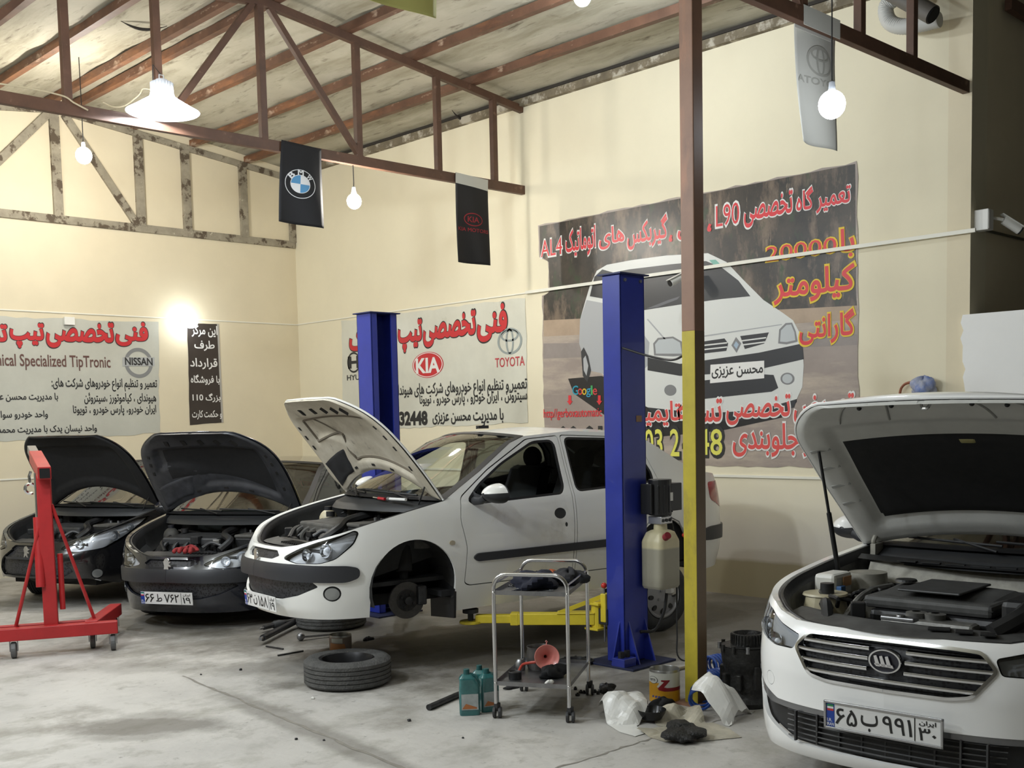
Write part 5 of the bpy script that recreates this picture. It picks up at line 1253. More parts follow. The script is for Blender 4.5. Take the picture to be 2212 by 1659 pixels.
        tm = mat('oil_tank_plastic', (.62, .56, .36), .4, noise=.1, nscale=5); band_layer(tm, (.30, .285, .23), 2, .84, .855, .01, .9); add_paint_layer(tm, (.22, .12, .07), 3, .58, .8, seed=3)
        tk.build('oil_tank', tm, pu, smooth=True)
        MB().cyl((ux - .06, uy - .09, .925), (ux - .07, uy - .125, .945), .026, n=16).build('filler_cap', mat('red_cap', (.22, .02, .03), .4), pu)
        MB().tube([(ux + .05, uy - .06, 1.06), (ux + .09, uy - .10, 1.03), (ux + .12, uy - .12, .94)], .006, 6).build('release_lever', GREYMET, pu); MB().sphere((ux + .123, uy - .122, .93), .018, 8).build('lever_knob', mat('red_knob'), pu, smooth=True)
        MB().box((.055, -dp / 2 - .002, 1.78), (.06, .003, .045)).build('sticker', mat('sticker_brown', (.30, .17, .09), .6), t)
    return t
cxa, cya = 6.235, 5.285
bpy.context.view_layer.update()
def pad(u, v): return c1.t.matrix_basis @ Vector((u, v, .125))
CA = Vector((cxa, cya, 0)); CB = Vector((6.42, 8.44, 0))
fa_ = [(pad(u, .66) - CA) for u in (-.52, -1.95)]; fb_ = [(pad(u, -.66) - CB) for u in (-.52, -1.95)]
lift_column(CA.x, CA.y, .27, .165, 1, 'nearer blue lift post with pump motor and oil tank, in front of the white saloon', [(p.x, p.y) for p in fa_], True)
lift_column(CB.x, CB.y, .30, .22, -1, 'farther blue lift post behind the white saloon and its bonnet', [(p.x, p.y) for p in fb_])
# cables of the lift
def thing_tube(name, pts, r, m, label, cat, n=8, res=8, group=None):
    c = Vector(pts[0]); mb = MB(); mb.tube([Vector(p) - c for p in catmull(pts, res)], r, n); o = mb.build(name, m, smooth=True); o.location = c; return tag(o, label, cat, group)
thing_tube('cable', [(cxa - .12, cya - .09, 2.28), (6.10, 4.95, 2.21), (5.9, 4.6, 2.16), (5.7, 4.35, 2.17), (5.61, 4.225, 2.205)], .008, CABLE, 'black cable sagging from the lift post to the roof post', 'cable')
ub = Vector((cxa + .155 + .10, cya - .19, 1.12))
thing_tube('cable', [tuple(ub), (ub.x + .05, ub.y - .02, .85), (ub.x + .06, ub.y - .02, .5), (ub.x + .02, ub.y - .05, .2), (ub.x, ub.y - .10, .012), (ub.x + .2, ub.y - .3, .010)], .006, CABLE, 'thin black cable hanging from the pump motor down to the floor', 'cable')
thing_tube('hose', [(cxa + .02, cya - .10, .23), (cxa + .12, cya - .16, .24), (cxa + .21, cya - .17, .36), (cxa + .255, cya - .165, .50)], .012, CABLE, 'short black hose curving from the lift post up to the white socket box', 'hose')
so = empty('socket_box', (cxa + .27, cya - .18, .50), R(20), 'white socket box hanging on the cable beside the roof post', 'socket')
MB().box((0, 0, .05), (.07, .05, .11)).build('socket', WHITEP, so, bevel=.006); MB().box((.075, .02, .03), (.08, .06, .12)).build('back_box', mat('socket_grey', (.45, .42, .36), .6), so, bevel=.004)
MB().box((0, -.026, .05), (.004, .002, .05)).build('slot', DARK, so)
# ------------------------------------------------------------------ engine hoist
HRED = mat('hoist_red', (.42, .018, .020), .42, noise=.2, nscale=5)
hp = floor_at(112, 1376, .14); hz = R(-25)
ht = empty('engine_hoist', (hp.x, hp.y, 0), hz, 'red engine hoist with chain at the left edge, in front of the black car', 'engine hoist')
MB().bar((-.95, -.03, .19), (.50, -.03, .19), .09, .10).build('cross_beam', HRED, ht, bevel=.006)
MB().bar((-.42, .12, .20), (.30, .12, .20), .06, .08).build('rear_beam', HRED, ht, bevel=.006)
for x0, x1 in ((.30, .48), (-.50, -.80)): MB().bar((x0, -.02, .20), (x1, .85, .20), .10, .10).build('leg', HRED, ht, bevel=.006)
MB().bar((0, .04, .14), (0, .04, 1.44), .105, .105, up=(0, 1, 0)).build('mast', HRED, ht, bevel=.006)
MB().bar((.02, -.12, 1.455), (-.10, .75, 1.57), .10, .10).build('boom', HRED, ht, bevel=.005)
MB().box((.022, -.123, 1.455), (.076, .008, .076), rot=Matrix.Rotation(R(7.9), 3, 'Z')).build('boom_opening', mat('hollow_black', (.004, .004, .004), .9), ht)
MB().bar((-.095, .70, 1.563), (-.155, 1.12, 1.625), .07, .07).build('boom_extension', mat('grey_tube', (.22, .20, .17), .5), ht, bevel=.004)
MB().cyl((-.06, -.02, .55), (-.06, .06, 1.10), .035, n=16).build('ram_cylinder', HRED, ht, smooth=True); MB().cyl((-.06, .055, 1.08), (-.06, .10, 1.45), .016, n=12).build('ram_rod', CHROME, ht, smooth=True)
MB().cyl((.09, .06, .35), (.09, .06, .80), .022, n=10).build('pump_lever_socket', HRED, ht, smooth=True)
for a, b in (((-.05, .0, 1.02), (-.27, .08, .22)), ((.05, .02, 1.20), (.33, .10, .22))): MB().cyl(a, b, .014, n=8).build('tie_rod', HRED, ht)
MB().tube([(-.11, .30, 1.46), (-.125, .30, 1.42), (-.12, .30, 1.36)], .012, 6).tube([(-.12 + .04 * math.cos(a), .30, 1.32 + .04 * math.sin(a)) for a in np.linspace(0, 5.2, 12)], .014, 6).build('chain_hook', CHROME, ht, smooth=True)
for x, y in ((.46, -.03), (-.28, -.03), (.47, .80), (-.76, .80), (.30, .14), (-.92, -.03)):
    cs = MB(); cs.cyl((x - .02, y, .065), (x + .02, y, .065), .065, n=20); o = cs.build('caster_wheel', mat('caster_grey', (.10, .10, .10), .5), ht, bevel=.008)
    MB().box((x - .028, y + .01, .10), (.006, .05, .09)).box((x + .028, y + .01, .10), (.006, .05, .09)).box((x, y + .01, .142), (.07, .07, .008)).build('caster_fork', GREYMET, o)
# ------------------------------------------------------------------ trolley
A_, B_, C_, D_ = floor_at(1072, 1551), floor_at(1230, 1561), floor_at(1272, 1501), floor_at(1130, 1493)
cen_ = (A_ + B_ + C_ + D_) / 4
tr = empty('trolley', (cen_.x, cen_.y, 0), 0, 'two-tier stainless tool trolley with tube handles on castors', 'trolley')
A_, B_, C_, D_ = [p - cen_ for p in (A_, B_, C_, D_)]
up = Vector((0, 0, 1)); ZH, ZT, ZL = .875, .755, .205
def hoop(p, q, nm):
    d = (q - p).normalized(); r = .085; pts = [p + up * .09, p + up * (ZH - r)]
    for k in range(1, 8): a = PI / 2 * k / 8; pts.append(p + d * (r - r * math.cos(a)) + up * (ZH - r + r * math.sin(a)))
    pts += [p + d * r + up * ZH, q - d * r + up * ZH]
    for k in range(1, 8): a = PI / 2 * k / 8; pts.append(q - d * (r - r * math.sin(a)) + up * (ZH - r + r * math.cos(a)))
    pts += [q + up * (ZH - r), q + up * .09]
    MB().tube(pts, .0125, 10).build(nm, STAINLESS, tr, smooth=True)
hoop(A_, B_, 'end_hoop'); hoop(D_, C_, 'end_hoop')
for z, nm in ((ZT, 'top_tray'), (ZL, 'bottom_tray')):
    mb = MB(); q = [p + up * z for p in (A_, B_, C_, D_)]; mb.prism([v - up * .004 for v in q], up * .004)
    for i in range(4): a, b = q[i], q[(i + 1) % 4]; mb.prism([a - up * .004, b - up * .004, b + up * .022, a + up * .022], (a - q[(i + 2) % 4]).normalized() * .004)
    mb.build(nm, mat('tray_steel', (.33, .33, .34), .35, .9, noise=.3, nscale=9), tr)
for p, q in ((B_, C_), (A_, D_)): MB().tube([p + up * (ZH - .06), q + up * (ZH - .06)], .006, 8).build('side_rail', STAINLESS, tr, smooth=True)
for p in (A_, B_, C_, D_):
    cs = MB(); ax = Vector((.62, -.78, 0)); c = p + Vector((.01, 0, .034)); cs.cyl(c - ax * .026, c - ax * .008, .034, n=18).cyl(c + ax * .008, c + ax * .026, .034, n=18); o = cs.build('castor', mat('castor_black', (.04, .04, .042), .5), tr, bevel=.004)
    MB().box(c + Vector((0, 0, .035)), (.03, .03, .05)).build('castor_fork', DARKMET, o, bevel=.004)
    for z in (ZT, ZL): MB().sphere(p + Vector((-.009, -.009, z + .01)), .008, 6).build('screw', CHROME, tr, smooth=True)
def on_tray(a, b, z): # a across A->B, b from A->D
    p = A_ + (B_ - A_) * a + (D_ - A_) * b; return Vector((p.x + cen_.x, p.y + cen_.y, z + .0005))
def lump(name, c, r, m, label, cat, seed=1, sc=(1, 1, .5), amp=.25, n=14, rz=0):
    rnd = random.Random(seed); ph = [rnd.uniform(0, 6) for _ in range(8)]; mb = MB()
    def f(i, j):
        th = PI * i; a = 2 * PI * j; k = 1 + amp * (math.sin(3 * a + ph[0]) * math.sin(2 * th + ph[1]) + .6 * math.sin(5 * a + ph[2]) * math.sin(3 * th + ph[3]) + .35 * math.sin(9 * a + ph[4] + 4 * th) * math.sin(th)); s_ = math.sin(th)
        z = -math.cos(th) * k * sc[2]; return (r * s_ * math.cos(a) * k * sc[0], r * s_ * math.sin(a) * k * sc[1], r * max(z, -sc[2] * .6))
    mb.grid(f, n, n * 2); zmin = min(v[2] for v in mb.v); mb.v = [(v[0], v[1], v[2] - zmin) for v in mb.v]
    o = mb.build(name, m, smooth=True); o.location = c; o.rotation_euler = (0, 0, rz); return tag(o, label, cat)
RAG = mat('navy_rag', (.012, .014, .03), .9, noise=.4, nscale=25)
lump('rag', on_tray(.45, .42, ZT), .125, RAG, 'navy rag heaped in the middle of the trolley top tray', 'rag', 3, (1.15, .95, .50), .30)
lump('rag', on_tray(.80, .72, ZT), .10, mat('dark_rag', (.02, .02, .024), .9, noise=.4, nscale=25), 'dark rag at the far right corner of the trolley top tray', 'rag', 5, (.9, 1.2, .55), .3)
lump('orange_cloth', on_tray(.50, .82, ZT), .055, mat('orange_cloth', (.50, .13, .05), .8), 'orange cloth behind the navy rag on the trolley', 'cloth', 8, (1.3, .7, .8), .25)
for k, (a, b, an, L) in enumerate(((.25, .22, 20, .20), (.16, .35, 70, .17), (.60, .16, -10, .19), (.30, .62, 110, .15))):
    c = on_tray(a, b, ZT); m = MB(); m.box((0, 0, .005), (L * .7, .014, .007)); m.cyl((L * .38, 0, .001), (L * .38, 0, .011), .016, n=14); m.cyl((-L * .38, 0, .001), (-L * .38, 0, .011), .014, n=6)
    o = m.build('spanner', CHROME); o.location = c; o.rotation_euler = (0, 0, R(an)); tag(o, ['spanner on the trolley top tray near its front left', 'short spanner at the left end of the trolley top tray', 'long spanner along the front edge of the trolley top tray', 'spanner at the back of the trolley top tray'][k], 'spanner', 'spanners on the trolley')
for k in range(5):
    o = MB().lathe([(.001, 0), (.013, 0), (.014, .002), (.014, .022), (.009, .024), (.009, .012), (.001, .012)], 14).build('socket_bit', CHROME, smooth=True); o.location = on_tray(.10 + .05 * (k % 3), .42 + .10 * (k // 3) + .03 * k, ZT)
    tag(o, 'small chrome socket at the left end of the trolley top tray', 'socket bit', 'sockets on the trolley')
# lower tray
PINK = mat('funnel_pink', (.80, .28, .24), .35, coat=.2)
fc = on_tray(.52, .52, ZL + .105); fn = empty('funnel', (fc.x, fc.y, fc.z), 0, 'pink funnel standing on its side on the trolley lower tray', 'funnel')
vd = Vector((-fc.x, -fc.y, .5)).normalized(); fm = Vector((vd.x * .9 + .15, vd.y * .9, .12)).to_track_quat('Z', 'Y').to_matrix().to_4x4()
MB().lathe([(.075, .055), (.078, .055), (.078, .045), (.074, .046), (.016, -.01), (.011, -.075), (.008, -.075), (.012, -.008), (.070, .052), (.075, .055)], 32, fm).build('cone', PINK, fn, smooth=True)
MB().tube([fm @ Vector((.0, .076, .05)), fm @ Vector((0, .088, .05)), fm @ Vector((.006, .096, .05)), fm @ Vector((0, .103, .05)), fm @ Vector((-.006, .096, .05))], .003, 6).build('hanging_loop', PINK, fn, smooth=True)
pot = on_tray(.36, .70, ZL); o = MB().lathe([(.001, .001), (.072, .001), (.078, .02), (.080, .11), (.074, .13), (.080, .145), (.076, .145), (.070, .128), (.074, .02), (.001, .012)], 28).build('oil_pot', mat('pot_grey', (.10, .095, .09), .35, .5), smooth=True); o.location = pot; tag(o, 'dark round pot behind the pink funnel on the trolley lower tray', 'pot')
thing_tube('hose', [on_tray(.16, .40, ZL + .010), on_tray(.18, .52, ZL + .045), on_tray(.30, .46, ZL + .07), on_tray(.40, .44, ZL + .080)], .009, mat('red_hose', (.42, .05, .03), .5), 'red hose arching in front of the dark pot on the lower tray', 'hose')
o = MB().lathe([(.001, .001), (.040, .001), (.041, .045), (.036, .048), (.032, .042), (.001, .042)], 20).build('tape_roll', DARK, smooth=True); o.location = on_tray(.18, .24, ZL); tag(o, 'black tape roll at the left of the trolley lower tray', 'tape roll')
lump('rag', on_tray(.66, .40, ZL), .075, mat('black_rag', (.010, .010, .011), .9), 'black rag beside the pink funnel on the trolley lower tray', 'rag', 11, (1.3, .8, .6), .25)
lump('bottle_cap', on_tray(.70, .12, ZL), .022, WHITEP, 'small white cap near the front edge of the trolley lower tray', 'cap', 2, (1.6, .8, .7), .1)
o = MB().lathe([(.001, .001), (.03, .001), (.034, .05), (.02, .07), (.001, .07)], 16).build('oil_can', GREYMET, smooth=True); o.location = on_tray(.12, .60, ZL); tag(o, 'small bare metal can at the back left of the lower tray', 'can')
# ------------------------------------------------------------------ tyres
def flat_tyre(px, py, label, r=.30, w=.19, rim=True):
    c = floor_at(px, py); t = empty('tyre', (c.x, c.y, w / 2 + .001), 0, label, 'tyre', 'loose wheels on the floor')
    tyre_mesh(r, w, .185).build('tyre_casing', mat('dusty_rubber', (.098, .097, .093), .8, noise=.35, nscale=14, bump=.5, bscale=70), t, smooth=True)
    if rim: MB().lathe([(.186, -.07), (.186, .078), (.176, .082), (.160, .05), (.152, -.03), (.13, -.045), (.10, -.03), (.06, -.01), (.03, -.015), (.001, -.015)], 36).build('steel_rim', mat('dark_rim', (.022, .022, .024), .4, .5), t, smooth=True)
    return t
flat_tyre(752, 1475, 'wheel lying flat on the open floor in front of the white saloon')
flat_tyre(716, 1352, 'wheel lying flat under the nose of the white saloon', .31)
# ------------------------------------------------------------------ oil bottles
TEAL = mat('teal_plastic', (.035, .165, .165), .22, coat=.5, noise=.3, nscale=18)
def bottle(px, py, label, rz, label_m=True, s=1.0):
    c = floor_at(px, py); t = empty('oil_bottle', (c.x, c.y, 0), rz, label, 'bottle', 'oil bottles beside the trolley'); t.scale = (s, s, s)
    mb = MB(); prof = [(.0, .97), (.010, 1.0), (.13, 1.0), (.155, .96), (.185, .80), (.20, .52), (.205, .40)]
    def f(i, j):
        k = i * (len(prof) - 1); i0 = min(int(k), len(prof) - 2); w_ = k - i0; z = prof[i0][0] * (1 - w_) + prof[i0 + 1][0] * w_; r = prof[i0][1] * (1 - w_) + prof[i0 + 1][1] * w_
        a = 2 * PI * j; c_, s_ = math.cos(a), math.sin(a); e = .45; return ((.052 * r) * math.copysign(abs(c_) ** e, c_) - .012 * float(sstep(z, .15, .2)), .030 * min(1, r * 1.25) * math.copysign(abs(s_) ** e, s_), z + .001)
    mb.grid(f, 30, 40); mb.add([f(0, j / 40) for j in range(40)], [tuple(range(40))]); mb.add([f(1, j / 40) for j in range(40)], [tuple(range(40))]); mb.build('body', TEAL, t, smooth=True)
    MB().cyl((-.012, 0, .204), (-.012, 0, .232), .016, .015, 18).build('cap', mat('teal_cap', (.012, .085, .085), .4), t, bevel=.002)
    MB().tube([(.038, 0, .10), (.046, 0, .16), (.03, 0, .195), (.004, 0, .205)], .010, 8).build('handle', TEAL, t, smooth=True)
    if label_m:
        MB().grid(lambda i, j: (-.042 + .084 * i, -.0312, .03 + .08 * j), 2, 2).build('paper_label', mat('bottle_label', (.48, .52, .52), .3, .2, noise=.3, nscale=20), t)
        MB().add([(-.04, -.0316, .035), (.035, -.0316, .035), (.035, -.0316, .042), (-.02, -.0316, .062)], [(0, 1, 2, 3)]).build('label_stripe', mat('label_orange', (.45, .16, .05), .5), t)
    return t
bottle(1015, 1543, 'front teal oil bottle with a pale label, left of the trolley', R(-38), s=1.22)
bottle(1042, 1527, 'teal oil bottle standing behind the labelled one', R(-55), s=1.15)
bottle(1057, 1535, 'teal oil bottle touching the trolley leg', R(-20), s=1.15)
b0, b1 = floor_at(926, 1535), floor_at(992, 1506)
o = MB(); d_ = (b1 - b0); o.cyl((0, 0, 0), tuple(d_), .019, n=16); o = o.build('steel_bar', DARKMET, smooth=True); o.location = b0 + Vector((0, 0, .020)); tag(o, 'short round steel bar on the floor left of the oil bottles', 'bar')
# drive shafts under the nose
def shaft(p, q, r, label, cv=True):
    p, q = floor_at(*p), floor_at(*q); z = Vector((0, 0, r * 2.0)); d = q - p; t = empty('drive_shaft', p, 0, label, 'drive shaft', 'drive shafts on the floor'); mb = MB(); mb.cyl(z, d + z, r, n=12); mb.build('shaft', DARKMET, t, smooth=True)
    if cv: MB().lathe([(.001, -.03), (r * 1.2, -.03), (r * 1.9, 0), (r * 1.7, .03), (r * 1.9, .05), (r * 1.2, .10), (.001, .10)], 18, Matrix.Translation(d * .35 + z) @ d.to_track_quat('Z', 'Y').to_matrix().to_4x4()).build('joint_boot', RUBBER, t, smooth=True)
    MB().cyl(z, z - d.normalized() * .05, r * .55, n=10).build('splined_end', GREYMET, t, smooth=True)
shaft((570, 1366), (640, 1348), .020, 'thin drive shaft with a rubber boot under the white saloon nose')
shaft((568, 1392), (634, 1358), .027, 'thick dark drive shaft lying below the other one', False)
p_ = floor_at(650, 1384); o = MB(); o.sphere((0, 0, .035), .034, 8).bar((0, 0, .03), tuple(floor_at(712, 1376) - p_ + Vector((0, 0, .02))), .02, .016); o = o.build('ball_joint', GREYMET, smooth=True); o.location = p_; tag(o, 'steel ball joint arm left of the small tin', 'ball joint')
for k, (a, b) in enumerate((((575, 1398), (612, 1404)), ((600, 1418), (655, 1408)))): p_ = floor_at(*a); o = MB().cyl((0, 0, .008), tuple(floor_at(*b) - p_ + Vector((0, 0, .008))), .007, n=8).build('metal_rod', DARKMET); o.location = p_; tag(o, ('thin rod lying just below the drive shafts', 'thin rod lying nearest the flat wheel')[k], 'rod')
# tins
def tin(px, py, r, h, label, build):
    c = floor_at(px, py); t = empty('paint_tin', (c.x, c.y, 0), 0, label, 'tin'); az = math.atan2(-c.y, -c.x); t.rotation_euler = (0, 0, az)
    MB().lathe([(.001, .002), (r * .98, .002), (r, .006), (r, h), (r * .985, h + .003), (r * .95, h - .004), (r * .95, .012), (.001, .012)], 40).build('can', mat('tin_metal', (.36, .36, .35), .35, .8), t, smooth=True)
    build(t, r, h); return t
def wrap(t, nm, r, h, poly, m, off=.001):
    # poly in (angle deg, z 0..1); angle 0 faces the viewer, positive to the right
    P = poly; q = []
    for i in range(len(P)):
        a, b = P[i], P[(i + 1) % len(P)]; n = max(1, int(abs(b[0] - a[0]) / 6)); q += [(a[0] + (b[0] - a[0]) * k / n, a[1] + (b[1] - a[1]) * k / n) for k in range(n)]
    pts = [Vector((x / 60, z)) for x, z in q]; ext = list(pts)
    xs = np.arange(min(p.x for p in pts) + .05, max(p.x for p in pts), .1); g = [Vector((x, z)) for x in xs for z in np.linspace(.02, .98, 9)]; gi = in_poly([tuple(v) for v in g], [tuple(p) for p in pts]); g = [v for v, k in zip(g, gi) if k]
    n = len(pts); r_ = delaunay_2d_cdt(pts + g, [(i, (i + 1) % n) for i in range(n)], [], 0, 1e-6); V = np.array([tuple(v) for v in r_[0]]); F = np.array([f for f in r_[2] if len(f) == 3]); F = F[in_poly(V[F].mean(1), [tuple(p) for p in pts])]
    vs = [((r + off) * math.cos(R(x * 60)), (r + off) * math.sin(R(x * 60)), z * h) for x, z in V]
    o = link_mesh(nm, vs, [tuple(f) for f in F.tolist()], m, t, True); return o
TW, TY, TR = mat('tin_white', (.62, .62, .57), .4), mat('tin_yellow', (.60, .30, .015), .4), mat('tin_red', (.24, .012, .02), .4)
def big_tin(t, r, h):
    wrap(t, 'upper_band', r, h, [(-175, .40), (175, .40), (175, .94), (-175, .94)], TW); wrap(t, 'lower_band', r, h, [(-175, .03), (175, .03), (175, .405), (30, .405), (-5, .40), (-30, .52), (-20, .64), (-60, .64), (-175, .60)], TY, .0016)
    wrap(t, 'red_stripe', r, h, [(-12, .74), (20, .74), (18, .70), (-2, .52), (10, .50), (175, .50), (175, .39), (0, .39), (-22, .42), (-26, .48), (-2, .68), (-14, .70)], TR, .0022)
    wrap(t, 'brand_disc', r, h, [(-48 + 22 * math.cos(a), .72 + .115 * math.sin(a)) for a in np.linspace(0, 2 * PI, 20)[:-1]], mat('tin_black', (.02, .02, .02), .5), .0026); wrap(t, 'brand_field', r, h, [(-48 + 20 * math.cos(a), .72 + .105 * math.sin(a)) for a in np.linspace(0, 2 * PI, 20)[:-1]], TW, .0032)
    V, F = text_mesh('ern', (-62, .69, -36, .76), .01, False); vs = [((r + .004) * math.cos(R(x)), (r + .004) * math.sin(R(x)), z * h) for x, z in V]; link_mesh('brand_lettering', vs, [tuple(f) for f in F.tolist()], mat('tin_black'), t)
    for k, x in enumerate((-52, -38, -26)): wrap(t, 'small_print', r, h, [(x, .17), (x + 9, .19), (x + 9, .25), (x, .23)], mat('print_blue', (.05, .06, .22), .5), .0026)
tin(1436, 1513, .095, .205, 'open paint tin with white, red and yellow label beside the roof post', big_tin)
def small_tin(t, r, h):
    wrap(t, 'paper_band', r, h, [(-175, .08), (175, .08), (175, .90), (-175, .90)], mat('small_tin_paper', (.30, .24, .20), .6)); wrap(t, 'orange_patch', r, h, [(-70, .08), (30, .08), (20, .5), (-60, .55)], mat('small_tin_orange', (.50, .22, .08), .5), .0016); wrap(t, 'white_patch', r, h, [(-50, .60), (10, .55), (10, .85), (-50, .85)], TW, .0016)
tin(736, 1404, .088, .125, 'small open tin with a worn label just behind the flat wheel', small_tin)
# ------------------------------------------------------------------ plastic sheets and rubbish by the post
PL = mat('milky_plastic', (.78, .77, .73), .30, noise=.12, nscale=5, trans=.0); PLD = mat('dirty_plastic', (.52, .48, .38), .4, noise=.4, nscale=7)
def sheet(name, outline, hts, m, label, cat, seed=1, amp=.03):
    """crumpled film: outline of floor pixels, heights as (px, py, z, radius)"""
    P = [floor_at(*p) for p in outline]; c = sum(P, Vector()) / len(P); rnd = random.Random(seed); ph = [rnd.uniform(0, 6) for _ in range(9)]
    poly = [tuple((p - c).xy) for p in P]; poly = [tuple(p) for p in resample(poly, .02)]; lo = np.min(poly, 0); hi = np.max(poly, 0); G = [(x, y) for x in np.arange(lo[0], hi[0], .016) for y in np.arange(lo[1], hi[1], .016)]; G = np.array(G)[in_poly(G, poly)]
    n = len(poly); r_ = delaunay_2d_cdt([Vector(p) for p in poly] + [Vector(g) for g in G], [(i, (i + 1) % n) for i in range(n)], [], 0, 1e-6); V = np.array([tuple(v) for v in r_[0]]); F = np.array([f for f in r_[2] if len(f) == 3]); F = F[in_poly(V[F].mean(1), poly)]
    H_ = np.zeros(len(V)) + .004
    for px, py, z, rad in hts: q = (floor_at(px, py) - c); d = np.hypot(V[:, 0] - q.x, V[:, 1] - q.y) / rad; H_ = np.maximum(H_, z * np.clip(1 - d, 0, 1) ** .65)
    x, y = V[:, 0], V[:, 1]; cr = 0
    for k in range(7):
        an = rnd.uniform(0, PI); fq = rnd.uniform(9, 46); w_ = x * math.cos(an) + y * math.sin(an) + .035 * np.sin(9 * (x * math.sin(an) - y * math.cos(an)) + ph[k]); tri = np.abs(((w_ * fq / PI + ph[k]) % 2) - 1); cr = cr + (tri - .5) * 16 / fq
    H_ = np.maximum(.004, H_ + amp * 2.3 * cr * np.clip(H_ / .07, .05, 1))
    o = link_mesh(name, [(a, b, h) for (a, b), h in zip(V, H_)], [tuple(f) for f in F.tolist()], m, None, False); o.location = c; so_ = o.modifiers.new('film', 'SOLIDIFY'); so_.thickness = .0012; return tag(o, label, cat)
sheet('plastic_sheet', [(1292, 1540), (1318, 1530), (1370, 1530), (1400, 1540), (1398, 1556), (1375, 1570), (1392, 1586), (1372, 1592), (1338, 1582), (1310, 1564)], [(1348, 1548, .19, .20), (1318, 1545, .10, .10), (1382, 1545, .13, .10)], PL, 'crumpled white plastic bag left of the black bowl', 'plastic sheet', 3, .022)
sheet('plastic_sheet', [(1494, 1552), (1515, 1540), (1545, 1536), (1580, 1536), (1626, 1541), (1600, 1556), (1575, 1570), (1530, 1562)], [(1532, 1547, .24, .22), (1515, 1548, .17, .10), (1570, 1549, .13, .16)], PL, 'white plastic sheet propped up in front of the gearbox', 'plastic sheet', 7, .02)
sheet('plastic_sheet', [(1412, 1557), (1440, 1544), (1475, 1542), (1510, 1552), (1530, 1566), (1500, 1572), (1455, 1574), (1418, 1568)], [(1455, 1550, .13, .12), (1490, 1552, .09, .12), (1425, 1556, .05, .07)], PLD, 'dirty oily plastic bag in the middle of the rubbish', 'plastic sheet', 9, .03)
sheet('plastic_sheet', [(1375, 1582), (1420, 1572), (1540, 1562), (1575, 1575), (1602, 1594), (1520, 1602), (1437, 1604), (1405, 1594)], [(1390, 1583, .05, .09)], PLD, 'flat plastic sheet under the black grease, nearest the camera', 'plastic sheet', 12, .012)
lump('grease_lump', floor_at(1475, 1588, .012), .12, mat('black_grease', (.012, .012, .011), .55, bump=.8, bscale=60), 'flat lump of black grease on the plastic sheet', 'grease', 21, (1.5, .9, .30), .22, 18, R(40))
o = MB().lathe([(.001, .012), (.058, .012), (.078, .045), (.086, .066), (.084, .068), (.075, .046), (.056, .018), (.001, .018)], 32).build('bowl', mat('bowl_black', (.02, .02, .02), .25, .4), smooth=True); o.location = floor_at(1408, 1556, .008); tag(o, 'small black metal bowl in front of the paint tin', 'bowl')
lump('grease_rag', floor_at(1428, 1528), .07, mat('black_rag'), 'black oily rag between the bowl and the paint tin', 'rag', 25, (1.4, .8, .5), .2)
# blue coil hose
BL = mat('blue_hose', (.010, .055, .27), .3, coat=.3); ctr = catmull([floor_at(1512, 1515, .075), floor_at(1522, 1482, .078), floor_at(1545, 1468, .078), floor_at(1575, 1462, .078), floor_at(1585, 1440, .078), floor_at(1560, 1434, .078), floor_at(1530, 1440, .078)], 40)
hl = []; N_ = len(ctr); turns = 30; per = 16
for k in range(turns * per):
    s_ = k / (turns * per - 1) * (N_ - 1.001); i0 = int(s_); w_ = s_ - i0; c = Vector(ctr[i0] * (1 - w_) + ctr[i0 + 1] * w_); tg = Vector(ctr[min(i0 + 1, N_ - 1)] - ctr[max(i0 - 1, 0)]).normalized(); sd_ = tg.cross(up).normalized(); a = 2 * PI * k / per
    hl.append(c + (sd_ * math.cos(a) + up * math.sin(a)) * .066)
o = MB().tube([p - hl[0] for p in hl], .0095, 8).build('air_hose', BL, smooth=True); o.location = hl[0]; tag(o, 'coiled blue air hose at the foot of the roof post', 'hose')
thing_tube('hose', [floor_at(1455, 1448, .012), floor_at(1478, 1442, .012), floor_at(1540, 1428, .012), floor_at(1600, 1410, .012)], .011, mat('tan_hose', (.34, .28, .18), .6), 'straight tan hose on the floor behind the roof post', 'hose')
# gearbox
gp_ = floor_at(1615, 1519); gb = empty('gearbox', (gp_.x, gp_.y, 0), R(35), 'dismantled black gearbox standing on the floor beside the white car', 'gearbox')
GM = mat('gearbox_metal', (.030, .029, .027), .5, .4, noise=.5, nscale=14, bump=.5, bscale=25)
mb = MB(); prof = [(.15, .0), (.155, .03), (.135, .06), (.13, .20), (.150, .26), (.160, .35), (.165, .37)]
mb.grid(lambda i, j: (lambda k: (lambda i0, w_: (lambda r, z: (r * math.cos(2 * PI * j) * (1 + .10 * math.sin(4 * PI * j + 1)), r * math.sin(2 * PI * j) * (1 + .08 * math.cos(6 * PI * j)), z + .001))(prof[i0][0] * (1 - w_) + prof[i0 + 1][0] * w_, prof[i0][1] * (1 - w_) + prof[i0 + 1][1] * w_))(min(int(k), 5), k - min(int(k), 5)))(i * 6), 24, 40)
mb.add([(.16 * math.cos(2 * PI * k / 30), .16 * math.sin(2 * PI * k / 30), .372) for k in range(30)], [tuple(range(30))]); mb.build('housing', GM, gb, smooth=True)
for k in range(9): a = 2 * PI * k / 9; MB().box((.145 * math.cos(a), .145 * math.sin(a), .13 + .03 * (k % 3)), (.05, .035, .10 + .05 * (k % 2)), a).build('housing_rib', GM, gb, bevel=.008)
for k in range(12): a = 2 * PI * k / 12; MB().cyl((.17 * math.cos(a), .17 * math.sin(a), .345), (.17 * math.cos(a), .17 * math.sin(a), .385), .012, n=8).build('flange_bolt', GREYMET if k % 3 == 0 else GM, gb)
MB().lathe([(.001, .41), (.03, .41), (.035, .385), (.075, .40), (.085, .445), (.095, .445), (.10, .372)], 32).build('drum', GM, gb, smooth=True)
tb = MB()
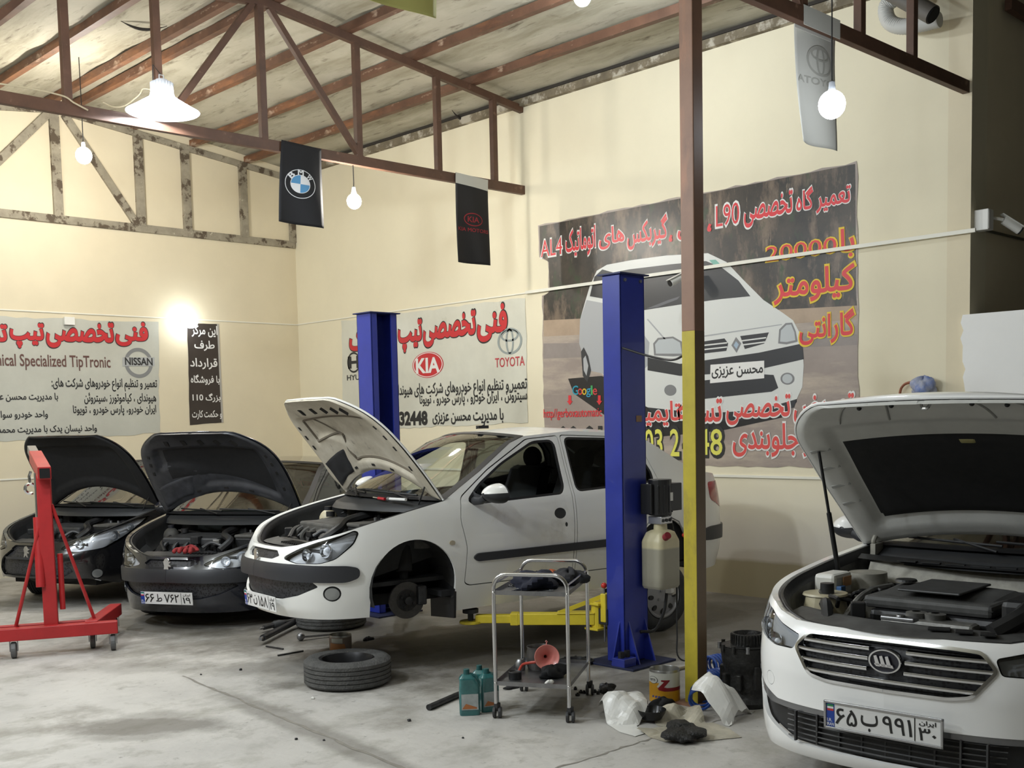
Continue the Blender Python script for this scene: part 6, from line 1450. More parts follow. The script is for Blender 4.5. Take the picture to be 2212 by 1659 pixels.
for k in range(32): a = 2 * PI * k / 32; tb.box((.099 * math.cos(a), .099 * math.sin(a), .41), (.008, .008, .06), a)
tb.build('drum_tooth', GM, gb); MB().box((-.13, -.10, .27), (.04, .05, .03)).build('connector', GREYMET, gb, bevel=.004)
# clutch parts on the floor behind the trolley, small debris
def ringpart(px, py, r, label):
    o = MB().lathe([(r * .45, .012), (r * .5, .035), (r * .75, .02), (r, .022), (r, .003), (r * .45, .003)], 28, closed=True)
    for k in range(8): a = 2 * PI * k / 8; o.box((r * .8 * math.cos(a), r * .8 * math.sin(a), .026), (r * .2, r * .12, .012), a)
    o = o.build('clutch_plate', GREYMET if r < .1 else DARKMET, smooth=True); o.location = floor_at(px, py); return tag(o, label, 'clutch part', 'clutch parts on the floor')
ringpart(1245, 1432, .13, 'dark clutch cover on the floor right of the trolley hoops'); ringpart(1205, 1438, .075, 'bright clutch disc on the floor behind the trolley')
ringpart(1218, 1450, .06, 'small toothed ring on the floor just behind the trolley lower tray')
lump('metal_scrap', floor_at(1310, 1495), .05, DARKMET, 'dark metal scrap on the floor right of the trolley', 'scrap', 31, (1.2, .8, .7), .3); lump('metal_scrap', floor_at(1108, 1486), .05, DARKMET, 'flat dark scrap under the back left castor of the trolley', 'scrap', 33, (1.5, .7, .3), .3)
lump('metal_scrap', floor_at(795, 1383), .035, DARKMET, 'small scrap on the floor right of the small tin', 'scrap', 35, (1.4, .7, .5), .3)
for k, (px, py) in enumerate(((1243, 1490), (1255, 1497), (1262, 1498), (1248, 1503), (1292, 1500), (1285, 1496))):
    o = MB().cyl((0, 0, .0005), (0, 0, .014), .012 + .004 * (k % 2), n=6).cyl((0, 0, .014), (0, 0, .022), .007, n=8).build('nut', DARKMET); o.location = floor_at(px, py); tag(o, 'small dark nut scattered on the floor right of the trolley', 'nut', 'nuts scattered by the trolley')
for k, (px, py) in enumerate(((434, 1458), (676, 1510), (884, 1558), (700, 1600), (640, 1598), (520, 1448), (1000, 1595))):
    lump('grit', floor_at(px, py), (.012 if k == 1 else .007 + .002 * (k % 3)), WHITEP if k == 1 else DARKMET, ['dark crumb on the open floor left of the flat wheel', 'white crumb at the edge of the flat wheel', 'dark crumb on the floor below the steel bar', 'dark crumb below the flat wheel, right of two', 'dark crumb below the flat wheel, left of two', 'tiny dark crumb left of the flat wheel beyond the joint', 'dark crumb on the floor below the oil bottles'][k], 'crumb', 40 + k, (1, 1, .8), .2, 8)
# ------------------------------------------------------------------ lamps in view
def emis(name, col, st):
    if name in MATS: return MATS[name]
    m = bpy.data.materials.new(name); m.use_nodes = True; nt = m.node_tree; b = nt.nodes['Principled BSDF']; b.inputs['Base Color'].default_value = (.8, .8, .8, 1)
    b.inputs['Emission Color'].default_value = (*col, 1); b.inputs['Emission Strength'].default_value = st; MATS[name] = m; return m
BULB_N = 0
def bulb(pos, cord_top, label, power, r=.06, col=COOL, holder=True):
    p = Vector(pos); t = empty('light_bulb', p, 0, label, 'light bulb'); st = power / (PI * 4 * PI * r * r)
    m = emis('bulb_glow_%d' % int(power * 10), col, st)
    MB().sphere((0, 0, 0), r, 14, (1, 1, 1.05)).build('globe', m, t, smooth=True)
    MB().lathe([(.028, .05), (.034, .065), (.022, .10), (.018, .14), (.006, .15), (.001, .15)], 18).build('lamp_holder', mat('holder_grey', (.25, .26, .28), .5), t, smooth=True)
    if cord_top: MB().tube([(0, 0, .145), (.004, .003, (cord_top - p.z) * .5), (0, 0, cord_top - p.z)], .005, 6).build('cord', CABLE, t, smooth=True)
    return t
p = back_at(765, 435, 9.38); bulb(p, 4.41, 'bare bulb hanging from the truss between the two black flags', 95, .072, WARM)
p = back_at(181, 336, 12.2); bulb(p, roof_z(p.x) - .02, 'bare bulb hanging from the roof in front of the back wall truss', 95, .085, WARM)
p = on_plane(1258, -6, (0, 1, 0), 6.6); bulb(p, roof_z(p.x) - .02, 'bulb at the top edge of the picture under the roof', 75, .072, COOL)
p = back_at(1797, 226, 3.84); bulb(p, 4.42, 'bulb glowing in front of the white flag on the nearer truss', 13, .085, COOL)
# wall lamp at the conduit of the back wall
p = back_at(412, 694, 13.93); t = empty('wall_lamp', p, 0, 'bright bulb on the back wall conduit above the narrow dark sign', 'wall lamp')
MB().sphere((0, 0, 0), .095, 14).build('globe', emis('wall_bulb', COOL, 8 / (PI * 4 * PI * .095 ** 2)), t, smooth=True)
MB().cyl((0, .085, .01), (0, .19, .01), .03, n=14).box((0, .20, .01), (.09, .02, .09)).build('lamp_holder', WHITEP, t, bevel=.004)
# high-bay lamp in front of the truss
p = back_at(352, 243, 9.05); t = empty('high_bay_lamp', p, 0, 'large white dish lamp hanging at the left part of the truss', 'lamp')
dm = bpy.data.materials.new('dish_white'); dm.use_nodes = True; b_ = dm.node_tree.nodes['Principled BSDF']; b_.inputs['Base Color'].default_value = (.9, .9, .92, 1); b_.inputs['Roughness'].default_value = .35; b_.inputs['Subsurface Weight'].default_value = 0
tl = dm.node_tree.nodes.new('ShaderNodeBsdfTranslucent'); tl.inputs[0].default_value = (.9, .92, .95, 1); mxs = dm.node_tree.nodes.new('ShaderNodeMixShader'); mxs.inputs[0].default_value = .45
dm.node_tree.links.new(b_.outputs[0], mxs.inputs[1]); dm.node_tree.links.new(tl.outputs[0], mxs.inputs[2]); dm.node_tree.links.new(mxs.outputs[0], dm.node_tree.nodes['Material Output'].inputs[0])
MB().lathe([(.300, .0), (.305, .004), (.26, .03), (.17, .085), (.105, .125), (.095, .16)], 48).build('reflector_dish', dm, t, smooth=True)
MB().lathe([(.001, .045), (.11, .05), (.12, .07), (.11, .10), (.001, .11)], 32).build('led_panel', emis('led_panel_glow', COOL, 300), t, smooth=True)
hs = MB(); hs.cyl((0, 0, .15), (0, 0, .25), .085, n=28); hs.cyl((0, 0, .25), (0, 0, .27), .05, n=20); hs.tube([(-.02, 0, .27), (-.02, 0, .31), (.02, 0, .31), (.02, 0, .27)], .006, 6)
for k in range(24): a = 2 * PI * k / 24; hs.box((.09 * math.cos(a), .09 * math.sin(a), .20), (.012, .004, .09), a)
hs.build('heat_sink', mat('sink_white', (.70, .71, .74), .4), t, bevel=.002)
MB().tube([(.0, 0, .31), (.03, .2, .45), (.06, .30, (4.50 - p.z))], .004, 6).build('suspension_wire', CABLE, t)
wp = [back_at(px, py, 9.30) - p for px, py in ((325, 193), (308, 192), (300, 205), (270, 228), (245, 231), (222, 221))]
MB().tube(catmull([tuple(v) for v in wp], 6), .006, 6).build('flex', mat('flex_cream', (.55, .46, .30), .6), t, smooth=True)
thing_tube('cable', [back_at(px, py, 9.335) for px, py in ((0, 181), (60, 190), (135, 207), (160, 222), (190, 238))], .007, mat('flex_cream'), 'pale cable running along the truss chord at the upper left', 'cable')
# ------------------------------------------------------------------ conduits and boxes
TRUNK = mat('white_trunking', (.80, .78, .68), .45)
def trunk(name, c, s, label): o = MB().box((0, 0, 0), s).build(name, TRUNK, bevel=.002); o.location = c; return tag(o, label, 'conduit', 'cable trunking on the walls')
trunk('conduit', (XW - .028, (4.13 + 9.35) / 2 - .03, 3.268), (.022, 9.35 - 4.08, .034), 'white trunking across the large poster on the right wall')
trunk('conduit', (XW - .008, (9.36 + YB) / 2, 3.266), (.012, YB - 9.36, .016), 'thin trunking along the top of the white banner on the right wall')
trunk('conduit', (XW - .009, (4.2 + YB) / 2, 1.190), (.016, YB - 4.2, .026), 'low trunking on the right wall under the large poster')
trunk('conduit', ((-3 + XW) / 2, YB - .007, 3.262), (XW + 3, .012, .016), 'thin trunking high on the back wall')
trunk('conduit', ((-3 + 6.9) / 2, YB - .007, 1.205), (9.9, .012, .02), 'low trunking on the back wall at the left')
p = back_at(147, 694); o = MB().box((0, 0, 0), (.13, .05, .10)).build('junction_box', WHITEP, bevel=.006); o.location = (p.x, YB - .034, p.z); tag(o, 'white junction box on top of the left banner', 'junction box')
jb = empty('junction_box', (9.42, 4.13, 3.36), 0, 'white junction box at the corner where the long trunking ends', 'junction box')
MB().box((0, -.06, 0), (.10, .12, .17)).build('box', WHITEP, jb, bevel=.006); MB().box((0, -.121, 0), (.085, .004, .15)).build('lid', mat('lid_grey', (.6, .59, .55), .5), jb)
def cctv(pos, aim, label, white=True):
    t = empty('security_camera', pos, 0, label, 'camera'); d = Vector(aim).normalized(); m = WHITEP
    MB().cyl((0, 0, 0), tuple(d * .16), .037, n=20).build('body', m, t, bevel=.004); MB().cyl(tuple(d * .155), tuple(d * .172), .032, n=20).build('lens', DARK, t)
    MB().bar(tuple(d * -.02 + Vector((0, 0, .038))), tuple(d * .19 + Vector((0, 0, .042))), .078, .006).build('sun_hood', m, t, bevel=.002)
    return t
q = cctv(right_at(1475, 597, XW - .16), (-.85, .35, -.45), 'white security camera on the right wall, half behind the roof post'); MB().tube([(0, 0, 0), (.05, 0, .02), (.155, .02, .03)], .014, 8).build('bracket', WHITEP, q, smooth=True)
q = cctv(back_at(2168, 475, 3.97), (.55, -.6, -.55), 'white security camera on the dark return wall'); MB().tube([(0, 0, 0), (-.02, .06, .02), (-.03, .155, .03)], .014, 8).build('bracket', WHITEP, q, smooth=True)
thing_tube('cable', [back_at(2116, 494, 4.12), back_at(2160, 505, 4.12), back_at(2260, 529, 4.12)], .012, mat('cable_shadow', (.10, .09, .06), .8), 'cable drawn as a dark shadow line, running right from the corner box on the return wall', 'cable')  # dark tone of the conduit's shadow line is put into this colour
# flexible duct at the top right
fd = right_at(1960, 40, 9.0); t = empty('flexible_duct', fd, 0, 'bundle of grey flexible duct high on the right wall', 'duct'); DG = mat('duct_grey', (.52, .52, .49), .6); P = [right_at(px, py, 9.12) - fd for px, py in ((1935, -5), (1914, 15), (1920, 45), (1945, 57), (1985, 53), (2030, 42))]
cc = catmull([tuple(v) for v in P], 14); MB().tube(cc, [.062 + .004 * (i % 2) for i in range(len(cc))], 14).build('elbow', DG, t, smooth=True)
P = [right_at(px, py, 8.95) - fd for px, py in ((1925, -18), (2015, 32))]; MB().cyl(tuple(P[0]), tuple(P[1]), .075, n=24).build('pipe', mat('duct_dark', (.11, .10, .085), .6), t, smooth=True); d_ = (P[1] - P[0]).normalized(); MB().cyl(tuple(P[1]), tuple(P[1] + d_ * .01), .065, n=24).build('pipe_mouth', mat('hollow_black'), t)
tag(MB().bar((0, 0, 0), (.9, -.01, -.02), .06, .10).build('wall_bracket', STEEL), 'dark steel bracket at the top right corner of the picture', 'bracket').location = back_at(2178, 8, 4.07)
# bag and hose on the wall behind the large saloon
bg = right_at(1995, 852, XW - .09); lump('plastic_bag', bg, .085, mat('bag_grey', (.42, .42, .42), .4, noise=.5, nscale=8, col2=(.08, .14, .38)), 'small grey and blue plastic bag hanging on the right wall above the saloon bonnet', 'bag', 51, (.8, 1.2, 1.1), .2)
thing_tube('hose', [right_at(px, py, XW - .05) for px, py in ((1944, 900), (1944, 850), (1952, 832), (1968, 826), (1985, 828))], .012, mat('copper_hose', (.30, .10, .05), .5), 'red-brown hose looping beside the plastic bag on the right wall', 'hose')
# ------------------------------------------------------------------ hanging flags
def flag(name, corners, Y, m, label, nu=14, nv=26, wave=.02, toprow=None, group='hanging flags'):
    TL, TRr, BL_, BR_ = [back_at(px, py, Y) for px, py in corners]; c = (TL + TRr) / 2; t = empty(name, c, 0, label, 'flag', group)
    def f(x, y, d=0.0):  # x 0..1 left to right, y 0..1 bottom to top
        p = (BL_ * (1 - x) + BR_ * x) * (1 - y) + (TL * (1 - x) + TRr * x) * y - c; return (p.x, p.y + wave * math.sin(x * 5 + y * 2.2) * (1 - y) ** .5 - d, p.z)
    mb = MB(); mb.grid(lambda i, j: f(i, j), nu, nv); o = mb.build('cloth', m, t, smooth=True); s_ = o.modifiers.new('thick', 'SOLIDIFY'); s_.thickness = .002
    return t, f
def glyph(t, f, nm, s, box, m, bold=.015, rtl=False, d=.004): V, F = text_mesh(s, box, bold, rtl); return put2d(nm, V, F, m, t, lambda x, y, dd: f(x, y, dd), d)
def flat(t, f, nm, P, m, d=.003): V, F = poly2g(P); return put2d(nm, V, F, m, t, lambda x, y, dd: f(x, y, dd), d)
def ell(cx, cy, rx, ry, n=48, a0=0, a1=360): return [(cx + rx * math.cos(R(a0 + (a1 - a0) * k / n)), cy + ry * math.sin(R(a0 + (a1 - a0) * k / n))) for k in range(n if a1 - a0 >= 360 else n + 1)]
def band(t, f, nm, P, Q, m, d=.0035): V, F = ring2(P, Q); return put2d(nm, V, F, m, t, lambda x, y, dd: f(x, y, dd), d)
BLK = mat('flag_black', (.012, .012, .014), .85); FW = mat('print_white', (.72, .73, .74), .6)
# roundel flag
t, f = flag('hanging_flag', ((608, 302), (694, 322), (602, 478), (697, 494)), 9.33, BLK, 'black flag with a blue and white roundel hanging from the truss')
kx, ky = .345, .345 / 1.94; cx_, cy_ = .47, .505
f1 = lambda x, y, d=0: f(x, y, d)
band(t, f1, 'roundel_edge', ell(cx_, cy_, kx, ky), ell(cx_, cy_, kx * .955, ky * .955), FW); band(t, f1, 'roundel_edge', ell(cx_, cy_, kx * .64, ky * .64), ell(cx_, cy_, kx * .60, ky * .60), FW)
LB = mat('roundel_blue', (.075, .27, .50), .5)
for k, (a0, m) in enumerate(((0, FW), (90, LB), (180, FW), (270, LB))): flat(t, f1, 'roundel_quarter', [(cx_, cy_)] + ell(cx_, cy_, kx * .60, ky * .60, 14, a0, a0 + 90), m)
for s, a in (('B', 138), ('M', 90), ('W', 42)):
    V, F = text_mesh(s, (-.085, -.085, .085, .085), .03, False); ca, sa = math.cos(R(a - 90)), math.sin(R(a - 90)); px_, py_ = math.cos(R(a)) * .80, math.sin(R(a)) * .80
    W_ = np.stack([cx_ + kx * (px_ + (V[:, 0] * ca - V[:, 1] * sa) * 2.1), cy_ + ky * (py_ + (V[:, 0] * sa + V[:, 1] * ca) * 2.1)], 1); put2d('roundel_letter', W_, F, FW, t, lambda x, y, dd: f(x, y, dd), .0045)
# black flag with red oval
t, f = flag('hanging_flag', ((984, 372), (1054, 389), (990, 566), (1057, 574)), 9.33, mat('flag_black2', (.016, .015, .015), .85), 'black flag with a red oval emblem and a white top band'); DR = mat('print_dark_red', (.26, .012, .020), .6)
flat(t, f, 'top_band', [(0.0, .885), (1, .870), (1, 1), (0, 1)], mat('flag_white_band', (.55, .54, .48), .8), .003)
band(t, f, 'oval_emblem', ell(.50, .505, .27, .075), ell(.50, .505, .245, .064), DR); glyph(t, f, 'emblem_lettering', 'KIA', (.34, .475, .66, .535), DR, .02); glyph(t, f, 'flag_lettering', 'KIA MOTORS', (.06, .365, .95, .405), DR, .02)
# white flag seen from behind
WF_ = mat('flag_white', (.60, .59, .54), .85); t, f = flag('hanging_flag', ((1716, 35), (1806, 70), (1736, 304), (1801, 328)), 4.25, WF_, 'white flag with a faint three-ellipse emblem, behind the glowing bulb', wave=.03)
FG = mat('print_faint', (.42, .41, .37), .8)
def emblem3(t, f, cx, cy, rx, ry, m, d=.0035, k=.86, nm='emblem_ring'):
    band(t, f, nm, ell(cx, cy, rx, ry), ell(cx, cy, rx * k, ry * k), m, d); band(t, f, nm, ell(cx, cy, rx * .33, ry * .95), ell(cx, cy, rx * .20, ry * .82), m, d); band(t, f, nm, ell(cx, cy + ry * .42, rx * .72, ry * .46), ell(cx, cy + ry * .42, rx * .60, ry * .32), m, d)
xa, xb = back_at(1738, 40, 4.14).x, back_at(1816, 75, 4.14).x; fo = MB()
for yy in (4.145, 4.215): fo.box(((xa + xb) / 2 - t.location.x, yy - t.location.y, 4.435 - t.location.z), (xb - xa, .003, .125))
fo.box(((xa + xb) / 2 - t.location.x, 4.18 - t.location.y, 4.499 - t.location.z), (xb - xa, .073, .003)); fo.build('top_fold', WF_, t)
emblem3(t, f, .55, .70, .30, .125, FG); glyph(t, f, 'flag_lettering', 'ATOYOT', (.04, .50, .99, .555), FG, .02)
# yellow flag at the top edge
t, f = flag('hanging_flag', ((770, -160), (945, -130), (775, -8), (939, 41)), 6.3, mat('flag_yellow', (.52, .50, .16), .75), 'yellow flag corner hanging into the picture at the top', wave=.015, group=None)
for q in (0.0, 1.0):
    p = Vector(f(q, 1)) ; pz = roof_z(t.location.x + p.x) - .02 - t.location.z
    MB().tube([tuple(p), (p.x, p.y, pz)], .003, 6).build('string', CABLE, t)
# ------------------------------------------------------------------ banners on the walls
RED = mat('print_red', (.55, .022, .028), .5); INK = mat('print_black', (.022, .022, .022), .55); PWH = mat('print_bright_white', (.78, .77, .74), .5); PYL = mat('print_yellow', (.74, .52, .03), .5); PLY = mat('print_lemon', (.75, .72, .12), .5)
class Banner:
    def __init__(s, name, wall, corners, m, label, cat='banner', ragged=.012, seed=1):
        s.wall = wall; P = [s.wp(*c) for c in corners]; s.c = (sum(p[0] for p in P) / len(P), sum(p[1] for p in P) / len(P)); rnd = random.Random(seed)
        loc = (XW - .004, -s.c[0], s.c[1]) if wall == 'r' else (s.c[0], YB - .004, s.c[1])
        s.t = empty(name, loc, 0, label, cat)
        poly = resample(P, .12); poly = [(x + rnd.uniform(-ragged, ragged), y + rnd.uniform(-ragged, ragged)) for x, y in poly]; s.poly = poly; s.lay('sheet', poly, m, .0, px=False)
        s.level = 0
    def wp(s, px, py):
        if s.wall == 'r': p = right_at(px, py); return (-p.y, p.z)
        p = back_at(px, py); return (p.x, p.z)
    def to3(s, x, y, d): return (-.001 - d, -(x - s.c[0]), y - s.c[1]) if s.wall == 'r' else (x - s.c[0], -.001 - d, y - s.c[1])
    def lay(s, nm, P, m, d, px=True, clip=None):
        Q = [s.wp(*p) for p in P] if px else P; V, F = poly2(Q); return put2d(nm, V, F, m, s.t, s.to3, d)
    def ring(s, nm, c, r0, r1, m, d, ratio=1.0):
        return put2d(nm, *ring2(ell(c[0], c[1], r0[0], r0[1]), ell(c[0], c[1], r1[0], r1[1])), m, s.t, s.to3, d)
    def text(s, st, bl, tr, m, d=.004, bold=.03, outline=None, ob=.05, rtl=True, nm='lettering', clipx=None):
        a, b = s.wp(*bl), s.wp(*tr); box = (a[0], a[1], b[0], b[1])
        V, F = text_mesh(st, box, bold, rtl)
        if clipx is not None: c = V[F].mean(1)[:, 0]; F = F[(c > clipx[0]) & (c < clipx[1])]
        o = put2d(nm, V, F, m, s.t, s.to3, d)
        if outline:
            L0 = np.concatenate(text_loops(st, rtl)); lo, hi = L0.min(0), L0.max(0); ex = (box[2] - box[0]) / (hi[0] - lo[0]) * ob; ey = (box[3] - box[1]) / (hi[1] - lo[1]) * ob
            V, F = text_mesh(st, (box[0] - ex, box[1] - ey, box[2] + ex, box[3] + ey), bold + ob, rtl)
            if clipx is not None: c = V[F].mean(1)[:, 0]; F = F[(c > clipx[0]) & (c < clipx[1])]
            put2d(nm + '_outline', V, F, outline, s.t, s.to3, d - .0015)
        return o
VIN = mat('vinyl_white', (.66, .655, .56), .30, noise=.10, nscale=2.0, bump=.12, bscale=5)
add_paint_layer(VIN, (.40, .37, .27), 2.2, .62, .85, seed=6)
VIN2 = mat('vinyl_grey', (.56, .56, .49), .35, noise=.12, nscale=1.6, bump=.12, bscale=5)
add_paint_layer(VIN2, (.20, .18, .13), 1.4, .64, .80, vec_scale=(1, 1, 1.8), seed=13)
# ---- left banner on the back wall
b = Banner('banner', 'b', ((-190, 676), (341, 697), (345, 936), (-190, 962)), VIN2, 'dirty white banner with red headline and a ring emblem on the back wall', seed=3)
DKO = mat('print_outline', (.05, .03, .03), .6)
for st, bl, tr in (('فنی', (252, 745), (316, 699)), ('تخصصی', (102, 748), (243, 700)), ('تیپ', (24, 749), (92, 701)), ('ترونیک', (-115, 745), (12, 698))): b.text(st, bl, tr, RED, .004, .04, DKO, .02)
b.text('Technical Specialized TipTronic', (-58, 797), (237, 770), mat('print_brown', (.13, .062, .05), .55), .004, .015, rtl=False)
c = b.wp(299, 784); k = abs(b.wp(332, 784)[0] - c[0]); GR = mat('print_grey', (.23, .235, .235), .4); b.ring('ring_emblem', c, (k * .92, k * .92), (k * .70, k * .70), GR, .003)
b.lay('emblem_bar', [(264, 772), (333, 772), (333, 791), (264, 791)], mat('print_light_grey', (.42, .43, .43), .4), .0045); b.text('NISSAN', (270, 788), (328, 774), INK, .006, .03, rtl=False, nm='emblem_lettering')
for st, bl, tr in (('تعمیر و تنظیم انواع خودروهای شرکت های:', (112, 845), (338, 819)), ('هیوندای ، کیاموتورز ،سیتروئن', (182, 873), (336, 849)), ('ایران خودرو، پارس خودرو ، تویوتا', (158, 899), (336, 875)), ('با مدیریت محسن عزیزی', (-32, 868), (124, 849)), ('واحد خودرو سواری', (-18, 907), (102, 887)), ('واحد نیسان یدک با مدیریت محمدی', (-18, 940), (208, 917))): b.text(st, bl, tr, INK, .004, .022)
# ---- narrow dark sign
b = Banner('sign', 'b', ((404, 699), (471, 700), (481, 913), (410, 918)), mat('sign_brown', (.045, .034, .028), .45, noise=.2, nscale=3), 'narrow dark sign with white writing beside the wall lamp', 'sign', .004, 5)
b.lay('side_strip', [(468, 700), (472, 700), (482, 913), (478, 913)], mat('strip_pale', (.42, .40, .36), .5), .002)
for st, bl, tr in (('این مرکز', (414, 727), (468, 705)), ('طرف', (420, 757), (462, 737)), ('قرارداد', (411, 797), (468, 775)), ('با فروشگاه', (412, 831), (473, 810)), ('بزرگ 110', (416, 869), (475, 850)), ('و حکمت کارت', (415, 906), (478, 886))): b.text(st, bl, tr, PWH, .004, .02)
# ---- white banner on the right wall
b = Banner('banner', 'r', ((738, 694), (1136, 643), (1141, 912), (944, 921), (742, 932)), VIN, 'white banner with red headline and car emblems beside the large poster', seed=8)
for st, bl, tr in (('فنی', (1034, 737), (1094, 657)), ('تخصصی', (917, 748), (1027, 672)), ('تیپ', (863, 760), (911, 691)), ('ترونیک', (758, 770), (852, 700))): b.text(st, bl, tr, RED, .004, .04, INK, .02)
c = b.wp(925, 788); kx_ = abs(b.wp(959, 788)[0] - c[0]); kz_ = abs(b.wp(925, 760)[1] - c[1]); V, F = poly2(ell(c[0], c[1], kx_, kz_)); put2d('oval_emblem', V, F, RED, b.t, b.to3, .003); b.ring('oval_edge', c, (kx_ * .95, kz_ * .95), (kx_ * .90, kz_ * .90), PWH, .0045)
b.text('KIA', (901, 806), (949, 772), PWH, .005, .035, rtl=False, nm='emblem_lettering')
c = b.wp(1102, 737); kx_ = abs(b.wp(1129, 737)[0] - c[0]); kz_ = abs(b.wp(1102, 708)[1] - c[1])
for nm, cc_, r0, r1 in (('emblem_ring', c, (1, 1), (.84, .84)), ('emblem_ring', c, (.33, .95), (.20, .80)), ('emblem_ring', (c[0], c[1] + .42 * kz_), (.72, .46), (.58, .30))): b.ring(nm, cc_, (kx_ * r0[0], kz_ * r0[1]), (kx_ * r1[0], kz_ * r1[1]), mat('print_silver', (.30, .34, .33), .35), .004)
b.text('TOYOTA', (1071, 794), (1134, 769), mat('print_red2', (.48, .05, .06), .5), .004, .01, rtl=False)
c = b.wp(765, 783); kx_ = abs(b.wp(779, 783)[0] - c[0]); b.ring('oval_ring', c, (kx_, kx_ * .95), (kx_ * .86, kx_ * .78), INK, .004); b.text('H', (755, 795), (776, 770), INK, .004, .05, rtl=False, nm='emblem_lettering'); b.text('HYUNDAI', (751, 822), (812, 806), INK, .004, .015, rtl=False)
for st, bl, tr, bd in (('تعمیر و تنظیم انواع خودروهای شرکت های هیوندای ، کیاموتورز', (796, 868), (1139, 814), .02), ('سیتروئن ، ایران خودرو ، پارس خودرو ، تویوتا', (908, 880), (1139, 840), .02), ('با مدیریت محسن عزیزی', (936, 917), (1088, 882), .025)): b.text(st, bl, tr, INK, .004, bd)
b.text('032448', (853, 918), (923, 889), INK, .004, .05, rtl=False)
# ---- large poster
PG = mat('poster_ground', (.36, .30, .265), .35, noise=.18, nscale=1.6, bump=.06, bscale=5); add_paint_layer(PG, (.50, .42, .34), 1.2, .5, .65, vec_scale=(1, .35, 1.8), seed=5)
b = Banner('poster', 'r', ((1163, 487), (1852, 350), (1857, 1012), (1775, 1009), (1177, 1003), (1172, 640), (1186, 632), (1184, 565), (1166, 556)), PG, 'huge poster with a white hatch car and red and yellow writing on the right wall', 'poster', .010, 9)
PT = mat('poster_trees', (.065, .052, .040), .35, noise=.5, nscale=2.5, col2=(.018, .017, .016)); add_paint_layer(PT, (.17, .125, .09), 2.0, .50, .62, vec_scale=(1, 1.6, .7), seed=3); add_paint_layer(PT, (.035, .06, .028), 2.4, .56, .66, vec_scale=(1, 1.6, .9), seed=8); add_paint_layer(PT, (.26, .20, .14), 6, .60, .68, vec_scale=(1, 2.2, .4), seed=12)
b.lay('tree_print', [(1166, 489), (1848, 354), (1850, 640), (1852, 660), (1700, 668), (1400, 682), (1175, 692), (1175, 640), (1188, 630), (1186, 566), (1168, 553)], PT, .0008)
b.lay('path_print', [(1175, 692), (1400, 682), (1700, 668), (1852, 660), (1852, 690), (1700, 700), (1400, 716), (1175, 727)], mat('poster_sand', (.44, .33, .235), .4, noise=.2, nscale=3), .0010)
b.lay('kerb_print', [(1175, 742), (1300, 740), (1852, 722), (1852, 745), (1300, 770), (1175, 775)], mat('poster_kerb', (.30, .26, .24), .4, noise=.2, nscale=3), .0010)
SHD = mat('print_shadow_black', (.016, .015, .016), .4); CW = mat('print_car_white', (.68, .69, .66), .35); CG = mat('print_car_grey', (.40, .41, .42), .35); CD = mat('print_car_dark', (.035, .037, .042), .35); CM = mat('print_mid_grey', (.22, .22, .225), .35); CL = mat('print_lamp', (.50, .53, .54), .3)
b.lay('print_shadow', [(1228, 818), (1300, 812), (1560, 900), (1720, 848), (1722, 868), (1690, 902), (1560, 930), (1380, 948), (1240, 850)], SHD, .0013)
b.lay('car_print', [(1252, 742), (1254, 690), (1264, 655), (1275, 618), (1290, 585), (1312, 572), (1365, 562), (1440, 552), (1530, 547), (1570, 566), (1606, 604), (1650, 648), (1692, 676), (1714, 692), (1733, 728), (1737, 790), (1734, 836), (1722, 862), (1640, 886), (1520, 893), (1400, 880), (1345, 850), (1300, 806), (1270, 800)], CW, .0020)
b.lay('car_side_print', [(1252, 742), (1254, 690), (1268, 648), (1330, 660), (1368, 690), (1404, 740), (1400, 790), (1350, 838), (1300, 806), (1270, 800)], CG, .0024)
b.lay('side_window_print', [(1275, 640), (1285, 598), (1302, 582), (1330, 590), (1372, 648), (1330, 650)], CD, .0028)
b.lay('windscreen_print', [(1318, 590), (1360, 582), (1450, 571), (1526, 564), (1560, 578), (1596, 606), (1622, 640), (1560, 646), (1470, 658), (1392, 670), (1374, 648)], CD, .0030)
b.lay('windscreen_sheen', [(1397, 667), (1445, 648), (1470, 640), (1464, 647), (1420, 664)], mat('print_sheen', (.12, .125, .14), .35), .0034)
b.lay('sticker_print', [(1533, 562), (1547, 561), (1556, 570), (1542, 572)], mat('print_mint', (.18, .42, .35), .4), .0036)
b.lay('bonnet_line_print', [(1398, 690), (1440, 738), (1443, 737), (1401, 689)], CG, .0032); b.lay('bonnet_line_print', [(1520, 725), (1690, 700), (1690, 702), (1520, 728)], CG, .0032)
b.lay('headlamp_print', [(1412, 742), (1422, 730), (1455, 727), (1474, 738), (1478, 768), (1455, 770), (1414, 768)], CM, .0032); b.lay('headlamp_glass_print', [(1416, 744), (1424, 734), (1454, 731), (1470, 740), (1474, 764), (1418, 764)], CL, .0036)
b.lay('headlamp_print', [(1684, 712), (1698, 698), (1712, 697), (1720, 716), (1724, 738), (1700, 744), (1682, 742)], CM, .0032); b.lay('headlamp_glass_print', [(1688, 714), (1700, 702), (1710, 701), (1717, 718), (1719, 735), (1700, 739), (1686, 738)], CL, .0036)
b.lay('grille_print', [(1518, 738), (1566, 731), (1574, 742), (1570, 758), (1518, 764)], CD, .0034); b.lay('grille_print', [(1600, 726), (1662, 718), (1652, 742), (1610, 754)], CD, .0034)
for y0, y1 in ((745, 739), (754, 748)): b.lay('grille_bar_print', [(1518, y0), (1572, y1), (1572, y1 + 3), (1518, y0 + 3)], CW, .0038)
for y0, y1 in ((735, 728), (744, 737)): b.lay('grille_bar_print', [(1602, y0), (1656, y1), (1656, y1 + 3), (1602, y0 + 3)], CW, .0038)
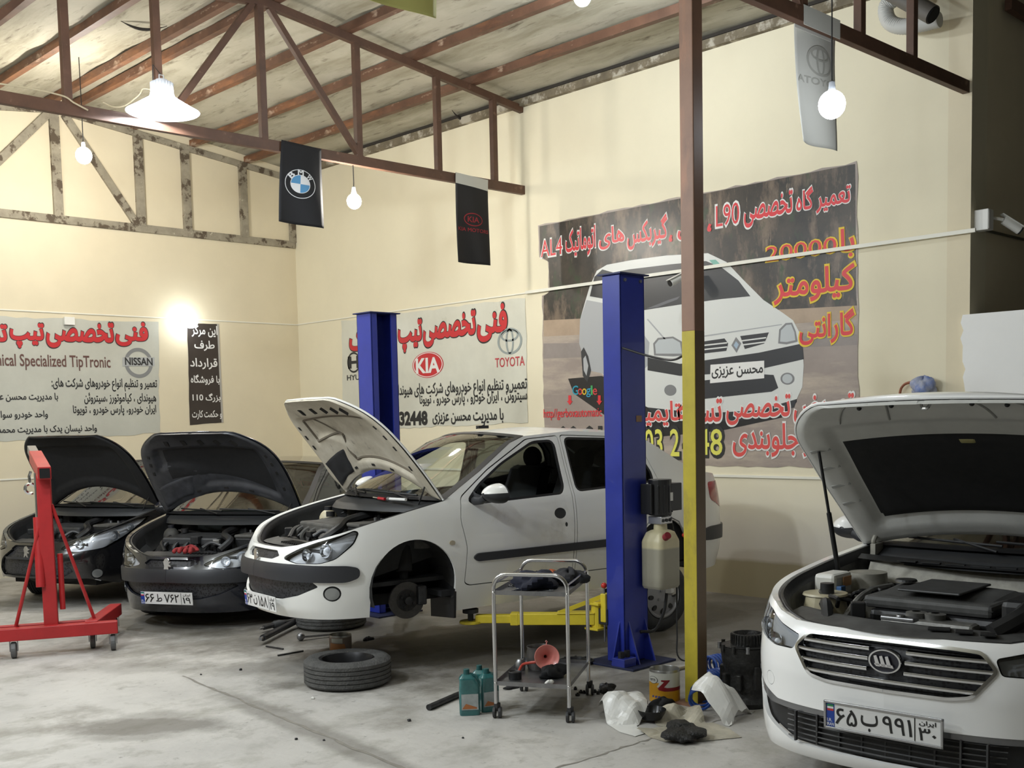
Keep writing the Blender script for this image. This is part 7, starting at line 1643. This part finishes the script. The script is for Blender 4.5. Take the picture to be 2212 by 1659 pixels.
b.lay('diamond_print', [(1591, 728), (1602, 742), (1592, 762), (1581, 746)], CM, .0040); b.lay('diamond_core_print', [(1591, 737), (1597, 744), (1592, 754), (1586, 746)], mat('print_pale_blue', (.35, .45, .55), .4), .0044)
b.lay('bumper_print', [(1400, 772), (1470, 786), (1540, 776), (1640, 762), (1734, 742), (1737, 776), (1640, 798), (1540, 808), (1470, 812), (1400, 800)], CD, .0032)
b.lay('plate_print', [(1536, 788), (1652, 779), (1652, 817), (1535, 828)], PWH, .0046); b.text('محسن عزیزی', (1539, 818), (1649, 787), INK, .0056, .02)
b.lay('mouth_print', [(1520, 822), (1640, 808), (1672, 810), (1682, 838), (1668, 846), (1520, 862)], CD, .0036)
for x_ in (1702,): b.lay('fog_print', [(x_ + 15 * math.cos(a), 818 + 13 * math.sin(a)) for a in np.linspace(0, 2 * PI, 20)[:-1]], CM, .0040); b.lay('fog_glass_print', [(x_ + 11 * math.cos(a), 818 + 10 * math.sin(a)) for a in np.linspace(0, 2 * PI, 20)[:-1]], CL, .0044)
b.lay('fog_print', [(1449 + 13 * math.cos(a), 843 + 12 * math.sin(a)) for a in np.linspace(0, 2 * PI, 20)[:-1]], CM, .0040)
b.lay('wheel_print', [(1256, 760), (1262, 750), (1272, 770), (1278, 800), (1270, 826), (1260, 812)], CD, .0030); b.lay('hub_print', [(1261, 775), (1266, 768), (1272, 790), (1268, 812), (1262, 800)], CG, .0034)
b.lay('lower_lip_print', [(1400, 880), (1520, 893), (1640, 886), (1722, 862), (1716, 880), (1640, 905), (1520, 914), (1420, 902)], CD, .0034)
PRR = mat('poster_red', (.66, .035, .045), .4); 
for st, bl, tr in (('تعمیر گاه', (1722, 468), (1838, 388)), ('تخصصی', (1609, 492), (1713, 411)), ('،', (1530, 500), (1537, 484)), ('ون', (1466, 520), (1512, 476)), ('،', (1447, 522), (1453, 508)), ('گیربکس', (1357, 540), (1442, 462)), ('های', (1296, 540), (1349, 485)), ('اتوماتیک', (1224, 558), (1287, 487))): b.text(st, bl, tr, PRR, .006, .02, None if st == '،' else PWH, .026)
b.text('L90', (1548, 491), (1598, 436), PRR, .006, .0, PWH, .035, rtl=False); b.text('AL4', (1170, 556), (1215, 512), PRR, .006, .0, PWH, .035, rtl=False)
b.text('20000', (1657, 566), (1808, 512), PRR, .006, .0, PYL, .028, rtl=False); b.text('با', (1818, 556), (1846, 492), PRR, .006, .015, PYL, .032)
b.text('کیلومتر', (1674, 658), (1846, 569), PRR, .006, .022, PYL, .032); b.text('گارانتی', (1729, 745), (1846, 667), PRR, .006, .022, PYL, .032)
PCO = mat('poster_coral', (.70, .085, .075), .4)
for st, bl, tr in (('تعویض', (1717, 917), (1845, 850)), ('تخصصی', (1571, 917), (1708, 852)), ('تسمه', (1466, 912), (1560, 862)), ('تایمینگ', (1345, 920), (1470, 860)), ('جلوبندی', (1585, 985), (1727, 915)), ('تعمیر', (1738, 985), (1850, 925))): b.text(st, bl, tr, PCO, .006, .02, PWH, .028)
for st, bl, tr in (('00 01', (1211, 985), (1298, 928)), ('03 2', (1394, 985), (1468, 927)), ('448', (1480, 982), (1561, 927))): b.text(st, bl, tr, PLY, .006, .01, INK, .045, rtl=False)
for ch, x0, x1, col in (('G', 1238, 1250, (.02, .30, .42)), ('o', 1250, 1259, (.60, .05, .04)), ('o', 1259, 1268, (.65, .45, .03)), ('g', 1268, 1277, (.03, .28, .45)), ('l', 1278, 1281, (.05, .35, .10)), ('e', 1282, 1291, (.55, .05, .05))): b.text(ch, (x0, 858 if ch == 'g' else 853), (x1, 833 if ch in 'Gl' else 839), mat('print_g_%s%d' % (ch, x0), col, .5), .006, .01, rtl=False)
b.text('http//gerboxautomatic', (1176, 908), (1301, 880), PRR, .006, .01, rtl=False)
for x_ in (1232, 1296): b.lay('arrow_print', [(x_ - 3, 854), (x_ + 3, 854), (x_ + 3, 866), (x_ + 6, 866), (x_, 875), (x_ - 6, 866), (x_ - 3, 866)], PRR, .006)
